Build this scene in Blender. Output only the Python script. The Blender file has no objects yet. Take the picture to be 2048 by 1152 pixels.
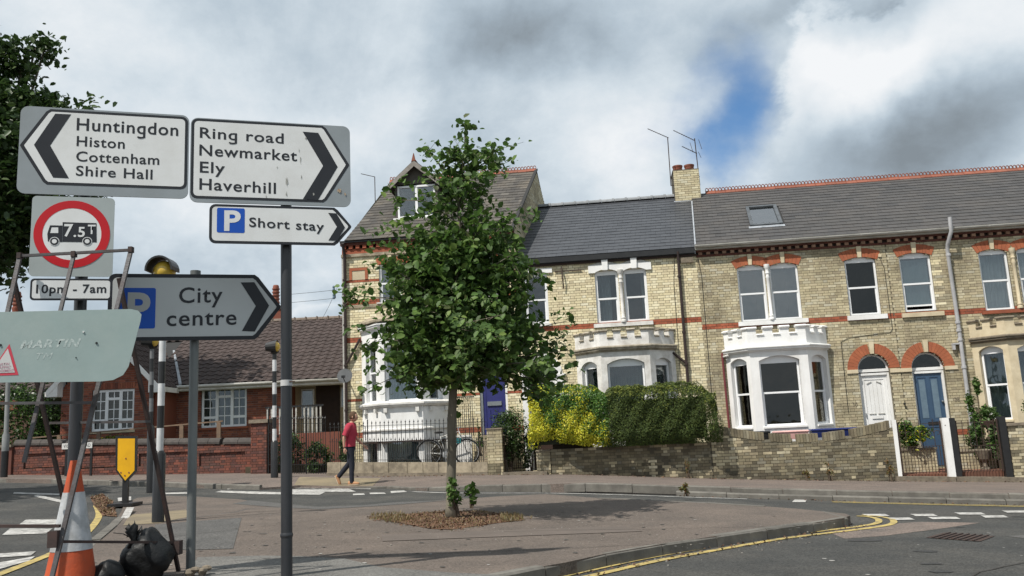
import bpy, bmesh, math, random
import numpy as np
from mathutils import Vector, Matrix
from mathutils.geometry import delaunay_2d_cdt
R = math.radians
sc = bpy.context.scene
col = sc.collection
random.seed(7)
# ------------------------------------------------------------------ camera
FPX = 1680.0                                  # focal length in pixels of a 2048 px wide picture
_up = Vector((557 - 1024.0, 9776.0, -FPX)).normalized()
_y = (Vector((0, 0, -1)) - _up * Vector((0, 0, -1)).dot(_up)).normalized()
_x = _y.cross(_up)
RC = Matrix((_x, _y, _up))                    # camera axes -> world
CAM = Vector((0, 0, 1.08))
cd = bpy.data.cameras.new('camera'); co = bpy.data.objects.new('camera', cd); col.objects.link(co)
cd.sensor_width = 36; cd.lens = 36 * FPX / 2048; cd.clip_start = 0.1; cd.clip_end = 6000
co.matrix_world = Matrix.Translation(CAM) @ RC.to_4x4()
sc.camera = co
# ------------------------------------------------------------------ light
SUN_EL, SUN_AZ = R(56), R(225)                # from the left and behind the camera
sd = bpy.data.lights.new('sun', 'SUN'); so = bpy.data.objects.new('sun', sd); col.objects.link(so)
sd.energy = 5.0; sd.angle = R(0.53); sd.color = (1, 0.95, 0.87)
sdir = Vector((math.sin(SUN_AZ) * math.cos(SUN_EL), math.cos(SUN_AZ) * math.cos(SUN_EL), math.sin(SUN_EL)))
so.rotation_euler = sdir.to_track_quat('Z', 'Y').to_euler(); so.location = (-20, -20, 30)
sc.view_settings.view_transform = 'Standard'; sc.view_settings.look = 'None'
sc.view_settings.exposure = 0.10; sc.view_settings.gamma = 1.0; sc.view_settings.use_curve_mapping = False

def ray(px, py):
    return RC @ Vector((px - 1024.0, 576.0 - py, -FPX))
def at(px, py, Y):
    """the place seen at that point of the photograph, Y metres ahead"""
    d = ray(px, py); return CAM + d * (Y / d.y)

# ------------------------------------------------------------------ sky
w = bpy.data.worlds.new('World'); sc.world = w; w.use_nodes = True
nt = w.node_tree; N = nt.nodes; L = nt.links; N.clear()
def nd(t, **k):
    n = N.new(t)
    for a, b in k.items(): setattr(n, a, b)
    return n
def mth(op, a, b=None, c=None, clamp=False):
    n = nd('ShaderNodeMath', operation=op); n.use_clamp = clamp
    for i, v in enumerate((a, b, c)):
        if v is None: continue
        if isinstance(v, (int, float)): n.inputs[i].default_value = v
        else: L.new(v, n.inputs[i])
    return n.outputs[0]
def vmth(op, a, b):
    n = nd('ShaderNodeVectorMath', operation=op)
    for i, v in enumerate((a, b)):
        if isinstance(v, (tuple, Vector)): n.inputs[i].default_value = v
        else: L.new(v, n.inputs[i])
    return n
tc = nd('ShaderNodeTexCoord'); D = tc.outputs['Generated']
sep = nd('ShaderNodeSeparateXYZ'); L.new(D, sep.inputs[0])
zz = mth('ADD', mth('MAXIMUM', sep.outputs[2], 0.0), 0.48)
cmb = nd('ShaderNodeCombineXYZ')
L.new(mth('DIVIDE', sep.outputs[0], zz), cmb.inputs[0]); L.new(mth('DIVIDE', sep.outputs[1], zz), cmb.inputs[1])
def noise(scale, detail, rough, off=(0, 0, 0), vec=None, dist=0.0):
    m = nd('ShaderNodeMapping'); m.inputs['Location'].default_value = off; L.new(vec or cmb.outputs[0], m.inputs[0])
    n = nd('ShaderNodeTexNoise'); n.inputs['Scale'].default_value = scale; n.inputs['Detail'].default_value = detail
    n.inputs['Roughness'].default_value = rough; n.inputs['Distortion'].default_value = dist; L.new(m.outputs[0], n.inputs['Vector'])
    return n.outputs['Fac']
wob = nd('ShaderNodeTexNoise'); wob.inputs['Scale'].default_value = 7; wob.inputs['Detail'].default_value = 6; L.new(D, wob.inputs['Vector'])
wv = vmth('SCALE', vmth('SUBTRACT', wob.outputs['Color'], (0.5, 0.5, 0.5)).outputs[0], (0, 0, 0)); wv.inputs['Scale'].default_value = 0.16
DW = vmth('ADD', D, wv.outputs[0]).outputs[0]
def blob(px, py, rad, amt, sy=1.0):
    """a soft patch of sky round a direction; rad in pixels"""
    c = ray(px, py).normalized(); df = vmth('SUBTRACT', DW, tuple(c))
    ms = vmth('MULTIPLY', df.outputs[0], (1, 1, 1 / sy))
    l = nd('ShaderNodeVectorMath', operation='LENGTH'); L.new(ms.outputs[0], l.inputs[0])
    mr = nd('ShaderNodeMapRange', interpolation_type='SMOOTHSTEP'); mr.inputs[1].default_value = 0; mr.inputs[2].default_value = rad / FPX
    mr.inputs[3].default_value = amt; mr.inputs[4].default_value = 0; L.new(l.outputs['Value'], mr.inputs[0]); return mr.outputs[0]
def total(*a):
    s = a[0]
    for b in a[1:]: s = mth('ADD', s, b)
    return s
# how blue: mostly overcast broken by a few holes
hole = total(mth('MULTIPLY', noise(1.6, 9, 0.62, (3.1, 1.7, 0)), .8), mth('MULTIPLY', noise(6.5, 8, 0.65, (1, 7, 0)), .28),
             blob(1450, 165, 120, 0.40, 1.3), blob(1465, 285, 120, 0.34, 1.0), blob(1425, 345, 70, 0.20, .8), blob(1330, 270, 230, 0.10, .6), blob(1180, 190, 260, .05), blob(180, 105, 60, 0.22),
             blob(690, 530, 130, 0.16, .6), blob(545, 490, 80, .14, .5), blob(1420, 60, 110, .12), blob(900, 200, 420, -0.2), blob(320, 350, 350, -0.2), blob(500, 60, 400, -.15))
hm = nd('ShaderNodeMapRange', interpolation_type='SMOOTHSTEP'); hm.inputs[1].default_value = 0.58; hm.inputs[2].default_value = 1.12; L.new(hole, hm.inputs[0])
# heaped clouds, crisp at the rim
cum = total(mth('MULTIPLY', noise(2.2, 12, 0.66, (7.3, 2.2, 0), dist=.25), .62), mth('MULTIPLY', noise(9, 8, .65, (3, 3, 0)), .10), blob(1860, 215, 430, .52, .66), blob(1700, 110, 170, .12), blob(180, 590, 230, .22, .4), blob(640, 600, 130, .16, .3), blob(760, 210, 330, .10, .5), blob(460, 330, 240, .10, .5), blob(1340, 370, 170, .12, .5), blob(1060, 60, 300, -.2))
cm = nd('ShaderNodeMapRange', interpolation_type='SMOOTHSTEP'); cm.inputs[1].default_value = 0.435; cm.inputs[2].default_value = 0.515; L.new(cum, cm.inputs[0])
fine = mth('MULTIPLY', noise(5.5, 10, 0.64, (9, 2, 0)), 0.42)
# brightness of the veil, and of the heaps: bright heads, grey bellies
lum = total(mth('MULTIPLY', noise(1.7, 10, 0.62, (0.4, 5.2, 0), dist=.4), 0.80), fine,
            blob(1540, 330, 120, 0.08), blob(1040, 80, 260, -0.22, .6), blob(1300, 330, 190, 0.10), blob(480, 360, 300, .10), blob(820, 40, 160, .05), blob(560, 130, 200, -0.05), blob(650, 545, 80, .10),
            blob(200, 560, 200, -0.10, .6), blob(1200, 240, 260, .10, .7), blob(100, 60, 260, .06), blob(700, 230, 240, .08), blob(1750, 15, 420, -.26, .22), blob(1950, 40, 200, -.05))
hl = total(0.50, mth('MULTIPLY', fine, .75), mth('MULTIPLY', noise(2.6, 8, .6, (2, 9, 1)), .18), blob(1840, 290, 430, -.46, .36), blob(1760, 130, 260, .10, .5), blob(1620, 300, 130, .05), blob(1690, 120, 170, .10), blob(2010, 190, 200, -.08, .6), blob(180, 590, 230, -.26, .4), blob(640, 620, 130, -.22, .3), blob(1750, 10, 420, -.22, .22))
lt2 = nd('ShaderNodeMix', data_type='FLOAT'); L.new(cm.outputs[0], lt2.inputs[0]); L.new(lum, lt2.inputs[2]); L.new(hl, lt2.inputs[3])
cr = nd('ShaderNodeValToRGB'); L.new(lt2.outputs[0], cr.inputs[0]); e = cr.color_ramp.elements
e[0].position = 0.26; e[0].color = (0.235, 0.275, 0.31, 1); e[1].position = 0.86; e[1].color = (0.88, 0.90, 0.92, 1)
for p_, c_ in ((0.40, (0.35, 0.42, 0.485, 1)), (0.53, (0.475, 0.56, 0.635, 1)), (0.66, (0.64, 0.715, 0.775, 1))):
    q = e.new(p_); q.color = c_
hmf = mth('MULTIPLY', hm.outputs[0], mth('SUBTRACT', 1.0, mth('MULTIPLY', cm.outputs[0], .93)))
sky = nd('ShaderNodeTexSky', sky_type='NISHITA'); sky.sun_disc = False; sky.sun_elevation = SUN_EL; sky.sun_rotation = SUN_AZ; sky.ozone_density = 2.2; sky.air_density = 1.0; sky.dust_density = 0.4
hs_ = nd('ShaderNodeHueSaturation'); hs_.inputs['Saturation'].default_value = 1.2; L.new(sky.outputs[0], hs_.inputs['Color'])
bs = nd('ShaderNodeBackground'); L.new(hs_.outputs[0], bs.inputs[0]); bs.inputs[1].default_value = 0.125
bc = nd('ShaderNodeBackground'); L.new(cr.outputs[0], bc.inputs[0]); bc.inputs[1].default_value = 0.96
mx = nd('ShaderNodeMixShader'); L.new(hmf, mx.inputs[0]); L.new(bc.outputs[0], mx.inputs[1]); L.new(bs.outputs[0], mx.inputs[2])
wo = nd('ShaderNodeOutputWorld'); L.new(mx.outputs[0], wo.inputs[0])
try: w.cycles.sampling_method = 'MANUAL'; w.cycles.sample_map_resolution = 512
except Exception: pass

# ------------------------------------------------------------------ height of the road surface
_gp = [(640,948,23.6,1),(1110,948,22.3,1),(1400,957,21.7,1),(1790,963,21.1,1),(2040,965,20.8,1),(1110,970,17.1,2),(1580,979,15.8,2),(2040,989,14.8,2),
 (1110,981,17.0,0),(1580,998,15.7,0),(2040,1009,14.7,0),(700,967,20.4,1),(548,955,22.0,1),(300,948,26.0,1),(20,948,27.2,1),(318,1045,11.4,1),(385,1145,6.6,1),
 (903,1035,11.0,1),(1700,1035,10.9,1),(1005,1150,6.6,1),(2000,1150,7.1,0),(100,1180,6.0,1),(1400,1075,9.0,1)]
_P = np.array([tuple(at(*p[:3])) for p in _gp]); _Z = _P[:, 2] - np.array([(0, .11, .18)[p[3]] for p in _gp]); _X = _P[:, :2]
def _K(r2): return .5 * r2 * np.log(r2 + 1e-9)
_n = len(_X); _D = ((_X[:, None] - _X[None]) ** 2).sum(-1); _Q = np.c_[np.ones(_n), _X]
_w = np.linalg.solve(np.block([[_K(_D) + .6 * np.eye(_n), _Q], [_Q.T, np.zeros((3, 3))]]), np.r_[_Z, 0, 0, 0])
def H(x, y):
    x = min(max(x, -22), 16); y = min(max(y, 3), 32)
    return float(_K(((_X - (x, y)) ** 2).sum(1)) @ _w[:_n] + _w[_n] + _w[_n + 1] * x + _w[_n + 2] * y)
def G(px, py, up=0.0):
    """the point of the ground (up metres above the road surface) seen there"""
    d = ray(px, py); z = 0.0
    for _ in range(25):
        t = (z - CAM.z) / d.z; p = CAM + d * t; z = .5 * z + .5 * (H(p.x, p.y) + up)
    return Vector((p.x, p.y, H(p.x, p.y) + up))

# ------------------------------------------------------------------ mesh helpers
WM = {}
I4 = Matrix.Identity(4)
class MB:
    def __init__(s, M=I4): s.M = M; s.v = []; s.f = []; s.r = []
    def face(s, pts, r=None):
        i = len(s.v); s.v += [Vector(p) for p in pts]; s.f.append(tuple(range(i, i + len(pts)))); s.r.append(random.random() if r is None else r)
    def hexa(s, p, r=None, skip=()):
        """p: 8 corners, bottom ring then top ring (x0y0,x1y0,x1y1,x0y1)"""
        if r is None: r = random.random()
        i = len(s.v); s.v += [Vector(q) for q in p]
        for k, q in enumerate(((0, 3, 2, 1), (4, 5, 6, 7), (0, 1, 5, 4), (1, 2, 6, 5), (2, 3, 7, 6), (3, 0, 4, 7))):
            if k in skip: continue
            s.f.append(tuple(i + j for j in q)); s.r.append(r)
        return s
    def box(s, x0, x1, y0, y1, z0, z1, r=None, skip=()):
        return s.hexa([(x0, y0, z0), (x1, y0, z0), (x1, y1, z0), (x0, y1, z0), (x0, y0, z1), (x1, y0, z1), (x1, y1, z1), (x0, y1, z1)], r, skip)
    def bar(s, a, b, w, h=None, up=(0, 0, 1)):
        """square bar from a to b"""
        a = Vector(a); b = Vector(b); h = h or w; d = (b - a).normalized(); u = Vector(up)
        if abs(d.dot(u)) > .95: u = Vector((0, 1, 0))
        sx = d.cross(u).normalized() * w / 2; sy = sx.cross(d).normalized() * h / 2
        return s.hexa([a - sx - sy, a + sx - sy, b + sx - sy, b - sx - sy, a - sx + sy, a + sx + sy, b + sx + sy, b - sx + sy])
    def tube(s, pts, rad, n=8, caps=True, r=None):
        pts = [Vector(p) for p in pts]; rad = rad if isinstance(rad, (list, tuple)) else [rad] * len(pts)
        if r is None: r = random.random()
        i0 = len(s.v); prev = None
        for k, p in enumerate(pts):
            d = (pts[min(k + 1, len(pts) - 1)] - pts[max(k - 1, 0)]).normalized()
            if prev is None: a = d.orthogonal().normalized()
            else: a = (prev - d * prev.dot(d)).normalized()
            prev = a; b = d.cross(a)
            for j in range(n):
                t = 2 * math.pi * j / n; s.v.append(p + (a * math.cos(t) + b * math.sin(t)) * rad[k])
        for k in range(len(pts) - 1):
            for j in range(n):
                j2 = (j + 1) % n; s.f.append((i0 + k * n + j, i0 + k * n + j2, i0 + (k + 1) * n + j2, i0 + (k + 1) * n + j)); s.r.append(r)
        if caps:
            s.f.append(tuple(i0 + j for j in range(n))[::-1]); s.r.append(r)
            s.f.append(tuple(i0 + (len(pts) - 1) * n + j for j in range(n))); s.r.append(r)
        return s
    def lathe(s, c, prof, n=12, axis=(0, 0, 1)):
        """prof: (radius, height) pairs"""
        c = Vector(c); a = Vector(axis).normalized()
        return s.tube([c + a * h for _, h in prof], [max(q, .0005) for q, _ in prof], n)
    def prism(s, pts, d, r=None):
        """flat outline pts (3D) pushed along d"""
        d = Vector(d); n = len(pts); i = len(s.v); pts = [Vector(p) for p in pts]
        if r is None: r = random.random()
        s.v += pts + [p + d for p in pts]
        s.f.append(tuple(range(i, i + n))); s.f.append(tuple(range(i + n, i + 2 * n))[::-1]); s.r += [r, r]
        for k in range(n):
            k2 = (k + 1) % n; s.f.append((i + k2, i + k, i + n + k, i + n + k2)); s.r.append(r)
        return s
    def ell(s, c, rx, ry, rz, n=12, m=8):
        c = Vector(c)
        i0 = len(s.v); r = random.random()
        for a in range(m + 1):
            t = math.pi * a / m
            for j in range(n):
                p = 2 * math.pi * j / n; s.v.append(c + Vector((rx * math.sin(t) * math.cos(p), ry * math.sin(t) * math.sin(p), rz * math.cos(t))))
        for a in range(m):
            for j in range(n):
                j2 = (j + 1) % n; s.f.append((i0 + a * n + j, i0 + (a + 1) * n + j, i0 + (a + 1) * n + j2, i0 + a * n + j2)); s.r.append(r)
        return s
    def mesh(s, name, mat, parent=None, smooth=False, fix=True):
        T = s.M if parent is None else WM[parent.name].inverted() @ s.M
        me = bpy.data.meshes.new(name); me.from_pydata([T @ v for v in s.v], [], s.f)
        a = me.attributes.new('rnd', 'FLOAT', 'FACE'); a.data.foreach_set('value', s.r)
        if fix:
            bm = bmesh.new(); bm.from_mesh(me); bmesh.ops.recalc_face_normals(bm, faces=bm.faces); bm.to_mesh(me); bm.free()
        if smooth: me.shade_smooth() if smooth is True else me.set_sharp_from_angle(angle=R(smooth)) or me.shade_smooth()
        if smooth and smooth is not True:
            me.set_sharp_from_angle(angle=R(smooth))
        me.materials.append(mat); return me
    def build(s, name, mat, parent=None, smooth=False, fix=True, kind=None):
        o = bpy.data.objects.new(name, s.mesh(name, mat, parent, smooth, fix)); col.objects.link(o)
        if parent is not None: o.parent = parent; WM[o.name] = WM[parent.name]
        else: WM[o.name] = I4
        if kind: o['kind'] = kind
        return o
def thing(name, label, cat, loc=(0, 0, 0), M=I4, group=None):
    """an Empty at the foot of a thing; loc in the frame M"""
    o = bpy.data.objects.new(name, None); col.objects.link(o); m = Matrix.Translation(M @ Vector(loc)) @ M.to_3x3().to_4x4()
    o.matrix_world = m; o.location = m.translation; o.rotation_euler = m.to_euler(); WM[o.name] = m; o['label'] = label; o['category'] = cat
    if group: o['group'] = group
    o.empty_display_size = .2
    return o
def tag(o, label, cat, group=None):
    o['label'] = label; o['category'] = cat
    if group: o['group'] = group
    return o
def piece(me, name, parent, p, M=I4):
    """one more object sharing me, standing at p of frame M"""
    o = bpy.data.objects.new(name, me); col.objects.link(o); o.parent = parent; o.location = WM[parent.name].inverted() @ (M @ Vector(p)); return o

# ------------------------------------------------------------------ materials
_mats = {}
def mat(name, c1, c2=None, scale=6.0, rough=0.8, bump=0.0, bscale=40.0, var=0.0, spec=0.3, metal=0.0, dirt=None, dscale=0.7, damt=0.5, stretch=None, detail=8, low=.35, high=.65, rndc=None, trans=0.0, coat=0.0):
    """procedural surface: noise blend of two colours, per-piece variation, shaped dirt, fine bump"""
    if name in _mats: return _mats[name]
    m = bpy.data.materials.new(name); _mats[name] = m; m.use_nodes = True; t = m.node_tree; n = t.nodes; l = t.links
    b = n['Principled BSDF']; b.inputs['Roughness'].default_value = rough; b.inputs['Metallic'].default_value = metal
    b.inputs['Specular IOR Level'].default_value = spec; b.inputs['Coat Weight'].default_value = coat
    geo = n.new('ShaderNodeNewGeometry'); mp = n.new('ShaderNodeMapping'); l.new(geo.outputs['Position'], mp.inputs[0])
    if stretch: mp.inputs['Scale'].default_value = stretch
    def ns(s, d=detail, rg=.6, off=0):
        q = n.new('ShaderNodeTexNoise'); q.inputs['Scale'].default_value = s; q.inputs['Detail'].default_value = d; q.inputs['Roughness'].default_value = rg
        l.new(mp.outputs[0], q.inputs['Vector']); return q.outputs['Fac']
    def mr(x, a, bb, lo=0., hi=1.):
        q = n.new('ShaderNodeMapRange'); q.inputs[1].default_value = a; q.inputs[2].default_value = bb; q.inputs[3].default_value = lo; q.inputs[4].default_value = hi; l.new(x, q.inputs[0]); return q.outputs[0]
    def mix(f, a, bb, mode='MIX'):
        q = n.new('ShaderNodeMix'); q.data_type = 'RGBA'; q.blend_type = mode
        if isinstance(f, float): q.inputs[0].default_value = f
        else: l.new(f, q.inputs[0])
        for i, v in ((6, a), (7, bb)):
            if isinstance(v, tuple): q.inputs[i].default_value = (*v, 1)
            else: l.new(v, q.inputs[i])
        return q.outputs[2]
    c = mix(mr(ns(scale), low, high), c1, c2 or c1)
    if rndc or var:
        at_ = n.new('ShaderNodeAttribute'); at_.attribute_name = 'rnd'; oi = n.new('ShaderNodeObjectInfo')
        ad = n.new('ShaderNodeMath'); ad.operation = 'ADD'; l.new(at_.outputs['Fac'], ad.inputs[0]); l.new(oi.outputs['Random'], ad.inputs[1])
        fr = n.new('ShaderNodeMath'); fr.operation = 'FRACT'; l.new(ad.outputs[0], fr.inputs[0]); rv = fr.outputs[0]
        if rndc:
            rp = n.new('ShaderNodeValToRGB'); rp.color_ramp.interpolation = 'CONSTANT'; e = rp.color_ramp.elements
            e[0].position = 0; e[0].color = (*rndc[0][1], 1); e[1].position = rndc[1][0]; e[1].color = (*rndc[1][1], 1)
            for p, cc in rndc[2:]: q = e.new(p); q.color = (*cc, 1)
            l.new(rv, rp.inputs[0]); c = mix(.75, c, rp.outputs[0])
        if var:
            hs = n.new('ShaderNodeHueSaturation'); l.new(c, hs.inputs['Color'])
            m7 = n.new('ShaderNodeMath'); m7.operation = 'MULTIPLY'; m7.inputs[1].default_value = 7.31; l.new(rv, m7.inputs[0]); f7 = n.new('ShaderNodeMath'); f7.operation = 'FRACT'; l.new(m7.outputs[0], f7.inputs[0])
            l.new(mr(f7.outputs[0], 0, 1, 1 - var, 1 + var), hs.inputs['Value']); c = hs.outputs[0]
    if dirt:
        f = n.new('ShaderNodeMath'); f.operation = 'MULTIPLY'; f.inputs[1].default_value = damt; l.new(mr(ns(dscale, 10, .68), .45, .68), f.inputs[0]); c = mix(f.outputs[0], c, dirt)
    l.new(c, b.inputs['Base Color'])
    if bump:
        bp = n.new('ShaderNodeBump'); bp.inputs['Strength'].default_value = bump; bp.inputs['Distance'].default_value = .01; l.new(ns(bscale, 4), bp.inputs['Height']); l.new(bp.outputs[0], b.inputs['Normal'])
    if trans:
        tr = n.new('ShaderNodeBsdfTranslucent'); l.new(mix(.5, c, tuple(min(1, q * 2.2) for q in (c2 or c1))), tr.inputs[0]); ms = n.new('ShaderNodeMixShader'); ms.inputs[0].default_value = trans
        l.new(b.outputs[0], ms.inputs[1]); l.new(tr.outputs[0], ms.inputs[2]); l.new(ms.outputs[0], n['Material Output'].inputs[0])
    return m
def glass(name, tint=(.75, .8, .8), fres=.12):
    if name in _mats: return _mats[name]
    m = bpy.data.materials.new(name); _mats[name] = m; m.use_nodes = True; t = m.node_tree; n = t.nodes; l = t.links; n.clear()
    o = n.new('ShaderNodeOutputMaterial'); g = n.new('ShaderNodeBsdfGlossy'); g.inputs['Roughness'].default_value = .02
    geo = n.new('ShaderNodeNewGeometry'); q = n.new('ShaderNodeTexNoise'); q.inputs['Scale'].default_value = 1.6; l.new(geo.outputs['Position'], q.inputs['Vector'])
    bp = n.new('ShaderNodeBump'); bp.inputs['Strength'].default_value = .25; bp.inputs['Distance'].default_value = .02; l.new(q.outputs['Fac'], bp.inputs['Height']); l.new(bp.outputs[0], g.inputs['Normal'])
    tr = n.new('ShaderNodeBsdfTransparent'); tr.inputs[0].default_value = (*tint, 1); lw = n.new('ShaderNodeLayerWeight'); lw.inputs[0].default_value = .45
    ad = n.new('ShaderNodeMath'); ad.operation = 'MULTIPLY_ADD'; ad.inputs[1].default_value = .7; ad.inputs[2].default_value = fres; ad.use_clamp = True; l.new(lw.outputs['Fresnel'], ad.inputs[0])
    ms = n.new('ShaderNodeMixShader'); l.new(ad.outputs[0], ms.inputs[0]); l.new(tr.outputs[0], ms.inputs[1]); l.new(g.outputs[0], ms.inputs[2]); l.new(ms.outputs[0], o.inputs[0]); return m

YB = [(0, (.62, .55, .37)), (.22, (.53, .46, .30)), (.42, (.68, .62, .45)), (.60, (.47, .40, .27)), (.76, (.57, .49, .33)), (.90, (.36, .31, .22)), (.96, (.70, .66, .52))]
def dk(l, k): return [(p, tuple(c * k for c in q)) for p, q in l]
M_ = dict(
 yb=mat('gault_brick_clean', (.60, .54, .34), (.52, .46, .28), 9, .9, .25, 60, .10, rndc=YB, dirt=(.30, .26, .18), dscale=.9, damt=.30),
 yb2=mat('gault_brick_aged', (.50, .43, .28), (.38, .325, .21), 9, .92, .35, 60, .14, rndc=dk(YB, .80), dirt=(.14, .118, .08), dscale=.75, damt=.75),
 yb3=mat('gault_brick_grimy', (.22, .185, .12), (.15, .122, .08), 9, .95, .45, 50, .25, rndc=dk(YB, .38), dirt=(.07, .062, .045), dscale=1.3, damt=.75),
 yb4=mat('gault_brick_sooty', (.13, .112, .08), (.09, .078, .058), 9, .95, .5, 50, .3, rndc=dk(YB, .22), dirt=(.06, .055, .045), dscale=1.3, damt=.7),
 yb1=mat('gault_brick_creamy', (.74, .67, .44), (.64, .57, .36), 9, .9, .25, 60, .08, rndc=dk(YB, 1.18), dirt=(.36, .31, .20), dscale=1.0, damt=.25),
 mo=mat('lime_mortar', (.20, .175, .125), (.13, .115, .08), 12, .95, .3, 80),
 mod=mat('dark_mortar', (.13, .115, .085), (.08, .07, .055), 12, .95, .3, 80),
 rb=mat('red_band_brick', (.36, .105, .055), (.26, .08, .045), 8, .88, .2, 60, .18, dirt=(.16, .06, .04), dscale=1.2, damt=.4),
 rub=mat('red_rubber_brick', (.38, .125, .06), (.31, .095, .048), 5, .85, .15, 60, .08, dirt=(.2, .08, .05), dscale=1.6, damt=.3),
 bb=mat('bungalow_red_brick', (.25, .085, .05), (.18, .065, .045), 8, .9, .2, 60, .2, rndc=[(0, (.26, .085, .052)), (.3, (.20, .07, .048)), (.55, (.30, .11, .065)), (.8, (.15, .058, .046))]),
 gb=mat('old_red_brick', (.15, .058, .042), (.10, .045, .038), 6, .92, .4, 50, .25, rndc=[(0, (.15, .058, .043)), (.35, (.105, .048, .042)), (.6, (.20, .068, .045)), (.85, (.085, .048, .045))], dirt=(.09, .06, .05), dscale=.8, damt=.6),
 bmo=mat('grey_mortar', (.30, .26, .22), (.22, .19, .16), 12, .95),
 white=mat('white_paint', (.80, .80, .79), (.75, .75, .74), 3, .6, .12, 30, 0, .4, dirt=(.46, .44, .40), dscale=1.8, damt=.4, stretch=(1, 1, .45)),
 white2=mat('weathered_white_paint', (.74, .73, .71), (.62, .61, .58), 4, .7, .2, 30, 0, .3, dirt=(.33, .30, .26), dscale=2.4, damt=.6),
 pvc=mat('white_window_frame', (.80, .81, .82), (.76, .77, .78), 3, .35, 0, 30, 0, .5),
 cream=mat('cream_stone', (.60, .52, .37), (.52, .44, .30), 5, .85, .2, 40, .06, dirt=(.32, .27, .19), dscale=1.4, damt=.4),
 stone=mat('weathered_stone', (.40, .34, .25), (.26, .22, .16), 6, .92, .4, 30, .08, dirt=(.13, .11, .085), dscale=1.5, damt=.65),
 cap=mat('dirty_stone_capping', (.22, .185, .14), (.13, .11, .085), 9, .95, .5, 30, .1),
 slate=mat('old_slate', (.062, .059, .058), (.050, .048, .048), 3, .62, .2, 30, .10, .4, dirt=(.088, .078, .070), dscale=.8, damt=.55, rndc=[(0, (.060, .057, .055)), (.4, (.066, .062, .060)), (.7, (.054, .052, .052)), (.96, (.085, .08, .075))]),
 slateL=mat('lichened_slate', (.082, .075, .068), (.058, .054, .05), 3, .75, .3, 30, .18, .3, dirt=(.20, .17, .13), dscale=1.2, damt=.5, rndc=[(0, (.074, .068, .062)), (.4, (.084, .077, .068)), (.7, (.064, .06, .056)), (.94, (.11, .102, .09))]),
 slateM=mat('newer_blue_slate', (.052, .055, .062), (.043, .046, .053), 3, .5, .12, 30, .10, .45, dirt=(.085, .09, .1), dscale=.8, damt=.3),
 under=mat('roof_underlay', (.03, .03, .03)), lead=mat('lead_flashing', (.35, .37, .40), (.22, .24, .26), 6, .5, .2, 20),
 tile=mat('red_path_tile', (.20, .085, .055), (.15, .065, .045), 3, .8, .1, 30, 0, dirt=(.10, .07, .05), dscale=2, damt=.6),
 mossy=mat('mossy_capping', (.42, .38, .31), (.24, .21, .16), 9, .9, .4, 30, .1, dirt=(.14, .12, .09), dscale=3, damt=.7),
 terra=mat('terracotta', (.27, .095, .06), (.20, .07, .048), 7, .8, .2, 40, .15, dirt=(.2, .11, .08), dscale=2.2, damt=.4),
 ridge=mat('grey_ridge_tile', (.25, .26, .27), (.18, .19, .20), 7, .8, .2, 40, .1),
 bdark=mat('dark_brown_timber', (.05, .028, .02), (.035, .02, .015), 5, .6), black=mat('black_paint', (.012, .012, .013), (.02, .02, .02), 5, .4, 0, 30, 0, .5),
 iron=mat('rusted_iron', (.028, .022, .02), (.06, .032, .022), 25, .65, .3, 60, 0, .4), pipe=mat('grey_plastic_pipe', (.42, .42, .43), (.34, .34, .35), 4, .45),
 dpipe=mat('brown_iron_pipe', (.045, .03, .027), (.03, .022, .02), 5, .5), dark=mat('dark_room', (.10, .085, .07), (.05, .045, .04), 1.2, .95),
 curtain=mat('pale_curtain', (.66, .68, .70), (.45, .48, .50), 3, .9, .2, 10, stretch=(14, 14, .8)), gcurt=mat('green_grey_curtain', (.36, .40, .36), (.2, .24, .22), 3, .9, .2, 10, stretch=(12, 12, .6)),
 blind=mat('pale_blue_blind', (.42, .50, .53), (.36, .45, .49), 3, .8), gutter=mat('grey_gutter', (.52, .51, .48), (.34, .33, .30), 3, .5, stretch=(1, 1, 6)),
 bdoor=mat('slate_blue_paint', (.042, .082, .145), (.038, .074, .13), 3, .4, .05, 30, 0, .5), vdoor=mat('violet_blue_paint', (.032, .036, .15), (.027, .03, .12), 3, .4), frost=mat('frosted_glass', (.14, .20, .25), (.11, .16, .21), 6, .25),
 glassk=glass('dark_window_glass', (.55, .55, .5), .0), glass=glass('window_glass'), glassd=glass('dim_window_glass', (.6, .65, .66), .05), steel=mat('brushed_steel', (.5, .5, .5), (.4, .4, .4), 6, .3, metal=1.0),
 yellow=mat('yellow_plate', (.70, .38, .01), (.62, .33, .01), 5, .45, 0), bunga=mat('brown_concrete_tile', (.070, .052, .048), (.052, .04, .037), 5, .85, .2, 40, .12),
)
# ------------------------------------------------------------------ building helpers
YAW = R(6)
O0 = Vector((5.315, 23.603, 0))               # foot of the party wall between the second and the third house
FM = Matrix.Translation(O0) @ Matrix.Rotation(-YAW, 4, 'Z')   # x along the terrace, y into the houses, z up
SH = 0.12                                      # the party walls run back slightly askew
def seg(u0, u1, z0, z1, rise=0.0):
    """opening: z -> (a, b) or None; z1 is the top of the straight part, rise the height of its curved head"""
    hw = (u1 - u0) / 2; c = (u0 + u1) / 2
    r = (hw * hw + rise * rise) / (2 * rise) if rise > 0 else 0
    def f(z):
        if z < z0: return None
        if z <= z1: return (u0, u1)
        if z > z1 + rise or not rise: return None
        q = r * r - (z - (z1 + rise - r)) ** 2
        if q <= 0: return None
        q = min(math.sqrt(q), hw); return (c - q, c + q)
    f.d = (u0, u1, z0, z1, rise); return f
def cut(a, b, ops, z):
    iv = [(a, b)]
    for f in ops:
        q = f(z)
        if not q: continue
        nx = []
        for (s, e) in iv:
            if q[1] <= s or q[0] >= e: nx.append((s, e)); continue
            if q[0] > s: nx.append((s, q[0]))
            if q[1] < e: nx.append((q[1], e))
        iv = nx
    return iv
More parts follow.
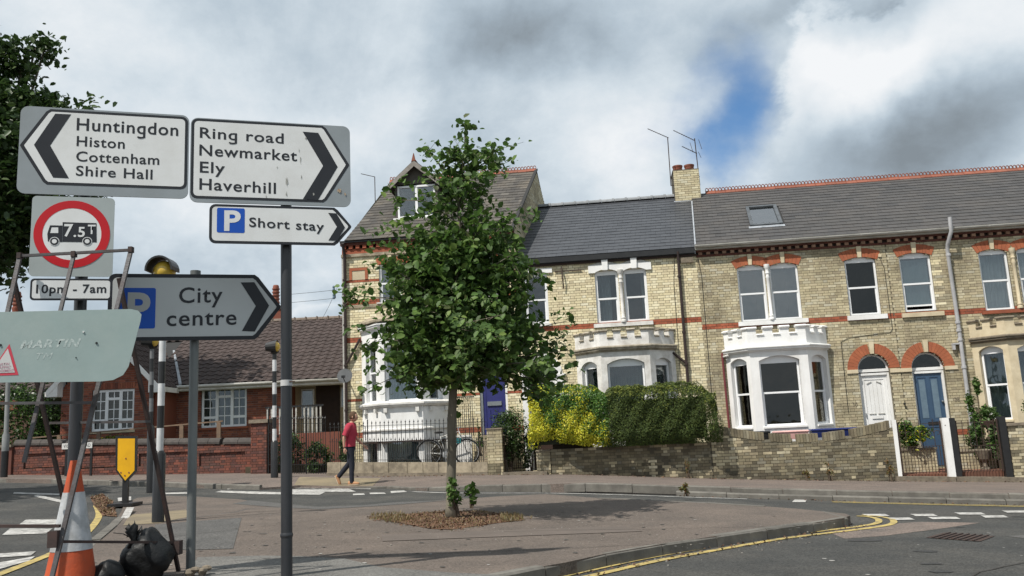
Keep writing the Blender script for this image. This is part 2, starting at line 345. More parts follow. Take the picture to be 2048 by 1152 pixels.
def brick_wall(root, M, x0, x1, z0, z1, ops=(), bands=(), m='yb', mband='rb', mmo='mo', nparts=300, top=None, bot=None, y=0.0, matf=None, nband=60, depth=.09, bl=.215, seed=1, far=False):
    """brickwork laid brick by brick in Flemish bond on the plane y of frame M"""
    rg = random.Random(seed); CH = .075; J = .010; full = []
    stuff = {}; back = MB(M); hd = .1025
    k0 = math.floor(z0 / CH); k1 = math.ceil(z1 / CH)
    for k in range(k0, k1):
        za = k * CH; zb = za + CH; zm = (za + zb) / 2
        if zb <= z0 + .01 or za >= z1 - .01: continue
        xa, xb = x0, x1
        if top:                                  # clip in x where the sloping top or bottom cuts the course
            xs = [x0 + (x1 - x0) * i / 60 for i in range(61)]; ok = [x for x in xs if top(x) > zb - .02 and (bot is None or bot(x) < zm)]
            if not ok: continue
            runs = []; s = ok[0]; p = ok[0]; st = (x1 - x0) / 60 * 1.5
            for q in ok[1:]:
                if q - p > st: runs.append((s, p)); s = q
                p = q
            runs.append((s, p))
        elif bot:
            xs = [x0 + (x1 - x0) * i / 60 for i in range(61)]; ok = [x for x in xs if bot(x) < zm]
            if not ok: continue
            runs = [(ok[0], ok[-1])]
        else: runs = [(x0, x1)]
        for (xa, xb) in runs:
            for (s, e) in cut(xa, xb, ops, zm):
                back.face([(s, y + .011, za), (e, y + .011, za), (e, y + .011, zb), (s, y + .011, zb)])
        band = any(b0 - .01 <= zm <= b1 + .01 for b0, b1 in bands)
        x = math.floor(x0 / .3375) * .3375 + (0 if k % 2 else .169) - .34; i = 0
        xend = x1
        while x < xend:
            wd = bl if i % 2 == 0 else hd; a, b = x, x + wd; x = b + J; i += 1
            for (xa, xb) in runs:
                a2, b2 = max(a, xa), min(b, xb)
                if b2 - a2 < .03: continue
                for (s, e) in cut(a2, b2, ops, zm):
                    if e - s < .02: continue
                    dy = rg.uniform(-.003, .002); mm = mband if band else (matf((s + e) / 2, zm) if matf else m)
                    if abs((e - s) - wd) < 1e-4: full.append((s, dy, za + J / 2, i % 2, mm, band))
                    else:
                        stuff.setdefault(mm, MB(M)).box(s, e, y + dy, y + .05, za + J / 2, zb - J / 2, rg.random(), skip=(4,))
    def dist(q): p = M @ Vector((q[0], y, q[2])); return (p - CAM).length
    full.sort(key=dist); nb = ny = 0; cache = {}
    for (s, dy, z, odd, mm, band) in full:
        lim = nband if band else nparts; cnt = nb if band else ny
        if cnt < lim:
            key = (odd, mm)
            if key not in cache:
                wd = bl if odd else hd
                mb = MB(M.to_3x3().to_4x4()).box(0, wd, 0, depth * .6, 0, CH - J, .0)
                me = mb.mesh('brick', M_[mm], None)
                rot = WM[root.name].to_3x3().inverted().to_4x4(); me.transform(rot); cache[key] = me
            piece(cache[key], 'red_brick' if band else 'brick', root, (s, y + dy, z), M)
            if band: nb += 1
            else: ny += 1
        else:
            stuff.setdefault(mm, MB(M)).box(s, s + (bl if odd else hd), y + dy, y + .05, z, z + CH - J, rg.random(), skip=(4,))
    for mm, mb in stuff.items(): mb.build('brickwork', M_[mm], root, kind='stuff')
    # reveals of the openings, in mortar behind the frames
    for f in ops:
        u0, u1, a, b, rise = f.d; rv = back
        for x in (u0, u1): rv.face([(x, y + .005, a), (x, y + .2, a), (x, y + .2, b), (x, y + .005, b)])
        rv.face([(u0, y + .005, a), (u1, y + .005, a), (u1, y + .2, a), (u0, y + .2, a)])
    back.build('mortar_bed', M_[mmo], root)
def arch_pts(u0, u1, zs, rise, n=12):
    hw = (u1 - u0) / 2; c = (u0 + u1) / 2; r = (hw * hw + rise * rise) / (2 * rise); zc = zs + rise - r; a = math.asin(min(1, hw / r))
    if rise > hw - 1e-6: a = math.pi / 2
    return [(c + r * math.sin(t), zc + r * math.cos(t)) for t in [-a + 2 * a * i / n for i in range(n + 1)]], (c, zc, r, a)
def voussoirs(root, M, u0, u1, zs, rise, th, n, mt, y0=-.008, y1=.10, key=None, keyw=.1, keyh=.05, skip_out=1.0, name='voussoir', keyd=.03, gap=.012):
    _, (c, zc, r, a) = arch_pts(u0, u1, zs, rise); kw = keyw / r if key else 0
    ang = []; 
    if key:
        h = n // 2
        ang += [(-a + (a - kw / 2) * i / h, -a + (a - kw / 2) * (i + 1) / h) for i in range(h)]
        ang += [(kw / 2 + (a - kw / 2) * i / h, kw / 2 + (a - kw / 2) * (i + 1) / h) for i in range(h)]
    else: ang = [(-a + 2 * a * i / n, -a + 2 * a * (i + 1) / n) for i in range(n)]
    for s, e in ang:
        g = gap / 2 / r * .5; mb = MB(M); R2 = r + th
        P = [(c + q * math.sin(t), zc + q * math.cos(t)) for q, t in ((r, s + g), (r, e - g), (R2, e - g * .8), (R2, s + g * .8))]
        mb.prism([(p[0], y0, p[1]) for p in P], (0, y1 - y0, 0)); mb.build(name, M_[mt], root)
    if key:
        mb = MB(M); k = keyw / 2; zt = zc + r
        mb.prism([(c - k * .8, y0 - keyd, zt - .01), (c + k * .8, y0 - keyd, zt - .01), (c + k * 1.15, y0 - keyd, zt + th + keyh), (c - k * 1.15, y0 - keyd, zt + th + keyh)], (0, y1 - y0 + keyd, 0)); mb.build('keystone', M_[key], root)
def room(root, M, u0, u1, z0, z1, y0, y1=None, m='dark'):
    y1 = y1 or y0 + 1.6; mb = MB(M)
    mb.face([(u0, y1, z0), (u1, y1, z0), (u1, y1, z1), (u0, y1, z1)]); mb.face([(u0, y0, z0), (u0, y1, z0), (u0, y1, z1), (u0, y0, z1)]); mb.face([(u1, y0, z0), (u1, y1, z0), (u1, y1, z1), (u1, y0, z1)])
    mb.face([(u0, y0, z0), (u1, y0, z0), (u1, y1, z0), (u0, y1, z0)]); mb.face([(u0, y0, z1), (u1, y0, z1), (u1, y1, z1), (u0, y1, z1)]); return mb.build('room_interior', M_[m], root, fix=False)
def curtain(root, M, u0, u1, z0, z1, y, m='curtain', amp=.03, n=None, taper=0):
    mb = MB(M); n = n or max(6, int((u1 - u0) / .03)); p = []
    for i in range(n + 1):
        t = i / n; u = u0 + (u1 - u0) * t; d = y + amp * math.sin(i * 1.9) + amp * .4 * math.sin(i * .7 + u * 9); p.append((u, d))
    for i in range(n):
        (a, da), (b, db) = p[i], p[i + 1]; mb.face([(a, da, z0), (b, db, z0), (b, db, z1), (a, da, z1)])
    o = mb.build('curtain', M_[m], root, smooth=True, fix=False); return o
def sash(root, M, u0, u1, z0, z1, rise, y, zr=None, fm='pvc', fw=.05, gl='glass', bars=(), openl=0, rm=True, bottom_slide=False, top_h=None, name='window'):
    """sash window: frame with rising head, meeting rail, two panes (sub-parts)"""
    f = MB(M); t = top_h if top_h is not None else z1
    f.box(u0, u0 + fw, y, y + .07, z0, t); f.box(u1 - fw, u1, y, y + .07, z0, t); f.box(u0 + fw, u1 - fw, y + .001, y + .069, z0, z0 + fw)
    f.box(u0 + fw, u1 - fw, y + .001, y + .069, t - fw, t)
    if rise or t < z1:
        ap, _ = arch_pts(u0, u1, z1, max(rise, .001), 8); f.prism([(u0, y + .002, t)] + [(a, y + .002, b) for a, b in ap] + [(u1, y + .002, t)], (0, .06, 0))
    if zr:
        f.box(u0 + fw, u1 - fw, y + .002, y + .06, zr - .025, zr + .025)
        s = fw + .028                             # the lower sash stands in its own slimmer frame
        f.box(u0 + fw, u0 + s, y + .018, y + .062, z0 + fw, zr - .025); f.box(u1 - s, u1 - fw, y + .018, y + .062, z0 + fw, zr - .025)
    for b in bars:
        f.box(*b[:2], y + .012, y + .05, *b[2:])
    o = f.build(name, M_[fm], root)
    zs = [z0 + fw] + ([zr - .025, zr + .025] if zr else []) + [t - fw]
    for i in range(0, len(zs), 2):
        za, zb = zs[i], zs[i + 1]
        if i == 0 and openl: za = z0 + fw + openl; MB(M).box(u0 + fw, u1 - fw, y + .02, y + .06, za, za + .045).build('sash_rail', M_[fm], o)
        MB(M).box(u0 + fw, u1 - fw, y + (.03 if i else .044), y + (.034 if i else .048), za, zb).build('pane', M_[gl], o)
    if rm: room(o, M, u0 - .0, u1 + .0, z0, z1 + rise, y + .075)
    return o
def sill(root, M, u0, u1, z0, z1, out=.07, m='white', back=.1):
    mb = MB(M); mb.prism([(u0, back, z0), (u0, -out, z0), (u0, -out, z1 - .012), (u0, back, z1)], (u1 - u0, 0, 0)); return mb.build('sill', M_[m], root)
def colonette(root, M, u, y, z0, z1, m='white', r=.045):
    h = z1 - z0
    return MB(M).lathe((u, y, z0), [(r * 1.7, 0), (r * 1.7, .05), (r * 1.2, .07), (r * 1.5, .12), (r, .16), (r, h * .74), (r * 1.35, h * .76), (r, h * .80), (r, h * .82), (r * 1.4, h * .84), (r, h * .87), (r * 1.3, h * .92), (r * 1.75, h * .94), (r * 1.75, h)], 12).build('colonette', M_[m], root, smooth=40)
def slates(root, M, u0, u1, ye, ze, yr, zr, gauge=.27, wd=.30, m='slate', shear=SH, n=300, thick=.007, holes=(), name='slate', seed=3, wave=False, uR=None, uL=None):
    """slates or tiles laid on the slope from (ye, ze) up to (yr, zr); uL/uR: limits as functions of t along the slope"""
    rg = random.Random(seed); Lh = math.hypot(yr - ye, zr - ze); ty, tz = (yr - ye) / Lh, (zr - ze) / Lh; ny, nz = -tz, ty    # outward normal (y, z)
    def P(u, t, h=0):  y = ye + ty * t + ny * h; return Vector((u + shear * y, y, ze + tz * t + nz * h))
    back = MB(M); back.face([P(u0, 0, -.01), P(u1, 0, -.01), P(u1, Lh, -.01), P(u0, Lh, -.01)]) if not (uL or uR) else None
    if uL or uR:
        K = 24; fl = uL or (lambda t: u0); fr = uR or (lambda t: u1)
        for k in range(K):
            a, b = Lh * k / K, Lh * (k + 1) / K; back.face([P(fl(a), a, -.01), P(fr(a), a, -.01), P(fr(b), b, -.01), P(fl(b), b, -.01)])
    back.build('roof_deck', M_['under'], root, fix=False)
    rows = int(math.ceil(Lh / gauge)); full = []; st = MB(M)
    rotM = WM[root.name].inverted() @ M
    def shape(mb, u, t, w, g, r, P):
        if not wave:
            lo, hi = thick * 2 + .004, thick
            a = [P(u, t, 0), P(u + w, t, 0), P(u + w, t + g, 0), P(u, t + g, 0), P(u, t, lo), P(u + w, t, lo), P(u + w, t + g, hi * .4), P(u, t + g, hi * .4)]
            mb.hexa(a, r, skip=(0, 4))
        else:
            K = 6; pr = [(.0, .0), (.12, .028), (.30, .040), (.48, .028), (.62, .004), (.82, -.004), (1.0, .0)]; i = len(mb.v)
            for q, h in pr: mb.v += [P(u + w * q, t, h + .0), P(u + w * q, t, h + .028), P(u + w * q, t + g, h + .004)]
            for k in range(K):
                j = i + k * 3; mb.f += [(j, j + 3, j + 4, j + 1), (j + 1, j + 4, j + 5, j + 2)]; mb.r += [r, r]
    for k in range(rows):
        t = k * gauge; g = min(gauge + .03, Lh - t)
        if g < .03: continue
        L0 = uL(t) if uL else u0; R0 = uR(t) if uR else u1
        u = u0 - (wd / 2 if k % 2 and not wave else 0)
        while u < R0:
            a, b = max(u, L0), min(u + wd - (.004 if not wave else 0), R0); hit = False
            for (ha, hb, ta, tb) in holes:
                if ta < t + g / 2 < tb and b > ha and a < hb:
                    hit = True
                    if a < ha - .04: shape(st, a, t, ha - a, g, rg.random(), P)
                    if b > hb + .04: shape(st, hb, t, b - hb, g, rg.random(), P)
            if not hit and b - a > .03:
                if abs(b - a - wd) < .006 and abs(g - gauge - .03) < 1e-6: full.append((a, t))
                else: shape(st, a, t, b - a, g, rg.random(), P)
            u += wd
    full.sort(key=lambda q: (M @ P(q[0], q[1]) - CAM).length)
    if full:
        mb = MB(M); w_ = wd if wave else wd - .004
        y0 = ye; shape(mb, 0, 0, w_, gauge + .03, 0.0, lambda u, t, h=0: Vector((u + shear * (ty * t + ny * h), ty * t + ny * h, tz * t + nz * h)))
        me = MB(rotM.to_3x3().to_4x4()); me.v, me.f, me.r = mb.v, mb.f, [0.0] * len(mb.f); me = me.mesh(name, M_[m], None, fix=False)
        for q in full[:n]:
            p = P(q[0], q[1], rg.uniform(-.001, .0025)); piece(me, name, root, p, M)
        for q in full[n:]: shape(st, q[0], q[1], w_, gauge + .03, rg.random(), lambda u, t, h=0, d=rg.uniform(-.001, .0025): P(u, t, h + d))
    if st.v: st.build('slating' if not wave else 'tiling', M_[m], root, fix=False, kind='stuff')
    return P, Lh
def ridge_crest(root, M, P, u0, u1, n, zoff=.0, m='terra'):
    """crested ridge tiles, each with three pierced loops"""
    Lt = (u1 - u0) / n; mb = MB(M.to_3x3().to_4x4()); t = .0
    for s in (-1, 1): mb.prism([(0.004, 0, .03), (0.004, s * .13, -.075), (0.004, s * .13, -.095), (0.004, 0, .005)], (Lt - .008, 0, 0), 0.)
    for k in range(3):
        c = Lt * (k + .5) / 3; ro, ri = Lt / 6.2, Lt / 6.2 - .019
        for j in range(6):
            a, b = math.pi * j / 6, math.pi * (j + 1) / 6
            mb.prism([(c + q * math.cos(w_), -.014, .085 + q * math.sin(w_) * 1.15) for q, w_ in ((ri, a), (ro, a), (ro, b), (ri, b))], (0, .028, 0), 0.)
        mb.box(c - ro, c - ri, -.014, .014, .02, .086, 0.); mb.box(c + ri, c + ro, -.013, .013, .02, .086, 0.); mb.box(c - ro, c + ro, -.012, .012, .02, .045, 0.)
    me = mb.mesh('ridge_tile', M_[m], None); me.transform(WM[root.name].to_3x3().inverted().to_4x4())
    for i in range(n):
        p = P(u0 + Lt * i); piece(me, 'ridge_tile', root, (p.x, p.y, p.z + zoff + random.uniform(-.004, .004)), M)
def face_frame(M, a, b):
    """frame whose x runs from a to b (plan points of frame M), y into the wall"""
    d = Vector((b[0] - a[0], b[1] - a[1], 0)); ang = math.atan2(d.y, d.x)
    return M @ Matrix.Translation((a[0], a[1], 0)) @ Matrix.Rotation(ang, 4, 'Z'), d.length
def pierced(mb, w, z0, z1, a, b, zs, zsp, rise, t=.16, e0=0.0, e1=0.0):
    """rendered wall w wide with one arched opening"""
    mb.box(-e0, a, 0, t, z0, z1); mb.box(b, w + e1, 0, t, z0, z1)
    if zs > z0: mb.box(a, b, 0, t, z0, zs)
    ap, _ = arch_pts(a, b, zsp, rise, 12)
    for (p, q) in zip(ap[:-1], ap[1:]): mb.prism([(p[0], 0, p[1]), (q[0], 0, q[1]), (q[0], 0, z1), (p[0], 0, z1)], (0, t, 0))
def offs(poly, d):
    """offset an open plan polyline outward (-y side) by d"""
    out = []
    for i, p in enumerate(poly):
        ns = []
        for j in (i - 1, i):
            if 0 <= j < len(poly) - 1:
                a, b = poly[j], poly[j + 1]; l = math.hypot(b[0] - a[0], b[1] - a[1]); ns.append(((b[1] - a[1]) / l, -(b[0] - a[0]) / l))
        if len(ns) == 1: nx, ny = ns[0]
        else:
            nx, ny = ns[0][0] + ns[1][0], ns[0][1] + ns[1][1]; l = (nx * nx + ny * ny) / (1 + ns[0][0] * ns[1][0] + ns[0][1] * ns[1][1]); q = 1 / (l * .5 + 1e-9) if False else 1
            dd = 1 + ns[0][0] * ns[1][0] + ns[0][1] * ns[1][1]; nx, ny = nx / dd, ny / dd
        out.append((p[0] + nx * d, p[1] + ny * d))
    return out
def moulding(mb, poly, prof):
    """prof: outline of (out, z) swept along the plan polyline"""
    rings = [[(x, y, z) for (x, y) in offs(poly, o)] for o, z in prof]; n = len(prof)
    for k in range(n):
        a, b = rings[k], rings[(k + 1) % n]
        for i in range(len(poly) - 1): mb.face([a[i], a[i + 1], b[i + 1], b[i]])
    for i in (0, len(poly) - 1): mb.face([r[i] for r in rings])
def bay(root, M, uL, uR, fL, fR, pr, zg, zs, zsp, rise, zc, zp, zm, m='white', capm=None, fwin=(.26, .26), swin=(.22, .22), fm='pvc', gl='glass', zrail=None, curt=None, merl=True, front_merlons=4, sheet=True, scurt=None):
    capm = capm or m; poly = [(uL, 0), (fL, -pr), (fR, -pr), (uR, 0)]
    body = MB(M)
    outs = []
    for i in range(3):
        F, wd = face_frame(M, poly[i], poly[i + 1]); T = M.inverted() @ F; b2 = MB()
        a, b = (fwin[0], wd - fwin[1]) if i == 1 else (swin[0], wd - swin[1])
        pierced(b2, wd, zg, zc, a, b, zs, zsp, rise if i == 1 else rise * .9, e0=0, e1=0)
        k = len(body.v); body.v += [T @ v for v in b2.v]; body.f += [tuple(j + k for j in f) for f in b2.f]; body.r += b2.r; outs.append((F, wd, a, b))
    bw = body.build('bay_wall', M_[m], root)
    for i, (F, wd, a, b) in enumerate(outs):
        sw = sash(bw, F, a + .01, b - .01, zs, zsp, (rise if i == 1 else rise * .9), .11, zr=zrail, fm=fm, gl=gl, rm=False, top_h=zsp - .02)
        c = curt if i == 1 else (scurt or curt)
        if c: curtain(sw, F, a + .02, b - .02, zs + .05, zsp - .02, .24, c)
        si = MB(F); si.prism([(a - .03, .1, zs - .06), (a - .03, -.035, zs - .06), (a - .03, -.035, zs - .015), (a - .03, .1, zs + .004)], (b - a + .06, 0, 0)); si.build('sill', M_[m], bw)
    co_ = MB(M); moulding(co_, poly, [(-.02, zc - .05), (.03, zc - .05), (.05, zc - .02), (.10, zc), (.10, zc + .045), (.13, zc + .055), (.13, zc + .085), (.06, zc + .115), (-.02, zc + .12)]); co_.build('cornice', M_[capm], root)
    top = MB(M); ip = offs(poly, -.2)
    top.face([(x, y, zc + .02) for x, y in (poly[0], poly[1], poly[2], poly[3])]); top.build('bay_roof', M_['lead'], root, fix=False)
    room(root, M, fL - .2, fR + .2, zs - .3, zc - .02, .5 - .7 + .35, 2.2)
    if not merl: return
    pa = MB(M); moulding(pa, offs(poly, -.01), [(0, zc + .10), (.025, zc + .10), (.025, zp), (-.15, zp), (-.15, zc + .10)]); pa.build('parapet', M_[m], root)
    for i in range(3):
        F, wd = face_frame(M, offs(poly, .012)[i], offs(poly, .012)[i + 1]); n = front_merlons if i == 1 else 3
        per = wd / (n - .46 if i == 1 else n - .5); mw = per * .54
        for k in range(n):
            c = (k * per) + mw / 2 if i else wd - (k * per + mw / 2)
            if i == 2: c = k * per + mw / 2
            wide = .06 if (i == 1 and k in (0, n - 1)) else 0
            a, b = c - mw / 2, c + mw / 2
            mb = MB(F); mb.box(max(a, 0) if i else a, min(b, wd), 0.001, .16, zp, zm - .07)
            def capp(a, b, z, h=.07, o=.035):
                mb2.prism([(a - .02, .17, z), (a - .02, -o, z), (a - .02, -o - .012, z + h * .45), (a - .02, -o * .5, z + h * .8), (a - .02, .02, z + h), (a - .02, .17, z + h)], (b - a + .04, 0, 0))
            me_ = mb.build('merlon', M_[m], root); mb2 = MB(F); capp(a, b, zm - .07); mb2.build('capping', M_[capm], me_)
            if k < n - 1:
                g0, g1 = (b, b + per - mw) if i else (a - (per - mw), a)
                if i == 0: g0, g1 = a - (per - mw), a
                mb2 = MB(F); capp(g0 + .025, g1 - .025, zp - .05, .055, .03); mb2.build('crenel_cap', M_[capm], root)
def bricked_panel_door(): pass
def panel_door(root, M, u0, u1, z0, z1, y, m, panels, name='door', fm='white', label=None, frame=.07):
    f = MB(M); f.box(u0, u0 + frame, y - .02, y + .1, z0, z1 + .06); f.box(u1 - frame, u1, y - .02, y + .1, z0, z1 + .06); f.box(u0 + frame, u1 - frame, y - .04, y + .1, z1, z1 + .06); f.build('door_frame', M_[fm], root)
    a, b = u0 + frame + .005, u1 - frame - .005; d = MB(M).box(a, b, y + .012, y + .05, z0, z1 - .004).build(name, M_[m], root)
    if label: d['label'] = label
    # stiles and rails proud of the panels
    s = MB(M); w_ = .085; s.box(a, a + w_, y, y + .014, z0, z1 - .004); s.box(b - w_, b, y, y + .014, z0, z1 - .004)
    s.box(a + w_, b - w_, y, y + .014, z1 - .12, z1 - .004)
    return d, s, a, b
# ------------------------------------------------------------------ ground, road, pavements
def pip(x, y, poly):
    c = False; j = len(poly) - 1
    for i in range(len(poly)):
        xi, yi = poly[i]; xj, yj = poly[j]
        if (yi > y) != (yj > y) and x < (xj - xi) * (y - yi) / (yj - yi + 1e-12) + xi: c = not c
        j = i
    return c
def dens(poly, st):
    out = []
    for i, a in enumerate(poly):
        b = poly[(i + 1) % len(poly)]; l = math.hypot(b[0] - a[0], b[1] - a[1]); k = max(1, int(l / st))
        out += [(a[0] + (b[0] - a[0]) * j / k, a[1] + (b[1] - a[1]) * j / k) for j in range(k)]
    return out
def sheet(name, poly, up, m, st=.5, kind='structure', skirt=0.0, mb=None):
    """a surface following the ground inside the outline, up metres above the road surface"""
    upf = up if callable(up) else (lambda x, y: up)
    pl = dens([(p[0], p[1]) for p in poly], st); xs = [p[0] for p in pl]; ys = [p[1] for p in pl]; pts = [Vector(p) for p in pl]
    x = min(xs) + st / 2
    while x < max(xs):
        y = min(ys) + st / 2
        while y < max(ys):
            if pip(x, y, pl) and min((x - a) ** 2 + (y - b) ** 2 for a, b in pl) > (st * .35) ** 2: pts.append(Vector((x, y)))
            y += st
        x += st
    n = len(pl); r = delaunay_2d_cdt(pts, [(i, (i + 1) % n) for i in range(n)], [], 0, 1e-5)
    vs = [(v.x, v.y, H(v.x, v.y) + upf(v.x, v.y)) for v in r[0]]
    fs = [f for f in r[2] if pip(sum(r[0][i].x for i in f) / len(f), sum(r[0][i].y for i in f) / len(f), pl)]
    b = mb or MB(); k = len(b.v); b.v += [Vector(v) for v in vs]; b.f += [tuple(i + k for i in f) for f in fs]; b.r += [.5] * len(fs)
    if skirt:
        for i in range(n):
            (x0, y0), (x1, y1) = pl[i], pl[(i + 1) % n]; b.face([(x0, y0, H(x0, y0) + upf(x0, y0)), (x1, y1, H(x1, y1) + upf(x1, y1)), (x1, y1, H(x1, y1) - skirt), (x0, y0, H(x0, y0) - skirt)])
    if mb: return b
    bm_ = b.build(name, m, smooth=30, kind=kind)
    me = bm_.data
    # all faces up
    for p in me.polygons:
        pass
    return bm_
asph = mat('road_asphalt', (.058, .058, .055), (.040, .041, .040), 1.0, .9, .6, 220, 0, .25, dirt=(.090, .084, .075), dscale=.6, damt=.7)
asphP = mat('pink_gravel_asphalt', (.146, .120, .102), (.110, .092, .080), 1.3, .92, .6, 180, 0, .2, dirt=(.095, .083, .074), dscale=.8, damt=.65)
asphF = mat('far_pavement_asphalt', (.175, .14, .12), (.13, .108, .095), 1.5, .92, .4, 180, 0, .2, dirt=(.11, .095, .085), dscale=.7, damt=.6)
def speckle(m, sc_=90, dk=.45, lt=1.5):
    """small chippings: fine light and dark grains over the base colour"""
    n = m.node_tree.nodes; l = m.node_tree.links; b = n['Principled BSDF']; src = b.inputs['Base Color'].links[0].from_socket
    g = n.new('ShaderNodeNewGeometry'); v = n.new('ShaderNodeTexVoronoi'); v.inputs['Scale'].default_value = sc_; l.new(g.outputs['Position'], v.inputs['Vector'])
    sp = n.new('ShaderNodeSeparateColor'); l.new(v.outputs['Color'], sp.inputs[0]); r = n.new('ShaderNodeMapRange'); r.inputs[3].default_value = dk; r.inputs[4].default_value = lt; l.new(sp.outputs[0], r.inputs[0])
    h = n.new('ShaderNodeHueSaturation'); l.new(src, h.inputs['Color']); l.new(r.outputs[0], h.inputs['Value']); l.new(h.outputs[0], b.inputs['Base Color'])
speckle(asph, 75, .6, 1.5); speckle(asphP, 80, .72, 1.3); speckle(asphF, 70, .7, 1.3)
patchD = mat('dark_asphalt_patch', (.095, .092, .088), (.075, .073, .070), 2, .9, .4, 200); speckle(patchD, 80, .6, 1.5)
patchL = mat('pale_asphalt_patch', (.145, .14, .13), (.11, .107, .10), 2, .9, .4, 200, dirt=(.10, .095, .09), dscale=2, damt=.4); speckle(patchL, 80, .7, 1.35)
patchB = mat('gravelly_road_patch', (.17, .135, .115), (.12, .10, .088), 1.5, .95, .5, 200, dirt=(.08, .075, .07), dscale=1.5, damt=.8); speckle(patchB, 75, .6, 1.5)
buff = mat('buff_tactile_paving', (.24, .195, .125), (.18, .15, .10), 3, .9, .4, 60, dirt=(.12, .10, .08), dscale=1.2, damt=.6)
wpaint = mat('worn_white_road_paint', (.55, .54, .51), (.30, .29, .28), 22, .85, .2, 80, dirt=(.10, .098, .09), dscale=6, damt=.9)
ypaint = mat('worn_yellow_road_paint', (.50, .38, .12), (.34, .27, .11), 16, .85, .2, 80, dirt=(.12, .105, .08), dscale=7, damt=.85)
kerbm = mat('kerb_concrete', (.17, .16, .14), (.12, .112, .10), 5, .9, .4, 60, .16, dirt=(.065, .06, .052), dscale=2.2, damt=.6)
soil = mat('dry_soil', (.16, .085, .05), (.09, .055, .035), 9, .95, .8, 50)
earth = mat('garden_earth', (.10, .08, .05), (.06, .05, .035), 2, .95, .6, 30)
# one sheet to the horizon
mb = MB(); xs = [-1500, -400, -120, -50, -30] + [-24 + 2 * i for i in range(22)] + [24, 40, 100, 400, 1500]; ys = [-400, -60, -15, 0] + [2 + 2 * i for i in range(18)] + [45, 70, 150, 500, 2500]
gi = {}
for i, x in enumerate(xs):
    for j, y in enumerate(ys): gi[i, j] = len(mb.v); mb.v.append(Vector((x, y, H(x, y) - .06)))
for i in range(len(xs) - 1):
    for j in range(len(ys) - 1): mb.f.append((gi[i, j], gi[i + 1, j], gi[i + 1, j + 1], gi[i, j + 1])); mb.r.append(.5)
mb.build('ground', mat('rough_ground', (.10, .095, .06), (.07, .08, .045), .5, .95, .5, 20), smooth=True, kind='structure')
sheet('road', [(-30, -2), (22, -2), (22, 26), (-30, 30)], 0.0, asph, .7)
def gp(l, up=0.0): return [tuple(G(px, py, up)[:2]) for px, py in l]
# the pavement between the two roads
def isl_up(x, y):
    s = lambda t: max(0, min(1, t))
    return .11 - .085 * s((y - 12.0) / 2.5) * s((1.8 - x) / 2.5)
isl_front = gp([(1003, 1147), (1130, 1125), (1208, 1108), (1342, 1085), (1448, 1070), (1540, 1057), (1632, 1045), (1688, 1036), (1700, 1031)], .11)
isl_back = gp([(1690, 1027), (1590, 1017), (1448, 1007), (1307, 1000), (1200, 994)], .11) + gp([(1090, 992), (1000, 993), (900, 998), (800, 1006), (720, 1014), (640, 1018), (560, 1010), (480, 998), (400, 993), (330, 991), (275, 995), (248, 1008)], .03)
isl_left = gp([(236, 1030), (215, 1052), (175, 1083), (120, 1125), (62, 1172)], .11)
isl_near = [(-4.3, 5.0), (-3.4, 4.6), (-2.2, 5.0), (-1.1, 5.7), (-.5, 6.2)]
ISL = isl_front + isl_back + isl_left + isl_near
pv = sheet('pavement', ISL, isl_up, asphP, .45, skirt=.05)
# far pavement, from the kerb back to the garden walls and beyond
WO = 1.9                                       # garden walls stand this far in front of the terrace
def wallp(u, o=WO): q = FM @ Vector((u, -o, 0)); return (q.x, q.y)
kN = gp([(-120, 957), (0, 957), (120, 959), (230, 962), (400, 967), (520, 970)], .11) + gp([(600, 974), (700, 976), (770, 974)], .03) + gp([(850, 968), (960, 968)], .15)
kN += [tuple(at(px, py, Y)[:2]) for px, py, Y in ((1110, 970, 17.1), (1350, 974, 16.4), (1580, 979, 15.8), (1820, 984, 15.25), (2040, 989, 14.8), (2200, 993, 14.4))]
kN += [(14.5, 13.0), (19, 11.5)]
def farup(x, y):
    c = lambda t: max(0.0, min(1.0, t))
    d = .11 - .075 * c((21.5 - y) / 2.0) * c((x + 9) / 2.0) * c((-1.0 - x) / 2.0)
    t = c((x + 1.5) / 2.5)
    if t > 0:
        q = wallp(0); yw = q[1] - (x - q[0]) * math.tan(YAW); yk = 17.35 - .31 * x; d += .07 * t * c((yw - y) / max(1, yw - yk))
    return d
sheet('far_pavement', kN + [(22, 12), (22, 26), (-34, 30), (-34, 26.0)], farup, asphF, .4, skirt=.05)
# gardens and paths behind the walls
gm = MB()
def gslab(name, u0, u1, o0, o1, z, m):
    b = MB(FM); b.box(u0, u1, -o1, -o0, -3, z); return b.build(name, m, kind='structure')
gslab('garden_path', -5.55, -4.78, 0, 2.05, -.02, M_['tile']); gslab('garden_soil', -10.2, -6.05, .2, 1.75, .12, earth)
gslab('tiled_path', 4.2, 5.45, 0, 1.75, -.42, M_['tile']); gslab('tiled_yard', 5.5, 6.9, .0, 1.75, -.40, M_['tile']); gslab('yard_soil', -4.5, 4.15, 0, 1.7, -.2, earth); gslab('right_garden_soil', 6.95, 11, 0, 1.7, -.2, earth)
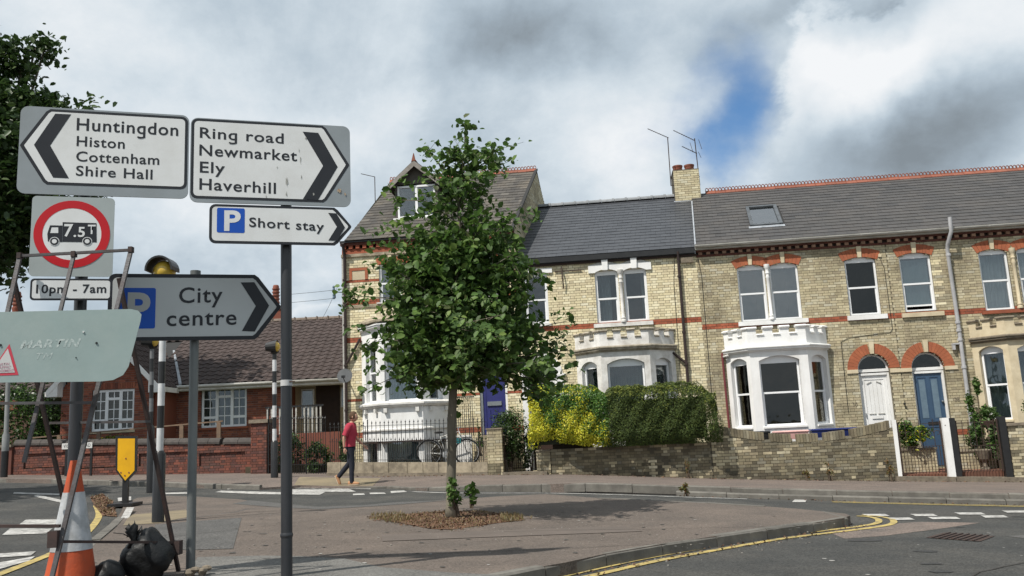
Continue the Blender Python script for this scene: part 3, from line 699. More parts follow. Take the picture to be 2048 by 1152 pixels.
# ---- paint and patches
def stripe(name, a, b, w_, m, up=.004, n=8, mb=None):
    a, b = Vector(a), Vector(b); d = (b - a).normalized(); s = Vector((-d.y, d.x)) * w_ / 2; q = mb or MB()
    for i in range(n):
        p0 = a + (b - a) * i / n; p1 = a + (b - a) * (i + 1) / n
        q.face([(*p, H(*p) + up) for p in (tuple(p0 - s), tuple(p1 - s), tuple(p1 + s), tuple(p0 + s))])
    return q if mb else q.build(name, m, fix=False, kind='structure')
def pline(name, pts, w_, m, up=.008, off=0.0):
    pts = [Vector(p) for p in pts]; q = MB(); f = []
    for i, p in enumerate(pts):
        d = (pts[min(i + 1, len(pts) - 1)] - pts[max(i - 1, 0)]).normalized(); s = Vector((-d.y, d.x)); f.append((p + s * (off - w_ / 2), p + s * (off + w_ / 2)))
    for (a, b), (c, d) in zip(f[:-1], f[1:]): q.face([(*p, H(*p) + up) for p in (tuple(a), tuple(c), tuple(d), tuple(b))])
    return q.build(name, m, fix=False, kind='structure')
def smooth(pts, k=6):
    pts = [Vector(p) for p in pts]; out = []
    for i in range(len(pts) - 1):
        p0, p1, p2, p3 = pts[max(i - 1, 0)], pts[i], pts[i + 1], pts[min(i + 2, len(pts) - 1)]
        for j in range(k):
            t = j / k; out.append(.5 * ((2 * p1) + (p2 - p0) * t + (2 * p0 - 5 * p1 + 4 * p2 - p3) * t * t + (3 * p1 - p0 - 3 * p2 + p3) * t ** 3))
    return out + [pts[-1]]
yl = smooth(gp([(900, 1195), (1140, 1148), (1307, 1113), (1519, 1077), (1650, 1061), (1715, 1053), (1748, 1047), (1752, 1040), (1737, 1035), (1712, 1033)]))
pline('yellow_line', yl, .085, ypaint, off=-.03); pline('yellow_line', yl, .085, ypaint, off=-.21)
yl2 = smooth(gp([(-40, 1165), (60, 1126), (112, 1104), (160, 1077), (188, 1050), (198, 1030), (192, 1012)])); pline('yellow_line', yl2, .10, ypaint)
def dash(l, name='give_way_dash', m=wpaint, up=.008):
    b = MB(); P = [G(px, py, 0) for px, py in l]; b.face([(p.x, p.y, H(p.x, p.y) + up) for p in P]); return b.build(name, m, fix=False, kind='structure')
dash([(1590, 999), (1614, 999), (1611, 1005), (1584, 1005)], 'white_mark')
for x0, x1, y in ((1724, 1780, 1031), (1820, 1876, 1031), (1908, 1972, 1028), (2003, 2060, 1024)): dash([(x0, y - 2), (x1 - 10, y - 2.2), (x1, y + 2), (x0 + 12, y + 2.2)])
for x0, x1, y in ((1768, 1830, 1038.5), (1851, 1922, 1037), (1957, 2018, 1034)): dash([(x0 + 4, y - 2.2), (x1 - 10, y - 2.4), (x1, y + 2), (x0 + 14, y + 2.4)])
for q in ([(582, 974.5), (740, 976.5), (742, 979), (582, 977)], [(575, 979.5), (700, 979), (712, 984), (575, 985)], [(443, 982), (560, 985), (650, 985), (640, 990), (520, 989), (430, 985)], [(706, 988), (728, 987.5), (730, 990.5), (706, 991)],
          [(739, 986), (768, 985.5), (772, 988.5), (740, 989)], [(781, 983), (808, 981.5), (814, 984.5), (782, 987)], [(452, 977), (470, 975), (472, 978), (455, 979.5)], [(240, 962), (430, 968), (430, 970), (240, 964)][:0] or [(330, 986), (380, 985), (382, 988), (332, 989)]): dash(q, 'zebra_stripe')
for q in ([(52, 1040), (122, 1040), (108, 1051), (34, 1053)], [(20, 1058), (105, 1058), (92, 1068), (4, 1071)], [(-10, 1109), (72, 1104), (62, 1112), (-10, 1117)], [(-10, 1128), (70, 1114), (58, 1123), (-10, 1142)], [(28, 985), (120, 988), (118, 991), (26, 988)], [(75, 990), (130, 1002), (122, 1006), (66, 993)]): dash(q, 'left_road_mark')
dash([(253, 1027), (268, 1027), (256, 1053), (240, 1053)], 'white_mark', up=.10); dash([(235, 1003), (262, 1000), (262, 1008), (236, 1010)], 'white_mark', up=.07)
def patch(name, l, m, up, base_up=.0, st=.5, top=None): return sheet(name, gp(l, base_up), up, m, st)
patch('gravelly_road_patch', [(1655, 1064), (1760, 1050), (1840, 1044), (1960, 1046), (1880, 1058), (1770, 1072), (1690, 1078)], patchB, .003, st=.6)
patch('dark_pavement_patch', [(385, 1043), (483, 1036), (476, 1062), (466, 1098), (392, 1100), (300, 1100), (310, 1050)], patchD, lambda x, y: isl_up(x, y) + .004, .11, .4)
patch('pale_pavement_patch', [(395, 1115), (525, 1112), (600, 1113), (690, 1118), (760, 1135), (900, 1146), (985, 1150), (1003, 1152), (900, 1178), (700, 1190), (420, 1190), (380, 1140)], patchL, lambda x, y: isl_up(x, y) + .004, .11, .4)
patch('grey_crossing_patch', [(465, 1005), (560, 1012), (640, 1021), (745, 1013), (860, 1001), (900, 998), (800, 1001), (720, 1009), (640, 1012), (560, 1004), (500, 998)], patchD, lambda x, y: isl_up(x, y) + .004, .05, .5)
patch('tactile_paving', [(600, 958), (762, 961), (745, 972), (588, 971)], buff, lambda x, y: farup(x, y) + .005, .06, .3)
patch('tactile_paving', [(262, 1026), (372, 1010), (380, 1034), (320, 1048), (246, 1053)], buff, lambda x, y: isl_up(x, y) + .004, .1, .4)
# a run of tar and the crack in the pavement
pline('tar_seam', smooth(gp([(330, 1046), (400, 1036), (470, 1026), (505, 1019), (560, 1017)], .1)), .035, M_['black'], up=.117)
# road drain cover, a shallow iron frame with bars
def on_road(px, py, up=0.0): return G(px, py, up)
dc = [on_road(*p) for p in ((1852, 1076), (1888, 1066), (1990, 1073), (1960, 1084))]
root = thing('drain_cover', 'rusty brown rectangular iron drain cover set in the near road at the right', 'drain cover', (dc[0] + dc[2]) / 2)
b = MB(); b.face([p + Vector((0, 0, .006)) for p in dc]); b.build('cover_plate', M_['iron'], root, fix=False)
for i in range(1, 8):
    t = i / 8; a = dc[0].lerp(dc[3], t); c = dc[1].lerp(dc[2], t); MB().bar(a + Vector((0, 0, .012)), c + Vector((0, 0, .012)), .02, .01).build('grate_bar', M_['iron'], root)
# ---- kerbs: stones of about 0.9 m
def kerb(pts, upf, h, wd, inward, name='kerb', jit=.006, L=.914):
    pts = [Vector(p) for p in pts]; d = [0]
    for a, b_ in zip(pts[:-1], pts[1:]): d.append(d[-1] + (b_ - a).length)
    def ev(s):
        s = max(0, min(d[-1], s))
        for i in range(len(d) - 1):
            if s <= d[i + 1]: t = (s - d[i]) / max(1e-9, d[i + 1] - d[i]); return pts[i].lerp(pts[i + 1], t)
        return pts[-1]
    k = bpy.data.objects.new(name, None); col.objects.link(k); k['kind'] = 'structure'; k.location = (*pts[0], H(*pts[0])); WM[k.name] = Matrix.Translation(k.location)
    n = max(1, int(d[-1] / L)); Ls = d[-1] / n
    for i in range(n):
        a, c = ev(i * Ls + .006), ev((i + 1) * Ls - .006); dd = (c - a).normalized(); s = Vector((-dd.y, dd.x)) * inward * wd; a = a - s * (.012 / wd); c = c - s * (.012 / wd); j = random.uniform(-jit, jit); mb = MB(); bv = .018
        za, zb = H(*a) + upf(*a) + j, H(*c) + upf(*c) + j; s1 = s * (bv / wd)
        mb.prism([(a.x, a.y, za - h), (a.x, a.y, za - bv), (a.x + s1.x, a.y + s1.y, za), (a.x + s.x, a.y + s.y, za), (a.x + s.x, a.y + s.y, za - h)], (c.x - a.x, c.y - a.y, zb - za))
        mb.build('kerb_stone', kerbm, k)
kf = smooth(isl_near[-2:] + isl_front + isl_back[:5], 3)
kerb(kf, lambda x, y: isl_up(x, y) + .004, .22, .125, 1)
kerb(smooth(isl_left[:] + isl_near[:2], 3), lambda x, y: isl_up(x, y) + .004, .2, .125, 1)
kNv = smooth(kN[7:-1], 3); kerb(kNv, lambda x, y: farup(x, y) + .003, .16, .12, 1)
# lower step of the double kerb
low = [Vector(p) for p in smooth([tuple(at(px, py, Y)[:2]) for px, py, Y in ((1352, 989, 16.15), (1580, 990.5, 15.62), (1820, 996, 15.08), (2040, 1002, 14.63), (2200, 1006, 14.25))] + [(14.3, 12.8)], 3)]
kerb(low, lambda x, y: .085, .2, .16, 1)
kerb(smooth(kN[:6], 3), lambda x, y: .113, .16, .12, 1)

def along(pts, d0):
    pts = [Vector(p) for p in pts]; out = []
    for i, p in enumerate(pts):
        d = (pts[min(i + 1, len(pts) - 1)] - pts[max(i - 1, 0)]).normalized(); out.append(p + Vector((d.y, -d.x)) * d0)
    return out
lowx = [p for p in low if p.x > 4.9]; pline('yellow_line', along(lowx, .30), .10, ypaint); pline('yellow_line', along(lowx, .52), .10, ypaint)
pline('edge_line', smooth([(G(826, 984, 0)[:2]), (G(960, 987, 0)[:2])] + [tuple(p) for p in along([p for p in low if p.x < 4.4], .34)]), .12, wpaint)

# gum spots, oil marks, cracks and old trench seams
def blots(name, n, poly, r, m, up, seed, sx=1.0):
    q = random.Random(seed); xs = [p[0] for p in poly]; ys = [p[1] for p in poly]; b = MB(); k = 0
    while k < n:
        x, y = q.uniform(min(xs), max(xs)), q.uniform(min(ys), max(ys))
        if not pip(x, y, poly): continue
        k += 1; s_ = r * q.uniform(.35, 1.6); P = []
        for i in range(9): a = 2 * math.pi * i / 9; e_ = s_ * q.uniform(.6, 1.15); X_, Y_ = x + e_ * sx * math.cos(a), y + e_ * math.sin(a); P.append((X_, Y_, H(X_, Y_) + (up(X_, Y_) if callable(up) else up)))
        b.face(P)
    return b.build(name, m, None, fix=False, kind='stuff')
iu = lambda x, y: isl_up(x, y) + .0055
inn = [(-3.6, 6.2), (-1, 6.6), (1.5, 8.2), (3.4, 10.0), (3.2, 11.3), (0, 13), (-4, 13.5), (-4.2, 8)]
blots('gum_spots', 150, inn, .022, mat('old_gum', (.06, .056, .05), (.09, .085, .078), 20, .7), iu, 5); blots('pale_spots', 60, inn, .014, mat('pale_droppings', (.34, .33, .31)), iu, 6)
rdp = [(1.2, 6.2), (9, 6.2), (12, 12), (6, 13), (4.8, 11)]; blots('oil_marks', 16, rdp, .09, mat('oil_stain', (.028, .028, .028), (.04, .04, .04), 8, .6), .0045, 7, 2.2); blots('pale_spots', 60, rdp, .018, mat('pale_droppings', (.34, .33, .31)), .0045, 8)
crackm = mat('open_crack', (.03, .028, .025), (.05, .045, .04), 20, .95)
def crack(a, b_, up, seed, w_=.010, n=22, wob=.05):
    q = random.Random(seed); a, b_ = Vector(a), Vector(b_); o = 0; P = []
    for i in range(n + 1): o += q.gauss(0, wob / 3); o *= .92; d = (b_ - a).normalized(); P.append(a.lerp(b_, i / n) + Vector((-d.y, d.x)) * o)
    return pline('crack', P, w_, crackm, up)
crack((-2.4, 7.2), (1.8, 8.6), .1165, 1); crack((-.2, 9.4), (3.6, 10.2), .1165, 2, .008); crack((-3.8, 9.3), (-1.6, 12.4), .1165, 3, .008); crack((2.8, 6.3), (7.8, 10.8), .0055, 4, .014, 30, .09); crack((5.2, 6.4), (10.5, 9.0), .0055, 5, .012, 30, .09)
sheet('trench_patch', [(5.6, 9.3), (8.6, 10.6), (8.4, 11.1), (5.4, 9.8)], .0035, patchD, .5)
sheet('trench_patch', [(-1.4, 8.6), (1.3, 9.5), (1.15, 10.0), (-1.5, 9.15)], iu, mat('worn_pink_patch', (.135, .112, .097), (.11, .092, .08), 2, .92, .4, 200), .4)
# ------------------------------------------------------------------ the terrace
ZB = -.75                                       # walls start below the garden level
YR, ZR = 4.0, 8.72                              # ridge: this far back, this high
def hz(u, y): p = FM @ Vector((u, y, 0)); return p
# ---------- house with the white bay (number 30)
h30 = thing('terraced_house', 'yellow brick terraced house with bright white bay window and white front door', 'house', (0, 0, -.4), FM)
OA = seg(1.09, 1.86, 3.84, 5.35, .10); OB = seg(1.98, 2.77, 3.84, 5.35, .10); OC = seg(4.05, 4.89, 3.83, 5.36, .10)
OD = seg(4.08, 4.92, -.30, 2.32, .42); OBAY = seg(.72, 3.18, -.8, 2.95)
brick_wall(h30, FM, 0.0, 5.19, ZB, 5.76, [OA, OB, OC, OD, OBAY], bands=((3.675, 3.825),), m='yb2', matf=lambda u, z: 'yb2' if z > .9 or u > 3.3 else 'yb3', seed=2)
for u0, u1 in ((1.09, 1.86), (1.98, 2.77)): voussoirs(h30, FM, u0 - .03, u1 + .03, 5.35, .10, .25, 8, 'rub', key='cream', keyw=.11, y0=-.012)
voussoirs(h30, FM, 4.0, 4.94, 5.36, .10, .25, 10, 'rub', key='cream', keyw=.12, y0=-.012)
w = sash(h30, FM, 1.09, 1.86, 3.84, 5.35, .10, .06, 4.62, gl='glass'); w = sash(h30, FM, 1.98, 2.77, 3.84, 5.35, .10, .06, 4.62)
w = sash(h30, FM, 4.05, 4.89, 3.83, 5.36, .10, .06, 4.60, gl='glassk')
colonette(h30, FM, 1.92, -.03, 3.84, 5.42)
sill(h30, FM, 1.0, 2.9, 3.71, 3.84); sill(h30, FM, 3.96, 5.02, 3.69, 3.83)
bay(h30, FM, .57, 3.33, 1.10, 2.63, .70, ZB, .92, 2.66, .13, 2.96, 3.40, 3.60, zrail=1.80, front_merlons=4, gl='glassk', fwin=(.23, .23), swin=(.15, .13))
MB(FM).tube([(.47, -.06, 2.98), (.49, -.06, .2)], .03, 8).build('thin_pipe', mat('maroon_pipe', (.16, .04, .045)), h30)
MB(FM).tube([(.62, -.2, 2.9), (.5, -.07, 2.88)], .03, 8).build('pipe_bend', M_['white2'], h30)
# arched doorway
voussoirs(h30, FM, 4.08, 4.92, 2.33, .42, .27, 18, 'rub', key='cream', keyw=.12, y0=-.012, gap=.008)
b = MB(FM); b.box(3.78, 4.08, -.03, .10, 2.23, 2.33); b.build('impost', M_['cream'], h30)
d, s, a, bb_ = panel_door(h30, FM, 4.08, 4.92, -.30, 2.16, .14, 'white', None)
s.box(a + .085, bb_ - .085, .14, .154, -.28, .0); s.build('door_panelling', M_['white'], d)
for sgn, x0 in ((1, a + .15), (-1, bb_ - .15)):
    MB(FM).bar((x0, .137, 1.93), (x0 + sgn * .13, .137, 1.99), .018, .012, (0, 1, 0)).build('moulding', M_['gutter'], d)
for k in range(5): MB(FM).box(a + .10 + k * .105, a + .106 + k * .105, .149, .151, 1.1, 2.0).build('board_joint', M_['gutter'], d)
MB(FM).box(a + .2, bb_ - .2, .130, .142, .98, 1.06).build('letterbox', M_['white'], d)
for x0 in (a + .14, bb_ - .32): MB(FM).box(x0, x0 + .18, .134, .15, 1.10, 1.12).build('moulding', M_['gutter'], d)
MB(FM).bar((a + .05, .12, 1.02), (a + .05, .12, 1.14), .02).build('door_handle', M_['steel'], d)
def fanlight(root, u0, u1, z, y, m='white'):
    f = MB(FM); ap, _ = arch_pts(u0, u1, z, (u1 - u0) / 2 - .001, 14); ai, _ = arch_pts(u0 + .05, u1 - .05, z, (u1 - u0) / 2 - .05, 14)
    for p, q, r, t in zip(ap[:-1], ap[1:], ai[1:], ai[:-1]): f.prism([(p[0], y, p[1]), (q[0], y, q[1]), (r[0], y, r[1]), (t[0], y, t[1])], (0, .05, 0))
    f.box(u0, u1, y - .01, y + .06, z - .06, z + .02); o = f.build('fanlight', M_[m], root)
    g = MB(FM); g.prism([(q[0], y + .02, q[1]) for q in ai], (0, .006, 0)); g.build('pane', M_['glassk'], o); room(o, FM, u0, u1, z - .3, z + .45, y + .08, y + 1.4)
fanlight(h30, 4.08, 4.92, 2.31, .12)
MB(FM).lathe((5.18, -.03, 1.34), [(.03, 0), (.035, .02), (.02, .05)], 10, (0, -1, 0)).build('doorbell', M_['black'], h30)
# house to the right
h28 = thing('terraced_house', 'yellow brick terraced house with slate blue door and cream stone bay at the right edge', 'house', (5.2, 0, -.5), FM)
OE = seg(5.52, 6.36, 3.84, 5.38, .10); OF = seg(7.62, 8.38, 3.75, 5.34, .10); OG = seg(8.62, 9.40, 3.75, 5.34, .10); OH = seg(5.49, 6.35, -.35, 2.28, .43); OB2 = seg(7.28, 9.72, -.9, 2.9)
def pat(u, z): return 'yb1' if (6.37 < u < 6.62 and 4 < z < 5.35 and int(z / .075) % 4 < 2) else 'yb2'
brick_wall(h28, FM, 5.20, 10.6, ZB - .1, 5.76, [OE, OF, OG, OH, OB2], bands=((3.675, 3.825), (.45, .60)), m='yb2', matf=pat, seed=5, nparts=300)
voussoirs(h28, FM, 5.48, 6.40, 5.38, .10, .24, 10, 'rub', key='cream', keyw=.12, y0=-.012)
for u0, u1 in ((7.62, 8.38), (8.62, 9.40)): voussoirs(h28, FM, u0 - .03, u1 + .03, 5.34, .10, .25, 8, 'rub', key='cream', keyw=.11, y0=-.012)
w = sash(h28, FM, 5.52, 6.36, 3.84, 5.38, .10, .06, 4.61, openl=.09); curtain(w, FM, 5.58, 6.30, 4.62, 5.3, .17, 'blind', .004); curtain(w, FM, 5.58, 6.30, 4.0, 4.58, .17, 'blind', .004)
for u0, u1 in ((7.62, 8.38), (8.62, 9.40)):
    w = sash(h28, FM, u0, u1, 3.75, 5.34, .10, .06, 4.56); curtain(w, FM, u0 + .05, u1 - .05, 3.8, 5.3, .2, 'curtain', .03)
colonette(h28, FM, 8.50, -.03, 3.75, 5.42, 'cream'); sill(h28, FM, 5.41, 6.51, 3.68, 3.81, m='cream'); sill(h28, FM, 7.5, 9.5, 3.64, 3.75, m='rb')
bay(h28, FM, 7.12, 9.88, 7.73, 9.27, .70, ZB - .1, .80, 2.62, .14, 2.90, 3.30, 3.50, m='cream', capm='cap', zrail=1.72, fm='pvc', gl='glassd', curt='curtain', scurt='curtain', fwin=(.22, .22), swin=(.16, .14))
voussoirs(h28, FM, 5.49, 6.35, 2.29, .43, .27, 18, 'rub', key='cream', keyw=.12, y0=-.012, gap=.008)
b = MB(FM); b.box(4.92, 5.49, -.03, .10, 2.20, 2.30); b.build('impost', M_['cream'], h30); b = MB(FM); b.box(6.35, 6.68, -.03, .10, 2.20, 2.30); b.build('impost', M_['cream'], h28)
d, s, a, bb_ = panel_door(h28, FM, 5.49, 6.35, -.35, 2.14, .14, 'bdoor', None, label='slate blue panelled door with two frosted panes')
c = (a + bb_) / 2; s.box(c - .05, c + .05, .14, .154, .85, 2.02); s.box(a + .085, bb_ - .085, .14, .154, .68, .88); s.box(a + .085, bb_ - .085, .14, .154, -.33, -.1); s.build('door_panelling', M_['bdoor'], d)
for x0, x1 in ((a + .085, c - .05), (c + .05, bb_ - .085)):
    MB(FM).box(x0 + .03, x1 - .03, .146, .152, .93, 1.97).build('pane', M_['frost'], d)
MB(FM).box(c - .13, c + .13, .128, .142, .74, .83).build('letterbox', M_['black'], d); MB(FM).lathe((bb_ - .05, .13, 1.36), [(.02, 0), (.035, .02), (.03, .05), (.005, .055)], 10, (0, -1, 0)).build('door_knob', M_['steel'], d)
fanlight(h28, 5.49, 6.35, 2.28, .12)
# roof of both right-hand houses
skyl = None
for root, ua, ub, sd_, hl in ((h30, .0, 5.2, 11, [(1.79 - .12, 2.60 + .05, 1.12, 3.12)]), (h28, 5.2, 11.6, 12, [])):
    P30, L30 = slates(root, FM, ua, ub, -.18, 6.09, YR, ZR, seed=sd_, m='slate', n=300, holes=hl)
b = MB(FM)
for s_, root, ua, ub, n in ((0, h30, .95, 5.2, 13), (1, h28, 5.2, 11.6, 19)):
    ridge_crest(root, FM, lambda u: Vector((u + SH * YR, YR, ZR + .03)), ua - SH * YR, ub - SH * YR, n)
    # rear slope
    b = MB(FM); b.face([(ua + .48, YR, ZR), (ub + .48, YR, ZR), (ub + .9, 8.2, 6.1), (ua + .9, 8.2, 6.1)]); b.build('rear_roof', M_['slate'], root, fix=False)
    b = MB(FM); b.face([(ua + .9, 8, ZB), (ub + .9, 8, ZB), (ub + .9, 8, 6.1), (ua + .9, 8, 6.1)]); b.build('rear_wall', M_['mo'], root, fix=False)
    # eaves: dark red brick corbel with dentils, fascia and gutter
    x0 = ua if s_ else 0.0
    b = MB(FM); b.box(x0 + .002, ub - .002, -.06, .2, 5.90, 6.06); b.box(x0 + .002, ub - .002, -.03, .2, 5.76, 5.815); b.build('eaves_corbel', mat('dark_red_corbel', (.12, .045, .03), (.08, .03, .025), 9, .9, .3), root)
    MB(FM).box(x0 + .003, ub - .003, .04, .2, 5.70, 5.90).build('corbel_back', M_['bdark'], root)
    k = 0; u = x0 + .06
    dm = MB(FM.to_3x3().to_4x4()).box(0, .105, 0, .1, 0, .075).mesh('dentil', mat('dentil_brick', (.34, .22, .15), (.22, .12, .08), 5, .9, 0, 30, .3), None); dm.transform(WM[root.name].to_3x3().inverted().to_4x4())
    while u < ub - .1: piece(dm, 'dentil', root, (u, -.052, 5.82), FM); u += .225
    b = MB(FM); b.box(x0 - .03 if not s_ else x0, ub, -.13, -.06, 5.955, 6.01); b.box(x0 - .03 if not s_ else x0, ub, -.15, -.13, 5.96, 6.08); b.build('fascia', M_['gutter'], root)
    g = MB(FM); pr = [(-.155 - .062 + .062 * math.cos(t), 6.075 + .075 * math.sin(t)) for t in [math.pi + math.pi * i / 8 for i in range(9)]]
    g.prism([(x0 - .04 if not s_ else x0, y, z) for y, z in pr], (ub - x0 + (.04 if not s_ else 0), 0, 0)); gt = g.build('gutter', M_['gutter'], root)
    u = x0 + .9
    while u < ub: MB(FM).prism([(u, y - .006, z - .006) for y, z in pr], (.05, 0, 0)).build('gutter_joint', M_['gutter'], gt); u += 1.8
# skylight on the slope
def sl(u, t, h=0):
    ty, tz = (YR + .18) / L30, (ZR - 6.09) / L30; y = -.18 + ty * t - tz * h; return Vector((u + SH * y, y, 6.09 + tz * t + ty * h))
def slq(mb, u0, u1, t0, t1, h0, h1): return mb.hexa([sl(u0, t0, h0), sl(u1, t0, h0), sl(u1, t1, h0), sl(u0, t1, h0), sl(u0, t0, h1), sl(u1, t0, h1), sl(u1, t1, h1), sl(u0, t1, h1)])
ua, ub, ta, tb = 1.64, 2.58, 1.20, 3.00
b = MB(FM); slq(b, ua, ua + .10, ta, tb, -.02, .07); slq(b, ub - .10, ub, ta, tb, -.02, .07); slq(b, ua + .1, ub - .1, tb - .12, tb, -.02, .075); slq(b, ua + .1, ub - .1, ta, ta + .12, -.02, .06)
sk = b.build('skylight', mat('skylight_frame', (.10, .11, .12), (.06, .065, .07), 4, .45), h30)
b = MB(FM); slq(b, ua + .1, ub - .1, ta + .12, tb - .12, .015, .025); b.build('pane', glass('skylight_glass', (.75, .78, .78), .30), sk)
b = MB(FM); slq(b, ua + .09, ub - .09, ta + .1, tb - .1, -.06, -.05); b.build('roller_blind', mat('pale_blind', (.55, .57, .56)), sk)
b = MB(FM); slq(b, ua - .05, ub + .05, ta - .16, ta, -.005, .022); b.build('flashing', M_['lead'], sk)
# drainpipe between door and bay: leaning stub above the gutter, joints and a bracket
pp = [(6.88, -.34, 6.34), (6.87, -.34, 5.95), (6.80, -.16, 5.62), (6.80, -.09, 5.45), (6.82, -.09, 3.2), (6.80, -.09, .1), (6.82, -.09, -.42)]
b = MB(FM).tube(pp, .052, 10); p_ = b.build('soil_pipe', M_['pipe'], h28, smooth=40)
for z in (5.3, 3.42, 3.2, 2.95, 2.2, 1.0): MB(FM).lathe((6.81, -.09, z), [(.055, 0), (.068, .005), (.068, .07), (.055, .075)], 10).build('pipe_collar', M_['pipe'], p_)
MB(FM).box(6.60, 6.80, -.12, .0, 2.86, 2.90).box(6.60, 6.66, -.11, -.02, 2.72, 2.86).build('pipe_bracket', M_['pipe'], p_)
# thin cable pinned to the brickwork
MB(FM).tube([(5.0, -.012, 5.45), (5.1, -.012, 5.1), (5.12, -.012, 3.40), (5.05, -.012, 3.30), (3.95, -.012, 3.22), (3.72, -.012, 3.12), (3.7, -.012, 1.2)], .007, 5).build('cable', M_['black'], h30)
MB(FM).box(4.98, 5.06, -.03, .0, 5.42, 5.5).build('junction_box', M_['cream'], h30)
# ---------- middle house
hm_ = thing('terraced_house', 'pale yellow brick terraced house with weathered white castellated bay behind the hedge', 'house', (-5.2, 0, -.1), FM)
MA = seg(-2.93, -2.26, 4.03, 5.50, .09); MC = seg(-2.12, -1.45, 4.03, 5.50, .09); MD = seg(-5.0, -4.31, 4.13, 5.60, .06); ME = seg(-5.06, -4.18, .0, 2.62, .43); MBY = seg(-3.45, -.95, -.6, 3.1)
brick_wall(hm_, FM, -5.2, 0, -.5, 5.80, [MA, MC, MD, ME, MBY], bands=((3.90, 4.02),), m='yb1', seed=7, mmo='mo')
for u0, u1 in ((-2.93, -2.26), (-2.12, -1.45)):
    w = sash(hm_, FM, u0, u1, 4.03, 5.50, .09, .06, 4.74, fw=.07, gl='glassd')
    if u0 < -2.5: curtain(w, FM, u0 + .02, u0 + .44, 4.08, 5.5, .2, 'curtain', .03)
    else: curtain(w, FM, u1 - .16, u1 - .02, 4.08, 5.5, .2, 'curtain', .03)
w = sash(hm_, FM, -5.0, -4.31, 4.13, 5.60, .06, .06, 4.83, fw=.075, gl='glassd')
colonette(hm_, FM, -2.19, -.03, 4.03, 5.55, 'white2', .05)
sill(hm_, FM, -3.04, -1.36, 3.91, 4.03, m='white2'); sill(hm_, FM, -5.1, -4.25, 4.05, 4.13, m='white2')
# painted stone lintel with two keystones and low pediment tops
b = MB(FM)
def lint(b, u0, u1, zs, rise, zt, x0, x1, yy=-.05):
    ap, _ = arch_pts(u0, u1, zs, rise, 8)
    for p, q in zip(ap[:-1], ap[1:]): b.prism([(p[0], yy, p[1]), (q[0], yy, q[1]), (q[0], yy, zt), (p[0], yy, zt)], (0, .15, 0))
    b.box(x0, u0, yy, .1, zs - .0, zt); b.box(u1, x1, yy, .1, zs, zt)
lint(b, -2.93, -2.26, 5.50, .09, 5.72, -3.10, -2.19); lint(b, -2.12, -1.45, 5.50, .09, 5.72, -2.19, -1.30); lt = b.build('lintel', M_['white'], hm_)
b = MB(FM)
for x0, x1 in ((-3.09, -2.2), (-2.18, -1.31)): b.prism([(x0, -.03, 5.723), (x1, -.03, 5.723), ((x0 + x1) / 2, -.03, 5.85)], (0, .12, 0))
b.build('pediment', M_['gutter'], hm_)
for c in (-2.62, -1.79): MB(FM).prism([(c - .075, -.10, 5.56), (c + .075, -.10, 5.56), (c + .09, -.10, 5.86), (c - .09, -.10, 5.86)], (0, .15, 0)).build('keystone', M_['white'], hm_)
b = MB(FM); lint(b, -5.0, -4.31, 5.60, .06, 5.74, -5.15, -4.15); b.build('lintel', M_['white'], hm_)
bay(hm_, FM, -3.60, -.82, -2.90, -1.56, .70, -.5, .95, 2.80, .14, 3.19, 3.56, 3.77, m='white2', capm='mossy', zrail=None, front_merlons=4, gl='glassd', curt='gcurt', fm='pvc', fwin=(.16, .16), swin=(.2, .18))
# arched white door surround
voussoirs(hm_, FM, -5.03, -4.21, 2.66, .41, .20, 14, 'white', key='white', keyw=.14, y0=-.05, gap=.004)
b = MB(FM); b.box(-5.19, -5.03, -.05, .1, 0, 2.66); b.box(-4.21, -4.00, -.05, .1, 0, 2.60); b.box(-4.21, -3.93, -.08, .1, 2.60, 2.665); b.build('door_surround', M_['white'], hm_)
panel_door(hm_, FM, -5.03, -4.21, .0, 2.42, .16, 'bdark', None)[1].build('door_panelling', M_['bdark'], hm_); fanlight(hm_, -5.03, -4.21, 2.6, .12)
MB(FM).tube([(-4.07, -.03, 5.62), (-3.3, -.03, 5.62)], .018, 6).build('washing_pole', M_['iron'], hm_); MB(FM).tube([(-3.87, -.06, 5.75), (-3.85, -.12, 5.4), (-3.84, -.07, 5.1)], .02, 6).build('iron_bracket', M_['iron'], hm_)
PM, LM = slates(hm_, FM, -5.2, .0, -.13, 6.04, YR, 8.66, gauge=.26, wd=.30, m='slateM', seed=21, n=300, thick=.005)
# half-round ridge tiles
rt = MB(FM.to_3x3().to_4x4()); n8 = 8
for (xa, xb, r) in ((0, .40, .115), (.36, .43, .135)):
    for i in range(n8):
        a, c = math.pi * i / n8, math.pi * (i + 1) / n8
        rt.prism([(xa, q * math.cos(t), q * math.sin(t) - .03) for q, t in ((r, a), (r, c), (r - .02, c), (r - .02, a))], (xb - xa, 0, 0), 0.)
rm = rt.mesh('ridge_tile', M_['ridge'], None, smooth=30); rm.transform(WM[hm_.name].to_3x3().inverted().to_4x4())
u = -5.2 + SH * YR
while u < .0: piece(rm, 'ridge_tile', hm_, (u, YR, 8.69), FM); u += .435
b = MB(FM); b.face([(-4.7, YR, 8.66), (.48, YR, 8.66), (.9, 8.2, 6.1), (-4.3, 8.2, 6.1)]); b.build('rear_roof', M_['slateM'], hm_, fix=False)
b = MB(FM); b.face([(-4.3, 8, -.4), (.9, 8, -.4), (.9, 8, 6.1), (-4.3, 8, 6.1)]); b.build('rear_wall', M_['mo'], hm_, fix=False)
b = MB(FM); b.box(-5.18, -.045, -.08, .1, 5.86, 6.01); b.box(-5.18, -.045, -.14, -.08, 5.88, 6.03); b.build('fascia', M_['black'], hm_)
b = MB(FM); b.box(-5.18, -.01, -.05, .1, 5.80, 5.86); b.build('eaves_course', M_['bdark'], hm_)
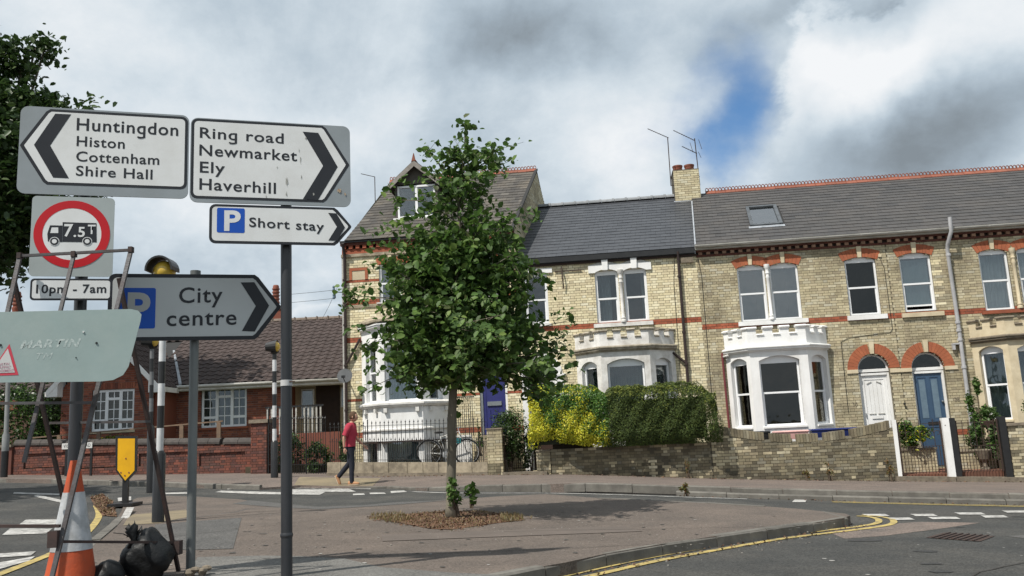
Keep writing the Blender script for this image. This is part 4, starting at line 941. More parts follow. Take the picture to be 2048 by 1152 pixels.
b = MB(FM).tube([(-.52, -.12, 5.95), (-.52, -.09, 5.75), (-.52, -.08, 5.6), (-.54, -.08, -.2)], .042, 8); dp = b.build('drainpipe', M_['dpipe'], hm_, smooth=40)
MB(FM).tube([(-.88, -.05, 3.08), (-.56, -.08, 2.78)], .035, 8).build('branch_pipe', M_['dpipe'], dp)
for z in (5.2, 3.6, 2.7, 1.6): MB(FM).lathe((-.53, -.08, z), [(.04, 0), (.056, .005), (.056, .06), (.04, .065)], 8).build('pipe_collar', M_['dpipe'], dp)
MB(FM).tube([(-.62, -.012, 5.8), (-.70, -.012, 5.0), (-.72, -.012, 1.5)], .006, 5).build('cable', M_['black'], hm_); MB(FM).tube([(.05, -.012, 5.7), (.1, -.012, 5.2), (.09, -.012, 1.2)], .008, 5).build('cable', M_['black'], h30)
b = MB(FM).box(-.45, -.1, -.08, .0, 5.62, 5.78); b.build('loose_slate', M_['cap'], hm_)
# lead seam where the two roofs meet
b = MB(FM)
def pm(u, y, z): return (u + SH * y, y, z)
b.hexa([pm(-.02, -.18, 6.05), pm(.02, -.18, 6.07), pm(.02, 3.2, 8.24), pm(-.02, 3.2, 8.2), pm(-.02, -.18, 6.12), pm(.02, -.18, 6.13), pm(.02, 3.2, 8.29), pm(-.02, 3.2, 8.27)]); b.build('roof_seam', M_['lead'], hm_)
# chimney on the party wall
ch = bpy.data.objects.new('chimney', None); col.objects.link(ch); ch.parent = hm_; WM[ch.name] = WM[hm_.name]
CX0, CX1, CY0, CY1, CZ0, CZ1 = -.10, .73, 3.6, 4.5, 8.2, 9.46
def chbricks(M, w_):
    k = 0; z = CZ0; odd = 0
    cm = {}
    for kk in range(17):
        z = CZ0 + kk * .075; x = 0 if kk % 2 else -.11; i = 0
        while x < w_ - .03:
            a, b_ = max(x, 0), min(x + .215, w_)
            if b_ - a > .03:
                key = round(b_ - a, 3)
                if key not in cm:
                    me = MB(M.to_3x3().to_4x4()).box(0, key, -.003, .05, 0, .064, 0.).mesh('brick', M_['yb'], None); me.transform(WM[ch.name].to_3x3().inverted().to_4x4()); cm[key] = me
                piece(cm[key], 'brick', ch, (a, -.014, z), M)
            x += .225
chbricks(FM @ Matrix.Translation((CX0, CY0, 0)), CX1 - CX0)
chbricks(FM @ Matrix.Translation((CX1, CY0, 0)) @ Matrix.Rotation(math.pi / 2, 4, 'Z'), CY1 - CY0)
MB(FM).box(CX0, CX1, CY0, CY1, 7.9, CZ1).build('stack_core', M_['mod'], ch); MB(FM).box(CX0 - .02, CX1 + .02, CY0 - .02, CY1, CZ1, CZ1 + .03).build('flaunching', M_['cap'], ch)
b = MB(FM); b.prism([(CX0 - .05, CY0 - .02, 8.42), (CX1 + .05, CY0 - .02, 8.40), (CX1 + .08, CY0 - .14, 8.22), (CX0 - .08, CY0 - .14, 8.22)], (0, .03, 0)); b.build('lead_apron', M_['lead'], ch)
for cx in (.09, .48): MB(FM).lathe((cx, 3.95, CZ1), [(.155, 0), (.15, .04), (.135, .10), (.155, .13), (.16, .17), (.145, .18), (.17, .22), (.175, .27), (.13, .28), (.12, .2)], 14).build('chimney_pot', M_['terra'], ch, smooth=35)
def yagi(label, pa, pb, boom, els, elen, mastbr=(), extra=()):
    r = thing('television_aerial', label, 'aerial', pa, FM); MB(FM).tube([pa, pb], .016, 6).build('mast', M_['iron'], r)
    for (a, c) in boom:
        a, c = Vector(a), Vector(c); bo = MB(FM).tube([a, c], .012, 5).build('boom', M_['iron'], r)
        for i in range(els):
            p = a.lerp(c, (i + .5) / els); l = elen * (1 + .3 * i / els); MB(FM).tube([p + Vector((-.05 * l, l, .25 * l)) * .7, p - Vector((-.05 * l, l, .25 * l)) * .7], .006, 4, caps=False).build('element', M_['iron'], bo)
    for q in mastbr: MB(FM).tube(q, .012, 5).build('bracket', M_['iron'], r)
    for q in extra: MB(FM).tube(q, .008, 5).build('reflector', M_['iron'], r)
    return r
yagi('tall thin aerial mast left of the brick chimney', (-.21, 3.58, 8.95), (-.19, 3.58, 10.66), [((-.86, 3.2, 10.88), (-.16, 3.6, 10.64))], 12, .14, [[(-.21, 3.58, 9.2), (-.08, 3.6, 9.2)], [(-.21, 3.58, 8.97), (-.08, 3.6, 8.97)]])
yagi('aerial mast with two stacked booms right of the chimney', (.76, 3.75, 8.95), (.72, 3.75, 10.6), [((-.0, 3.4, 10.82), (.72, 3.75, 10.52)), ((.25, 3.5, 10.27), (.76, 3.8, 10.08))], 9, .16, [[(.78, 3.75, 9.25), (.66, 3.65, 9.25)]], [[(.85, 3.75, 10.55), (.93, 3.75, 10.2)], [(.80, 3.7, 10.1), (.9, 3.9, 9.95)], [(.55, 3.7, 10.45), (.62, 3.7, 10.1)]])
# ---------- left house, taller, with gable-sided roof and dormer
hl_ = thing('end_house', 'tall yellow brick end house with red bands, dormer and white basement bay', 'house', (-10.4, 0, .1), FM)
LA = seg(-9.31, -8.62, 5.06, 6.2, .0); LB = seg(-8.50, -7.81, 5.06, 6.2, .0); LC = seg(-6.45, -5.75, 5.06, 6.2, .0); LD = seg(-6.42, -5.62, 1.0, 3.0, .0); LY = seg(-9.8, -7.4, -.5, 4.25)
brick_wall(hl_, FM, -10.4, -5.2, -.5, 6.50, [LA, LB, LC, LD, LY], bands=((5.70, 5.78), (5.02, 5.13), (3.93, 4.06), (2.16, 2.26), (1.16, 1.29)), m='yb1', seed=9, matf=lambda u, z: 'yb' if z < 1.4 else 'yb1')
b = MB(FM); b.box(-10.45, -5.2, -.05, .1, 6.48, 6.57); b.box(-10.42, -5.2, -.03, .1, 4.93, 5.01); b.build('string_course', M_['stone'], hl_)
b = MB(FM); b.box(-10.42, -5.2, -.05, .2, 6.57, 6.72); b.build('red_cornice', M_['rb'], hl_); b = MB(FM); b.box(-10.45, -5.2, -.12, .2, 6.82, 6.93); b.build('eaves_course', mat('dark_red_corbel', (.12, .045, .03)), hl_)
dm = MB(FM.to_3x3().to_4x4()).box(0, .11, 0, .14, 0, .098).mesh('dentil', M_['rb'], None); dm.transform(WM[hl_.name].to_3x3().inverted().to_4x4()); u = -10.4
while u < -5.3: piece(dm, 'dentil', hl_, (u, -.10, 6.721), FM); u += .21
b = MB(FM); b.box(-10.45, -5.2, -.17, -.12, 6.90, 6.96); b.build('fascia', M_['black'], hl_)
for u0, u1 in ((-9.31, -8.62), (-8.50, -7.81), (-6.45, -5.75)):
    sash(hl_, FM, u0, u1, 5.06, 6.2, 0, .06, 5.62, fw=.06); sill(hl_, FM, u0 - .07, u1 + .07, 4.96 + .05, 5.06, m='white2')
    voussoirs(hl_, FM, u0 - .05, u1 + .05, 6.19, .04, .20, 10, 'rub', key='cream', keyw=.1)
# terracotta panel
for bx in ((-10.21, -9.65, 6.06, 6.14), (-10.21, -10.13, 5.78, 6.06), (-9.73, -9.65, 5.78, 6.06)): MB(FM).box(bx[0], bx[1], -.02, .05, bx[2], bx[3]).build('panel_frame', M_['rub'], hl_)
MB(FM).box(-10.13, -9.73, -.005, .05, 5.78, 6.06).build('stone_panel', M_['cream'], hl_)
# bay with render below and a basement window
bay(hl_, FM, -9.88, -7.28, -9.12, -7.92, .78, 1.32, 2.10, 3.70, .12, 4.22, 4.4, 4.5, m='white', merl=False, zrail=2.95, gl='glass', curt='blind', fwin=(.12, .12), swin=(.25, .25))
poly = [(-9.88, 0), (-9.12, -.78), (-7.92, -.78), (-7.28, 0)]
b = MB(FM); moulding(b, poly, [(0, 4.34), (.16, 4.36), (.16, 4.42), (-.2, 4.62), (-.2, 4.36)]); b.build('bay_coping', M_['stone'], hl_); b = MB(FM); b.face([(x, y, 4.61) for x, y in offs(poly, -.19)]); b.build('bay_roof', M_['lead'], hl_, fix=False)
b = MB(FM); moulding(b, poly, [(-.02, 1.92), (.07, 1.94), (.12, 2.0), (.12, 2.05), (-.02, 2.11)]); b.build('bay_sill_course', M_['white2'], hl_)
b = MB(FM); moulding(b, poly, [(-.02, 1.27), (.05, 1.29), (.05, 1.33), (-.02, 1.36)]); b.build('band_course', M_['white2'], hl_)
for i, (a, c) in enumerate(zip(poly[:-1], poly[1:])):
    F, wd = face_frame(FM, a, c)
    for t in ((.12, .88) if i == 1 else (.25, .8)): MB(F).box(wd * t - .05, wd * t + .05, -.09, .0, 1.79, 1.91).build('corbel', M_['white2'], hl_)
    b = MB(F); a_, b_ = (.16, wd - .16) if i == 1 else (.24, wd - .24); pierced(b, wd, -.5, 1.315, a_, b_, .05, .96, .001, t=.14); bw = b.build('basement_wall', M_['white'], hl_)
    MB(F).box(a_, b_, .06, .065, .05, .96).build('pane', M_['glass'], bw); MB(F).box(a_, b_, .15, .152, .05, .96).build('blind', M_['blind'], bw)
    MB(F).box(0, wd, -.14, .0, .955, 1.0).build('basement_canopy', M_['iron'], bw)
# blue door, steps and railings
b = MB(FM); d, s, a, bb_ = panel_door(hl_, FM, -6.42, -5.62, 1.05, 2.9, .12, 'vdoor', None, label='violet blue boarded front door')
for k in range(3): s.box(a + .12 + k * .21, a + .20 + k * .21, .116, .13, 1.15, 1.75)
s.build('door_panelling', M_['vdoor'], d); MB(FM).box(a + .12, bb_ - .12, .10, .13, 1.86, 1.98).build('letterbox', M_['steel'], d)
for k in range(6): b = MB(FM).box(-6.5, -5.55, -1.25 + k * .2, .05, -.1, .2 + k * .14 + .14); b.build('step', M_['stone'], hl_)
b = MB(FM); b.box(-7.2, -6.52, -1.2, -1.05, .1, 1.02); b.box(-7.2, -6.52, -1.23, -1.02, 1.02, 1.07); b.build('area_wall', M_['white2'], hl_)
rr = MB(FM); rr.tube([(-7.15, -1.1, 1.75), (-6.95, -1.1, 2.1), (-6.45, -.9, 2.1)], .02, 6); hr = rr.build('handrail', M_['black'], hl_)
for k in range(13):
    x = -7.15 + k * .056; MB(FM).tube([(x, -1.1, 1.05), (x, -1.1, 1.75 + min(.35, k * .1))], .009, 5).build('baluster', M_['black'], hl_)
# roof with skewed verge
e0 = -10.35; 
PL, LL = slates(hl_, FM, -10.27, -5.17, -.20, 6.95, YR, 10.0, gauge=.24, wd=.28, m='slateL', seed=31, n=300, thick=.007, holes=[(-8.93 + .08, -7.75, 1.35, 4.6)])
ridge_crest(hl_, FM, lambda u: Vector((u + SH * YR, YR, 10.03)), -10.4 + .0, -5.2, 16)
b = MB(FM); b.face([(-9.9, YR, 10), (-4.7, YR, 10), (-4.3, 8.2, 6.9), (-9.5, 8.2, 6.9)]); b.build('rear_roof', M_['slateL'], hl_, fix=False); b = MB(FM); b.face([(-9.5, 8, -.4), (-4.3, 8, -.4), (-4.3, 8, 6.95), (-9.5, 8, 6.95)]); b.build('rear_wall', M_['mo'], hl_, fix=False)
FR = FM @ Matrix.Translation((-5.2, 0, 0)) @ Matrix.Rotation(math.atan2(1, SH), 4, 'Z')   # flank above the neighbour's roof; x runs back
kk = math.hypot(1, SH)
def ltop(x): y = x / kk; return (6.93 + (y + .28) * (10 - 6.93) / (YR + .28) if y < YR else 10 - (y - YR) * .75) + .0
def lbot(x): y = x / kk; return (6.05 + (y + .25) * (8.66 - 6.05) / (YR + .25) if y < YR else 8.66 - (y - YR) * .6) - .15
flk = bpy.data.objects.new('flank_wall', None); col.objects.link(flk); flk.parent = hl_; WM[flk.name] = WM[hl_.name]
fb = MB(FR); st_ = [x * .2 for x in range(0, 41)]
for x0_, x1_ in zip(st_[:-1], st_[1:]): fb.face([(x0_, 0, lbot(x0_)), (x1_, 0, lbot(x1_)), (x1_, 0, ltop(x1_)), (x0_, 0, ltop(x0_))])
fb.build('flank_render', M_['yb3'], flk, fix=False)
k = 0; fbk = MB(FR); z = 5.9
while z < 10:
    x = 0 if k % 2 else .11
    while x < 8:
        if lbot(x + .1) < z and ltop(x + .1) > z + .07: fbk.box(x, x + .215, -.008, .02, z, z + .065, skip=(4,))
        x += .225
    z += .075; k += 1
fbk.build('brickwork', M_['yb2'], flk, kind='stuff')
vb = MB(FR); vb.hexa([(-.3, -.05, ltop(-.3) - .02), (-.3, .05, ltop(-.3) - .02), (4.03, .05, 10.0), (4.03, -.05, 10.0), (-.3, -.05, ltop(-.3) + .04), (-.3, .05, ltop(-.3) + .04), (4.03, .05, 10.06), (4.03, -.05, 10.06)]); vb.build('verge', M_['under'], hl_)
# left side wall
b = MB(FM); b.face([(-10.4, 0, -.5), (-9.5, 8, -.5), (-9.5, 8, 6.9), (-9.92, YR, 10), (-10.4, 0, 6.9)]); b.build('side_wall', M_['yb2'], hl_, fix=False)
# dormer
YD = 1.05; dx0, dx1, dz0, dz1 = -9.02, -7.66, 7.85, 8.95; c = (dx0 + dx1) / 2; zt = 9.62
dr = bpy.data.objects.new('dormer', None); col.objects.link(dr); dr.parent = hl_; WM[dr.name] = WM[hl_.name]
def roofz(y): return 6.93 + (y + .28) * (10 - 6.93) / (YR + .28)
b = MB(FM); yk = (dz1 - 6.93) / ((10 - 6.93) / (YR + .28)) - .28
b.prism([(dx0, YD, dz0 - .2), (dx0, YD, dz1), (dx0, yk + .2, dz1)], (.08, 0, 0)); b.prism([(dx1 - .08, YD, dz0 - .2), (dx1 - .08, YD, dz1), (dx1 - .08, yk + .2, dz1)], (.08, 0, 0)); b.box(dx0 + .08, dx1 - .08, YD + .02, YD + .1, dz0 - .3, dz0 - .04)
b.prism([(dx0, YD + .02, dz1), (dx1, YD + .02, dz1), (c, YD + .02, zt - .06)], (0, .08, 0)); b.build('dormer_cheeks', M_['slateL'], dr)
w = sash(dr, FM, dx0 + .08, dx1 - .08, dz0, dz1 - .06, 0, YD + .0, None, fw=.06, bars=[(c - .04, c + .04, dz0 + .06, dz1 - .12)], rm=True); sill(dr, FM, dx0 - .05, dx1 + .05, dz0 - .09, dz0, out=-YD + .1 - .0, m='white', back=YD + .1)
for s_ in (-1, 1):
    ex = dx0 - .22 if s_ < 0 else dx1 + .22; ez = dz1 - .12; b = MB(FM)
    b.hexa([(c, YD - .2, zt), (c, 3.8, zt), (ex, 3.8, ez), (ex, YD - .2, ez), (c, YD - .2, zt + .04), (c, 3.8, zt + .04), (ex, 3.8, ez + .04), (ex, YD - .2, ez + .04)]); b.build('dormer_roof', M_['slateL'], dr)
    b = MB(FM); b.prism([(c, YD - .23, zt + .01), (ex, YD - .23, ez + .01), (ex, YD - .23, ez - .16), (c, YD - .23, zt - .17)], (0, .03, 0)); b.build('bargeboard', mat('grey_timber', (.28, .26, .24), (.2, .18, .16), 8, .8), dr)
for i in range(6): MB(FM).prism([(c - .09, YD - .2 + i * .3, zt - .01), (c, YD - .2 + i * .3, zt + .12), (c + .09, YD - .2 + i * .3, zt - .01)], (0, .28, 0)).build('ridge_tile', M_['terra'], dr)
MB(FM).prism([(c - .07, YD - .24, zt), (c, YD - .24, zt + .26), (c + .05, YD - .24, zt)], (0, .1, 0)).build('finial', M_['terra'], dr)
# pipes on the left corner, wire insulators, dish
b = MB(FM).tube([(-10.33, -.26, 6.86), (-10.33, -.10, 6.6), (-10.33, -.08, 6.4), (-10.34, -.08, .1)], .045, 8); dp = b.build('drainpipe', M_['dpipe'], hl_, smooth=40)
MB(FM).tube([(-9.9, -.06, 4.0), (-10.3, -.08, 3.3)], .04, 8).build('branch_pipe', M_['dpipe'], dp)
for z in (5.75, 5.05, 4.4, 3.2, 1.9): MB(FM).lathe((-10.34, -.08, z), [(.045, 0), (.06, .005), (.06, .06), (.045, .065)], 8).build('pipe_collar', M_['dpipe'], dp)
MB(FM).box(-10.44, -10.39, -.03, .04, .2, 6.5).build('corner_strip', M_['gutter'], hl_)
ib = MB(FM).tube([(-10.4, -.05, 5.42), (-10.62, -.1, 5.44), (-10.62, -.1, 5.25)], .014, 6).build('wire_bracket', M_['black'], hl_)
for z in (5.22, 5.46): MB(FM).lathe((-10.66, -.12, z), [(.01, 0), (.04, .02), (.04, .07), (.03, .1), (.045, .13), (.03, .16), (.01, .17)], 8).build('insulator', M_['frost'], ib)
ds = thing('satellite_dish', 'grey satellite dish on the corner of the brick end house', 'satellite dish', (-10.26, 0, 2.9), FM)
b = MB(FM); ax = Vector((.15, -1, .35)).normalized(); b.lathe(Vector((-10.26, -.42, 2.90)) - ax * .03, [(.0005, 0), (.10, .008), (.17, .03), (.215, .06), (.22, .066), (.21, .066), (.165, .036), (.09, .014), (.0005, .006)], 20, ax); b.build('dish', mat('dish_grey', (.09, .095, .10), (.065, .07, .075), 8, .6), ds, smooth=40)
MB(FM).tube([(-10.26, 0, 2.75), (-10.26, -.2, 2.75), (-10.26, -.36, 2.88)], .02, 6).build('wall_arm', M_['iron'], ds); MB(FM).tube([(-10.26, -.42, 2.72), (-10.22, -.72, 2.86)], .012, 5).build('feed_arm', M_['iron'], ds); MB(FM).box(-10.26, -10.17, -.76, -.66, 2.83, 2.90).build('receiver', M_['black'], ds)
yagi('thin aerial mast beyond the left end of the tall house', (-10.25, 3.2, 8.4), (-10.25, 3.2, 9.97), [((-10.68, 3.0, 10.06), (-10.24, 3.2, 9.97))], 5, .12)
# ------------------------------------------------------------------ front walls, gates and railings
def gz(u, o=WO): x, y = wallp(u, o); return H(x, y) + .11
def W(u, o, z): return FM @ Vector((u, -o, z))
FW = FM @ Matrix.Translation((0, -WO, 0))          # frame whose y = 0 is the face of the garden walls
def hs(u, z): return (math.sin(round(u * 8.9) * 12.9898 + round(z / .075) * 78.233) * 43758.5453) % 1.0
def top30(u):
    t = max(0.0, min(1.0, (u + .17) / 4.4)); return 1.05 - .30 * math.sin(math.pi * t) ** .9 + (-.10) * t + .0
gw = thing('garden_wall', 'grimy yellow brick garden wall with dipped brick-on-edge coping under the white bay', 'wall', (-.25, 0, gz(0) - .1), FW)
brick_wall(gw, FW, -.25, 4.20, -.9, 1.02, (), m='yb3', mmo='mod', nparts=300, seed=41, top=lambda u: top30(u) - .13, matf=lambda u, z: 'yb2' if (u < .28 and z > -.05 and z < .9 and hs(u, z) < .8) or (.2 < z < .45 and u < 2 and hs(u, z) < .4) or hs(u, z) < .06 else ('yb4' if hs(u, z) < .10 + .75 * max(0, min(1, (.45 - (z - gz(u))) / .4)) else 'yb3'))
b = MB(FW); us_ = [-.25 + 4.45 * i / 40 for i in range(41)]
for a, c in zip(us_[:-1], us_[1:]): b.face([(a, .2, -.9), (c, .2, -.9), (c, .2, top30(c) - .2), (a, .2, top30(a) - .2)]); b.face([(a, .01, top30(a) - .19), (c, .01, top30(c) - .19), (c, .2, top30(c) - .2), (a, .2, top30(a) - .2)])
b.face([(-.25, .01, -.9), (-.25, .2, -.9), (-.25, .2, .9), (-.25, .01, .9)]); b.face([(4.2, .01, -.9), (4.2, .2, -.9), (4.2, .2, .75), (4.2, .01, .75)]); b.build('wall_core', M_['mod'], gw, fix=False)
u = -.24; i = 0
while u < 4.12:
    gap = .9 < u < 3.3 and (i % 9) in (0, 1)
    if not gap:
        t = top30(u + .03) + random.uniform(-.006, .006); sl_ = (top30(u + .06) - top30(u)) / .06
        MB(FW).prism([(u, -.012, t - .21), (u + .064, -.012, t - .21 + sl_ * .064), (u + .064, -.012, t + sl_ * .06), (u, -.012, t)], (0, .225, 0), 0.).build('coping_brick', M_['yb3'], gw)
    u += .073; i += 1
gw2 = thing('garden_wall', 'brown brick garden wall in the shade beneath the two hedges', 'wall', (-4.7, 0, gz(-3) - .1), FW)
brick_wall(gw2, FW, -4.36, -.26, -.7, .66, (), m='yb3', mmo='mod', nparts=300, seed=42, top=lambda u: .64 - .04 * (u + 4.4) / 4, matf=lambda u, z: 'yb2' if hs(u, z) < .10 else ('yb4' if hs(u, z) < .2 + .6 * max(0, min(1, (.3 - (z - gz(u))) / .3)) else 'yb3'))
b = MB(FW); b.box(-4.36, -.26, .012, .22, -.7, .60); b.build('wall_core', M_['mod'], gw2)
for k, (pu0, pu1, pt) in enumerate(((-4.72, -4.36, .55), (-5.99, -5.60, 1.18))):
    r = gw2 if k == 0 else thing('gate_pillar', 'square yellow brick gate pillar at the right end of the spiked railings', 'pillar', (-5.8, 0, gz(-5.8)), FW)
    if k == 0:
        r = thing('gate_pillar', 'low broken brick gate pillar beside the yellow hedge', 'pillar', (-4.5, 0, gz(-4.5)), FW)
    P_ = FW @ Matrix.Translation((pu0, -.03, 0))
    brick_wall(r, P_, 0, pu1 - pu0, gz(pu0) - .2, pt, (), m='yb2', mmo='mo', nparts=60, seed=50 + k, matf=lambda u, z: 'yb3' if z < .3 else 'yb2')
    Q_ = P_ @ Matrix.Translation((pu1 - pu0, 0, 0)) @ Matrix.Rotation(math.pi / 2, 4, 'Z'); brick_wall(r, Q_, 0, .36, gz(pu0) - .2, pt, (), m='yb2', mmo='mo', nparts=40, seed=60 + k)
    MB(P_).box(.012, pu1 - pu0 - .012, .012, .35, gz(pu0) - .3, pt).build('pillar_core', M_['mod'], r)
    MB(P_).box(-.02, pu1 - pu0 + .02, -.02, .38, pt, pt + .035).build('coping', M_['cap'], r)
st = thing('doorstep', 'worn stone step between the pillar and the yellow hedge', 'step', (-5.2, 0, gz(-5.2)), FW); b = MB(FW); b.hexa([(-5.6, -.22, gz(-5.6) - .2), (-4.45, -.2, gz(-4.45) - .2), (-4.45, .4, gz(-4.4)), (-5.6, .4, gz(-5.6)), (-5.6, -.22, gz(-5.6) + .07), (-4.45, -.2, gz(-4.45) + .09), (-4.45, .4, .05), (-5.6, .4, .05)]); b.build('slab', M_['cap'], st)
# stone plinth wall with spiked railings in front of the tall house
pl = thing('plinth_wall', 'low wall of pale stone blocks carrying the spiked railings', 'wall', (-10.3, 0, gz(-10.3)), FW)
u = -10.32; us2 = [-10.32]
while u < -6.02: u = min(-6.0, u + random.choice((.38, .42, .5))); us2.append(u)
pt_ = lambda u: .52 - (u + 10.3) * .042
for a, c in zip(us2[:-1], us2[1:]):
    if c - a < .1: continue
    b = MB(FW); j = random.uniform(-.006, .006); b.hexa([(a + .006, j, gz(a) + .07), (c - .006, j, gz(c) + .07), (c - .006, .24, gz(c) + .07), (a + .006, .24, gz(a) + .07), (a + .006, j, pt_(a)), (c - .006, j, pt_(c)), (c - .006, .24, pt_(c)), (a + .006, .24, pt_(a))]); b.build('stone_block', M_['stone'], pl)
b = MB(FW); b.hexa([(-10.32, -.04, gz(-10.3) - .2), (-6.0, -.04, gz(-6) - .2), (-6.0, .26, gz(-6) - .2), (-10.32, .26, gz(-10.3) - .2), (-10.32, -.04, gz(-10.3) + .065), (-6.0, -.04, gz(-6) + .065), (-6.0, .26, gz(-6) + .065), (-10.32, .26, gz(-10.3) + .065)]); b.build('footing', M_['cap'], pl)
ra = thing('railings', 'black iron railings with spiked tips along the low stone wall', 'railings', (-10.3, 0, pt_(-10.3)), FW)
n = 0; u = -10.26; ztop = lambda u: 1.50 - (u + 10.3) * .012
def bar_(root, u, z0, z1, r=.009, spike=True, F=FW, y=.12, nm='railing_bar', m='black'):
    b = MB(F).tube([(u, y, z0), (u, y, z1)], r, 5)
    if spike: b.lathe((u, y, z1), [(.009, 0), (.024, .012), (.016, .03), (.007, .05), (.0005, .09)], 6)
    return b.build(nm, M_[m], root)
while u < -6.05:
    big = n % 19 == 9
    bar_(ra, u, pt_(u), ztop(u) + (.07 if big else .0), .016 if big else .009)
    if n and u < -6.1: bar_(ra, u - .057, pt_(u), pt_(u) + .58, .007)
    u += .115; n += 1
for dz in (-.06,): MB(FW).bar((-10.3, .12, ztop(-10.3) + dz), (-6.0, .12, ztop(-6) + dz), .03, .012).build('rail', M_['black'], ra)
MB(FW).bar((-10.3, .12, pt_(-10.3) + .54), (-6.0, .12, pt_(-6) + .54), .03, .012).build('rail', M_['black'], ra); MB(FW).bar((-10.3, .12, pt_(-10.3) + .06), (-6.0, .12, pt_(-6) + .06), .03, .012).build('rail', M_['black'], ra)
MB(FW).tube([(-9.45, .08, 1.1), (-9.45, .08, 1.42), (-9.36, .08, 1.46), (-9.28, .08, 1.42), (-9.28, .08, 1.1)], .012, 6).build('loop_bracket', M_['black'], ra)
# iron gate beside the pillar (ajar)
def gate(root, F, w_, z0, z1, zm, nlow, y=0, scroll=True):
    for x in (0, w_): MB(F).bar((x, y, z0), (x, y, z1), .03).build('stile', M_['iron'], root)
    for z in (z0 + .04, zm, z1 - .06): MB(F).bar((0, y, z), (w_, y, z), .025, .012).build('rail', M_['iron'], root)
    for i in range(1, nlow):
        x = w_ * i / nlow
        MB(F).tube([(x, y, z0), (x, y, zm if i % 2 or scroll and nlow > 12 else z1)], .008, 5).build('gate_bar', M_['iron'], root)
    if scroll:
        for i in range(3):
            for s_ in (-1, 1):
                cx = w_ * (i + .5) / 3; b = MB(F); pts = []
                for k in range(16):
                    t = k / 15 * 1.6 * math.pi; r = .085 * (1 - k / 22); pts.append((cx + s_ * (.085 - r * math.cos(t)), y, (zm + z1) / 2 + r * math.sin(t)))
                b.tube(pts, .007, 5).build('scroll', M_['iron'], root)
            MB(F).tube([(w_ * (i + .5) / 3, y, zm), (w_ * (i + .5) / 3, y, z1 + .06)], .008, 5).build('gate_bar', M_['iron'], root)
gt = thing('iron_gate', 'dark iron garden gate standing ajar behind the brick gate pillar', 'gate', (-5.6, 0, .1), FW); GF = FW @ Matrix.Translation((-5.57, .2, 0)) @ Matrix.Rotation(R(62), 4, 'Z'); gate(gt, GF, .95, .1, 1.0, .55, 9, scroll=False)
gz1 = gz(4.8)
pw = thing('gate_post', 'white painted gate post right of the dipped brick wall', 'post', (4.25, 0, gz(4.25)), FW, 'posts of the two iron gates'); MB(FW).hexa([(4.20, -.02, gz1 - .05), (4.29, -.02, gz1 - .05), (4.29, .1, gz1 - .05), (4.20, .1, gz1 - .05), (4.20, -.02, .94), (4.30, -.02, .94), (4.30, .1, .94), (4.20, .1, .94)]).build('post', M_['white'], pw)
pw = thing('gate_post', 'broad white painted gate post standing against a black one', 'post', (5.47, 0, gz(5.4)), FW, 'posts of the two iron gates'); MB(FW).box(5.38, 5.545, -.04, .10, gz1 - .1, .93).build('post', M_['white'], pw)
MB(FW).lathe((5.44, -.04, .75), [(.012, 0), (.012, .006)], 8, (0, -1, 0)).build('bolt', M_['iron'], pw)
pw = thing('gate_post', 'black gate post standing against the broad white one', 'post', (5.6, 0, gz(5.6)), FW, 'posts of the two iron gates'); MB(FW).box(5.55, 5.69, -.03, .11, gz1 - .1, .92).build('post', M_['black'], pw)
pw = thing('gate_post', 'black gate post at the far right end of the gates', 'post', (6.78, 0, gz(6.7)), FW, 'posts of the two iron gates'); MB(FW).box(6.71, 6.87, -.03, .11, gz1 - .15, .90).build('post', M_['black'], pw)
g1 = thing('iron_gate', 'rusty scrolled iron gate between the two white posts', 'gate', (4.33, 0, gz1), FW, 'rusty iron gates'); gate(g1, FW @ Matrix.Translation((4.34, .04, 0)), 1.01, -.40, .87, .26, 13)
g2 = thing('iron_gate', 'rusty iron gate between the two black posts', 'gate', (5.72, 0, gz1), FW, 'rusty iron gates'); gate(g2, FW @ Matrix.Translation((5.72, .04, 0)), .96, -.42, .85, .22, 13, scroll=False)
st = thing('doorstep', 'long dark stone threshold under the two iron gates', 'step', (5.5, 0, gz(5.5)), FW)
for a, c in ((4.12, 5.5), (5.52, 7.1)): b = MB(FW); b.hexa([(a, -.12, gz(a) - .2), (c, -.12, gz(c) - .2), (c, .3, gz(c) - .2), (a, .3, gz(a) - .2), (a, -.12, gz(a) + .12), (c, -.12, gz(c) + .12), (c, .3, gz(c) + .12), (a, .3, gz(a) + .12)]); b.build('slab', M_['cap'], st)
gw3 = thing('garden_wall', 'aged brick garden wall at the right edge beyond the black post', 'wall', (6.95, 0, gz(7)), FW)
brick_wall(gw3, FW, 6.90, 11.0, gz(10) - .3, .66, (), m='yb3', mmo='mod', nparts=200, seed=44, matf=lambda u, z: 'yb2' if hash((round(u * 4), round(z * 13))) % 3 else 'yb3')
MB(FW).box(6.92, 11.0, .012, .2, -1.2, .66).build('wall_core', M_['mod'], gw3); MB(FW).box(6.88, 11.0, -.03, .26, .665, .73).build('coping', M_['cap'], gw3)
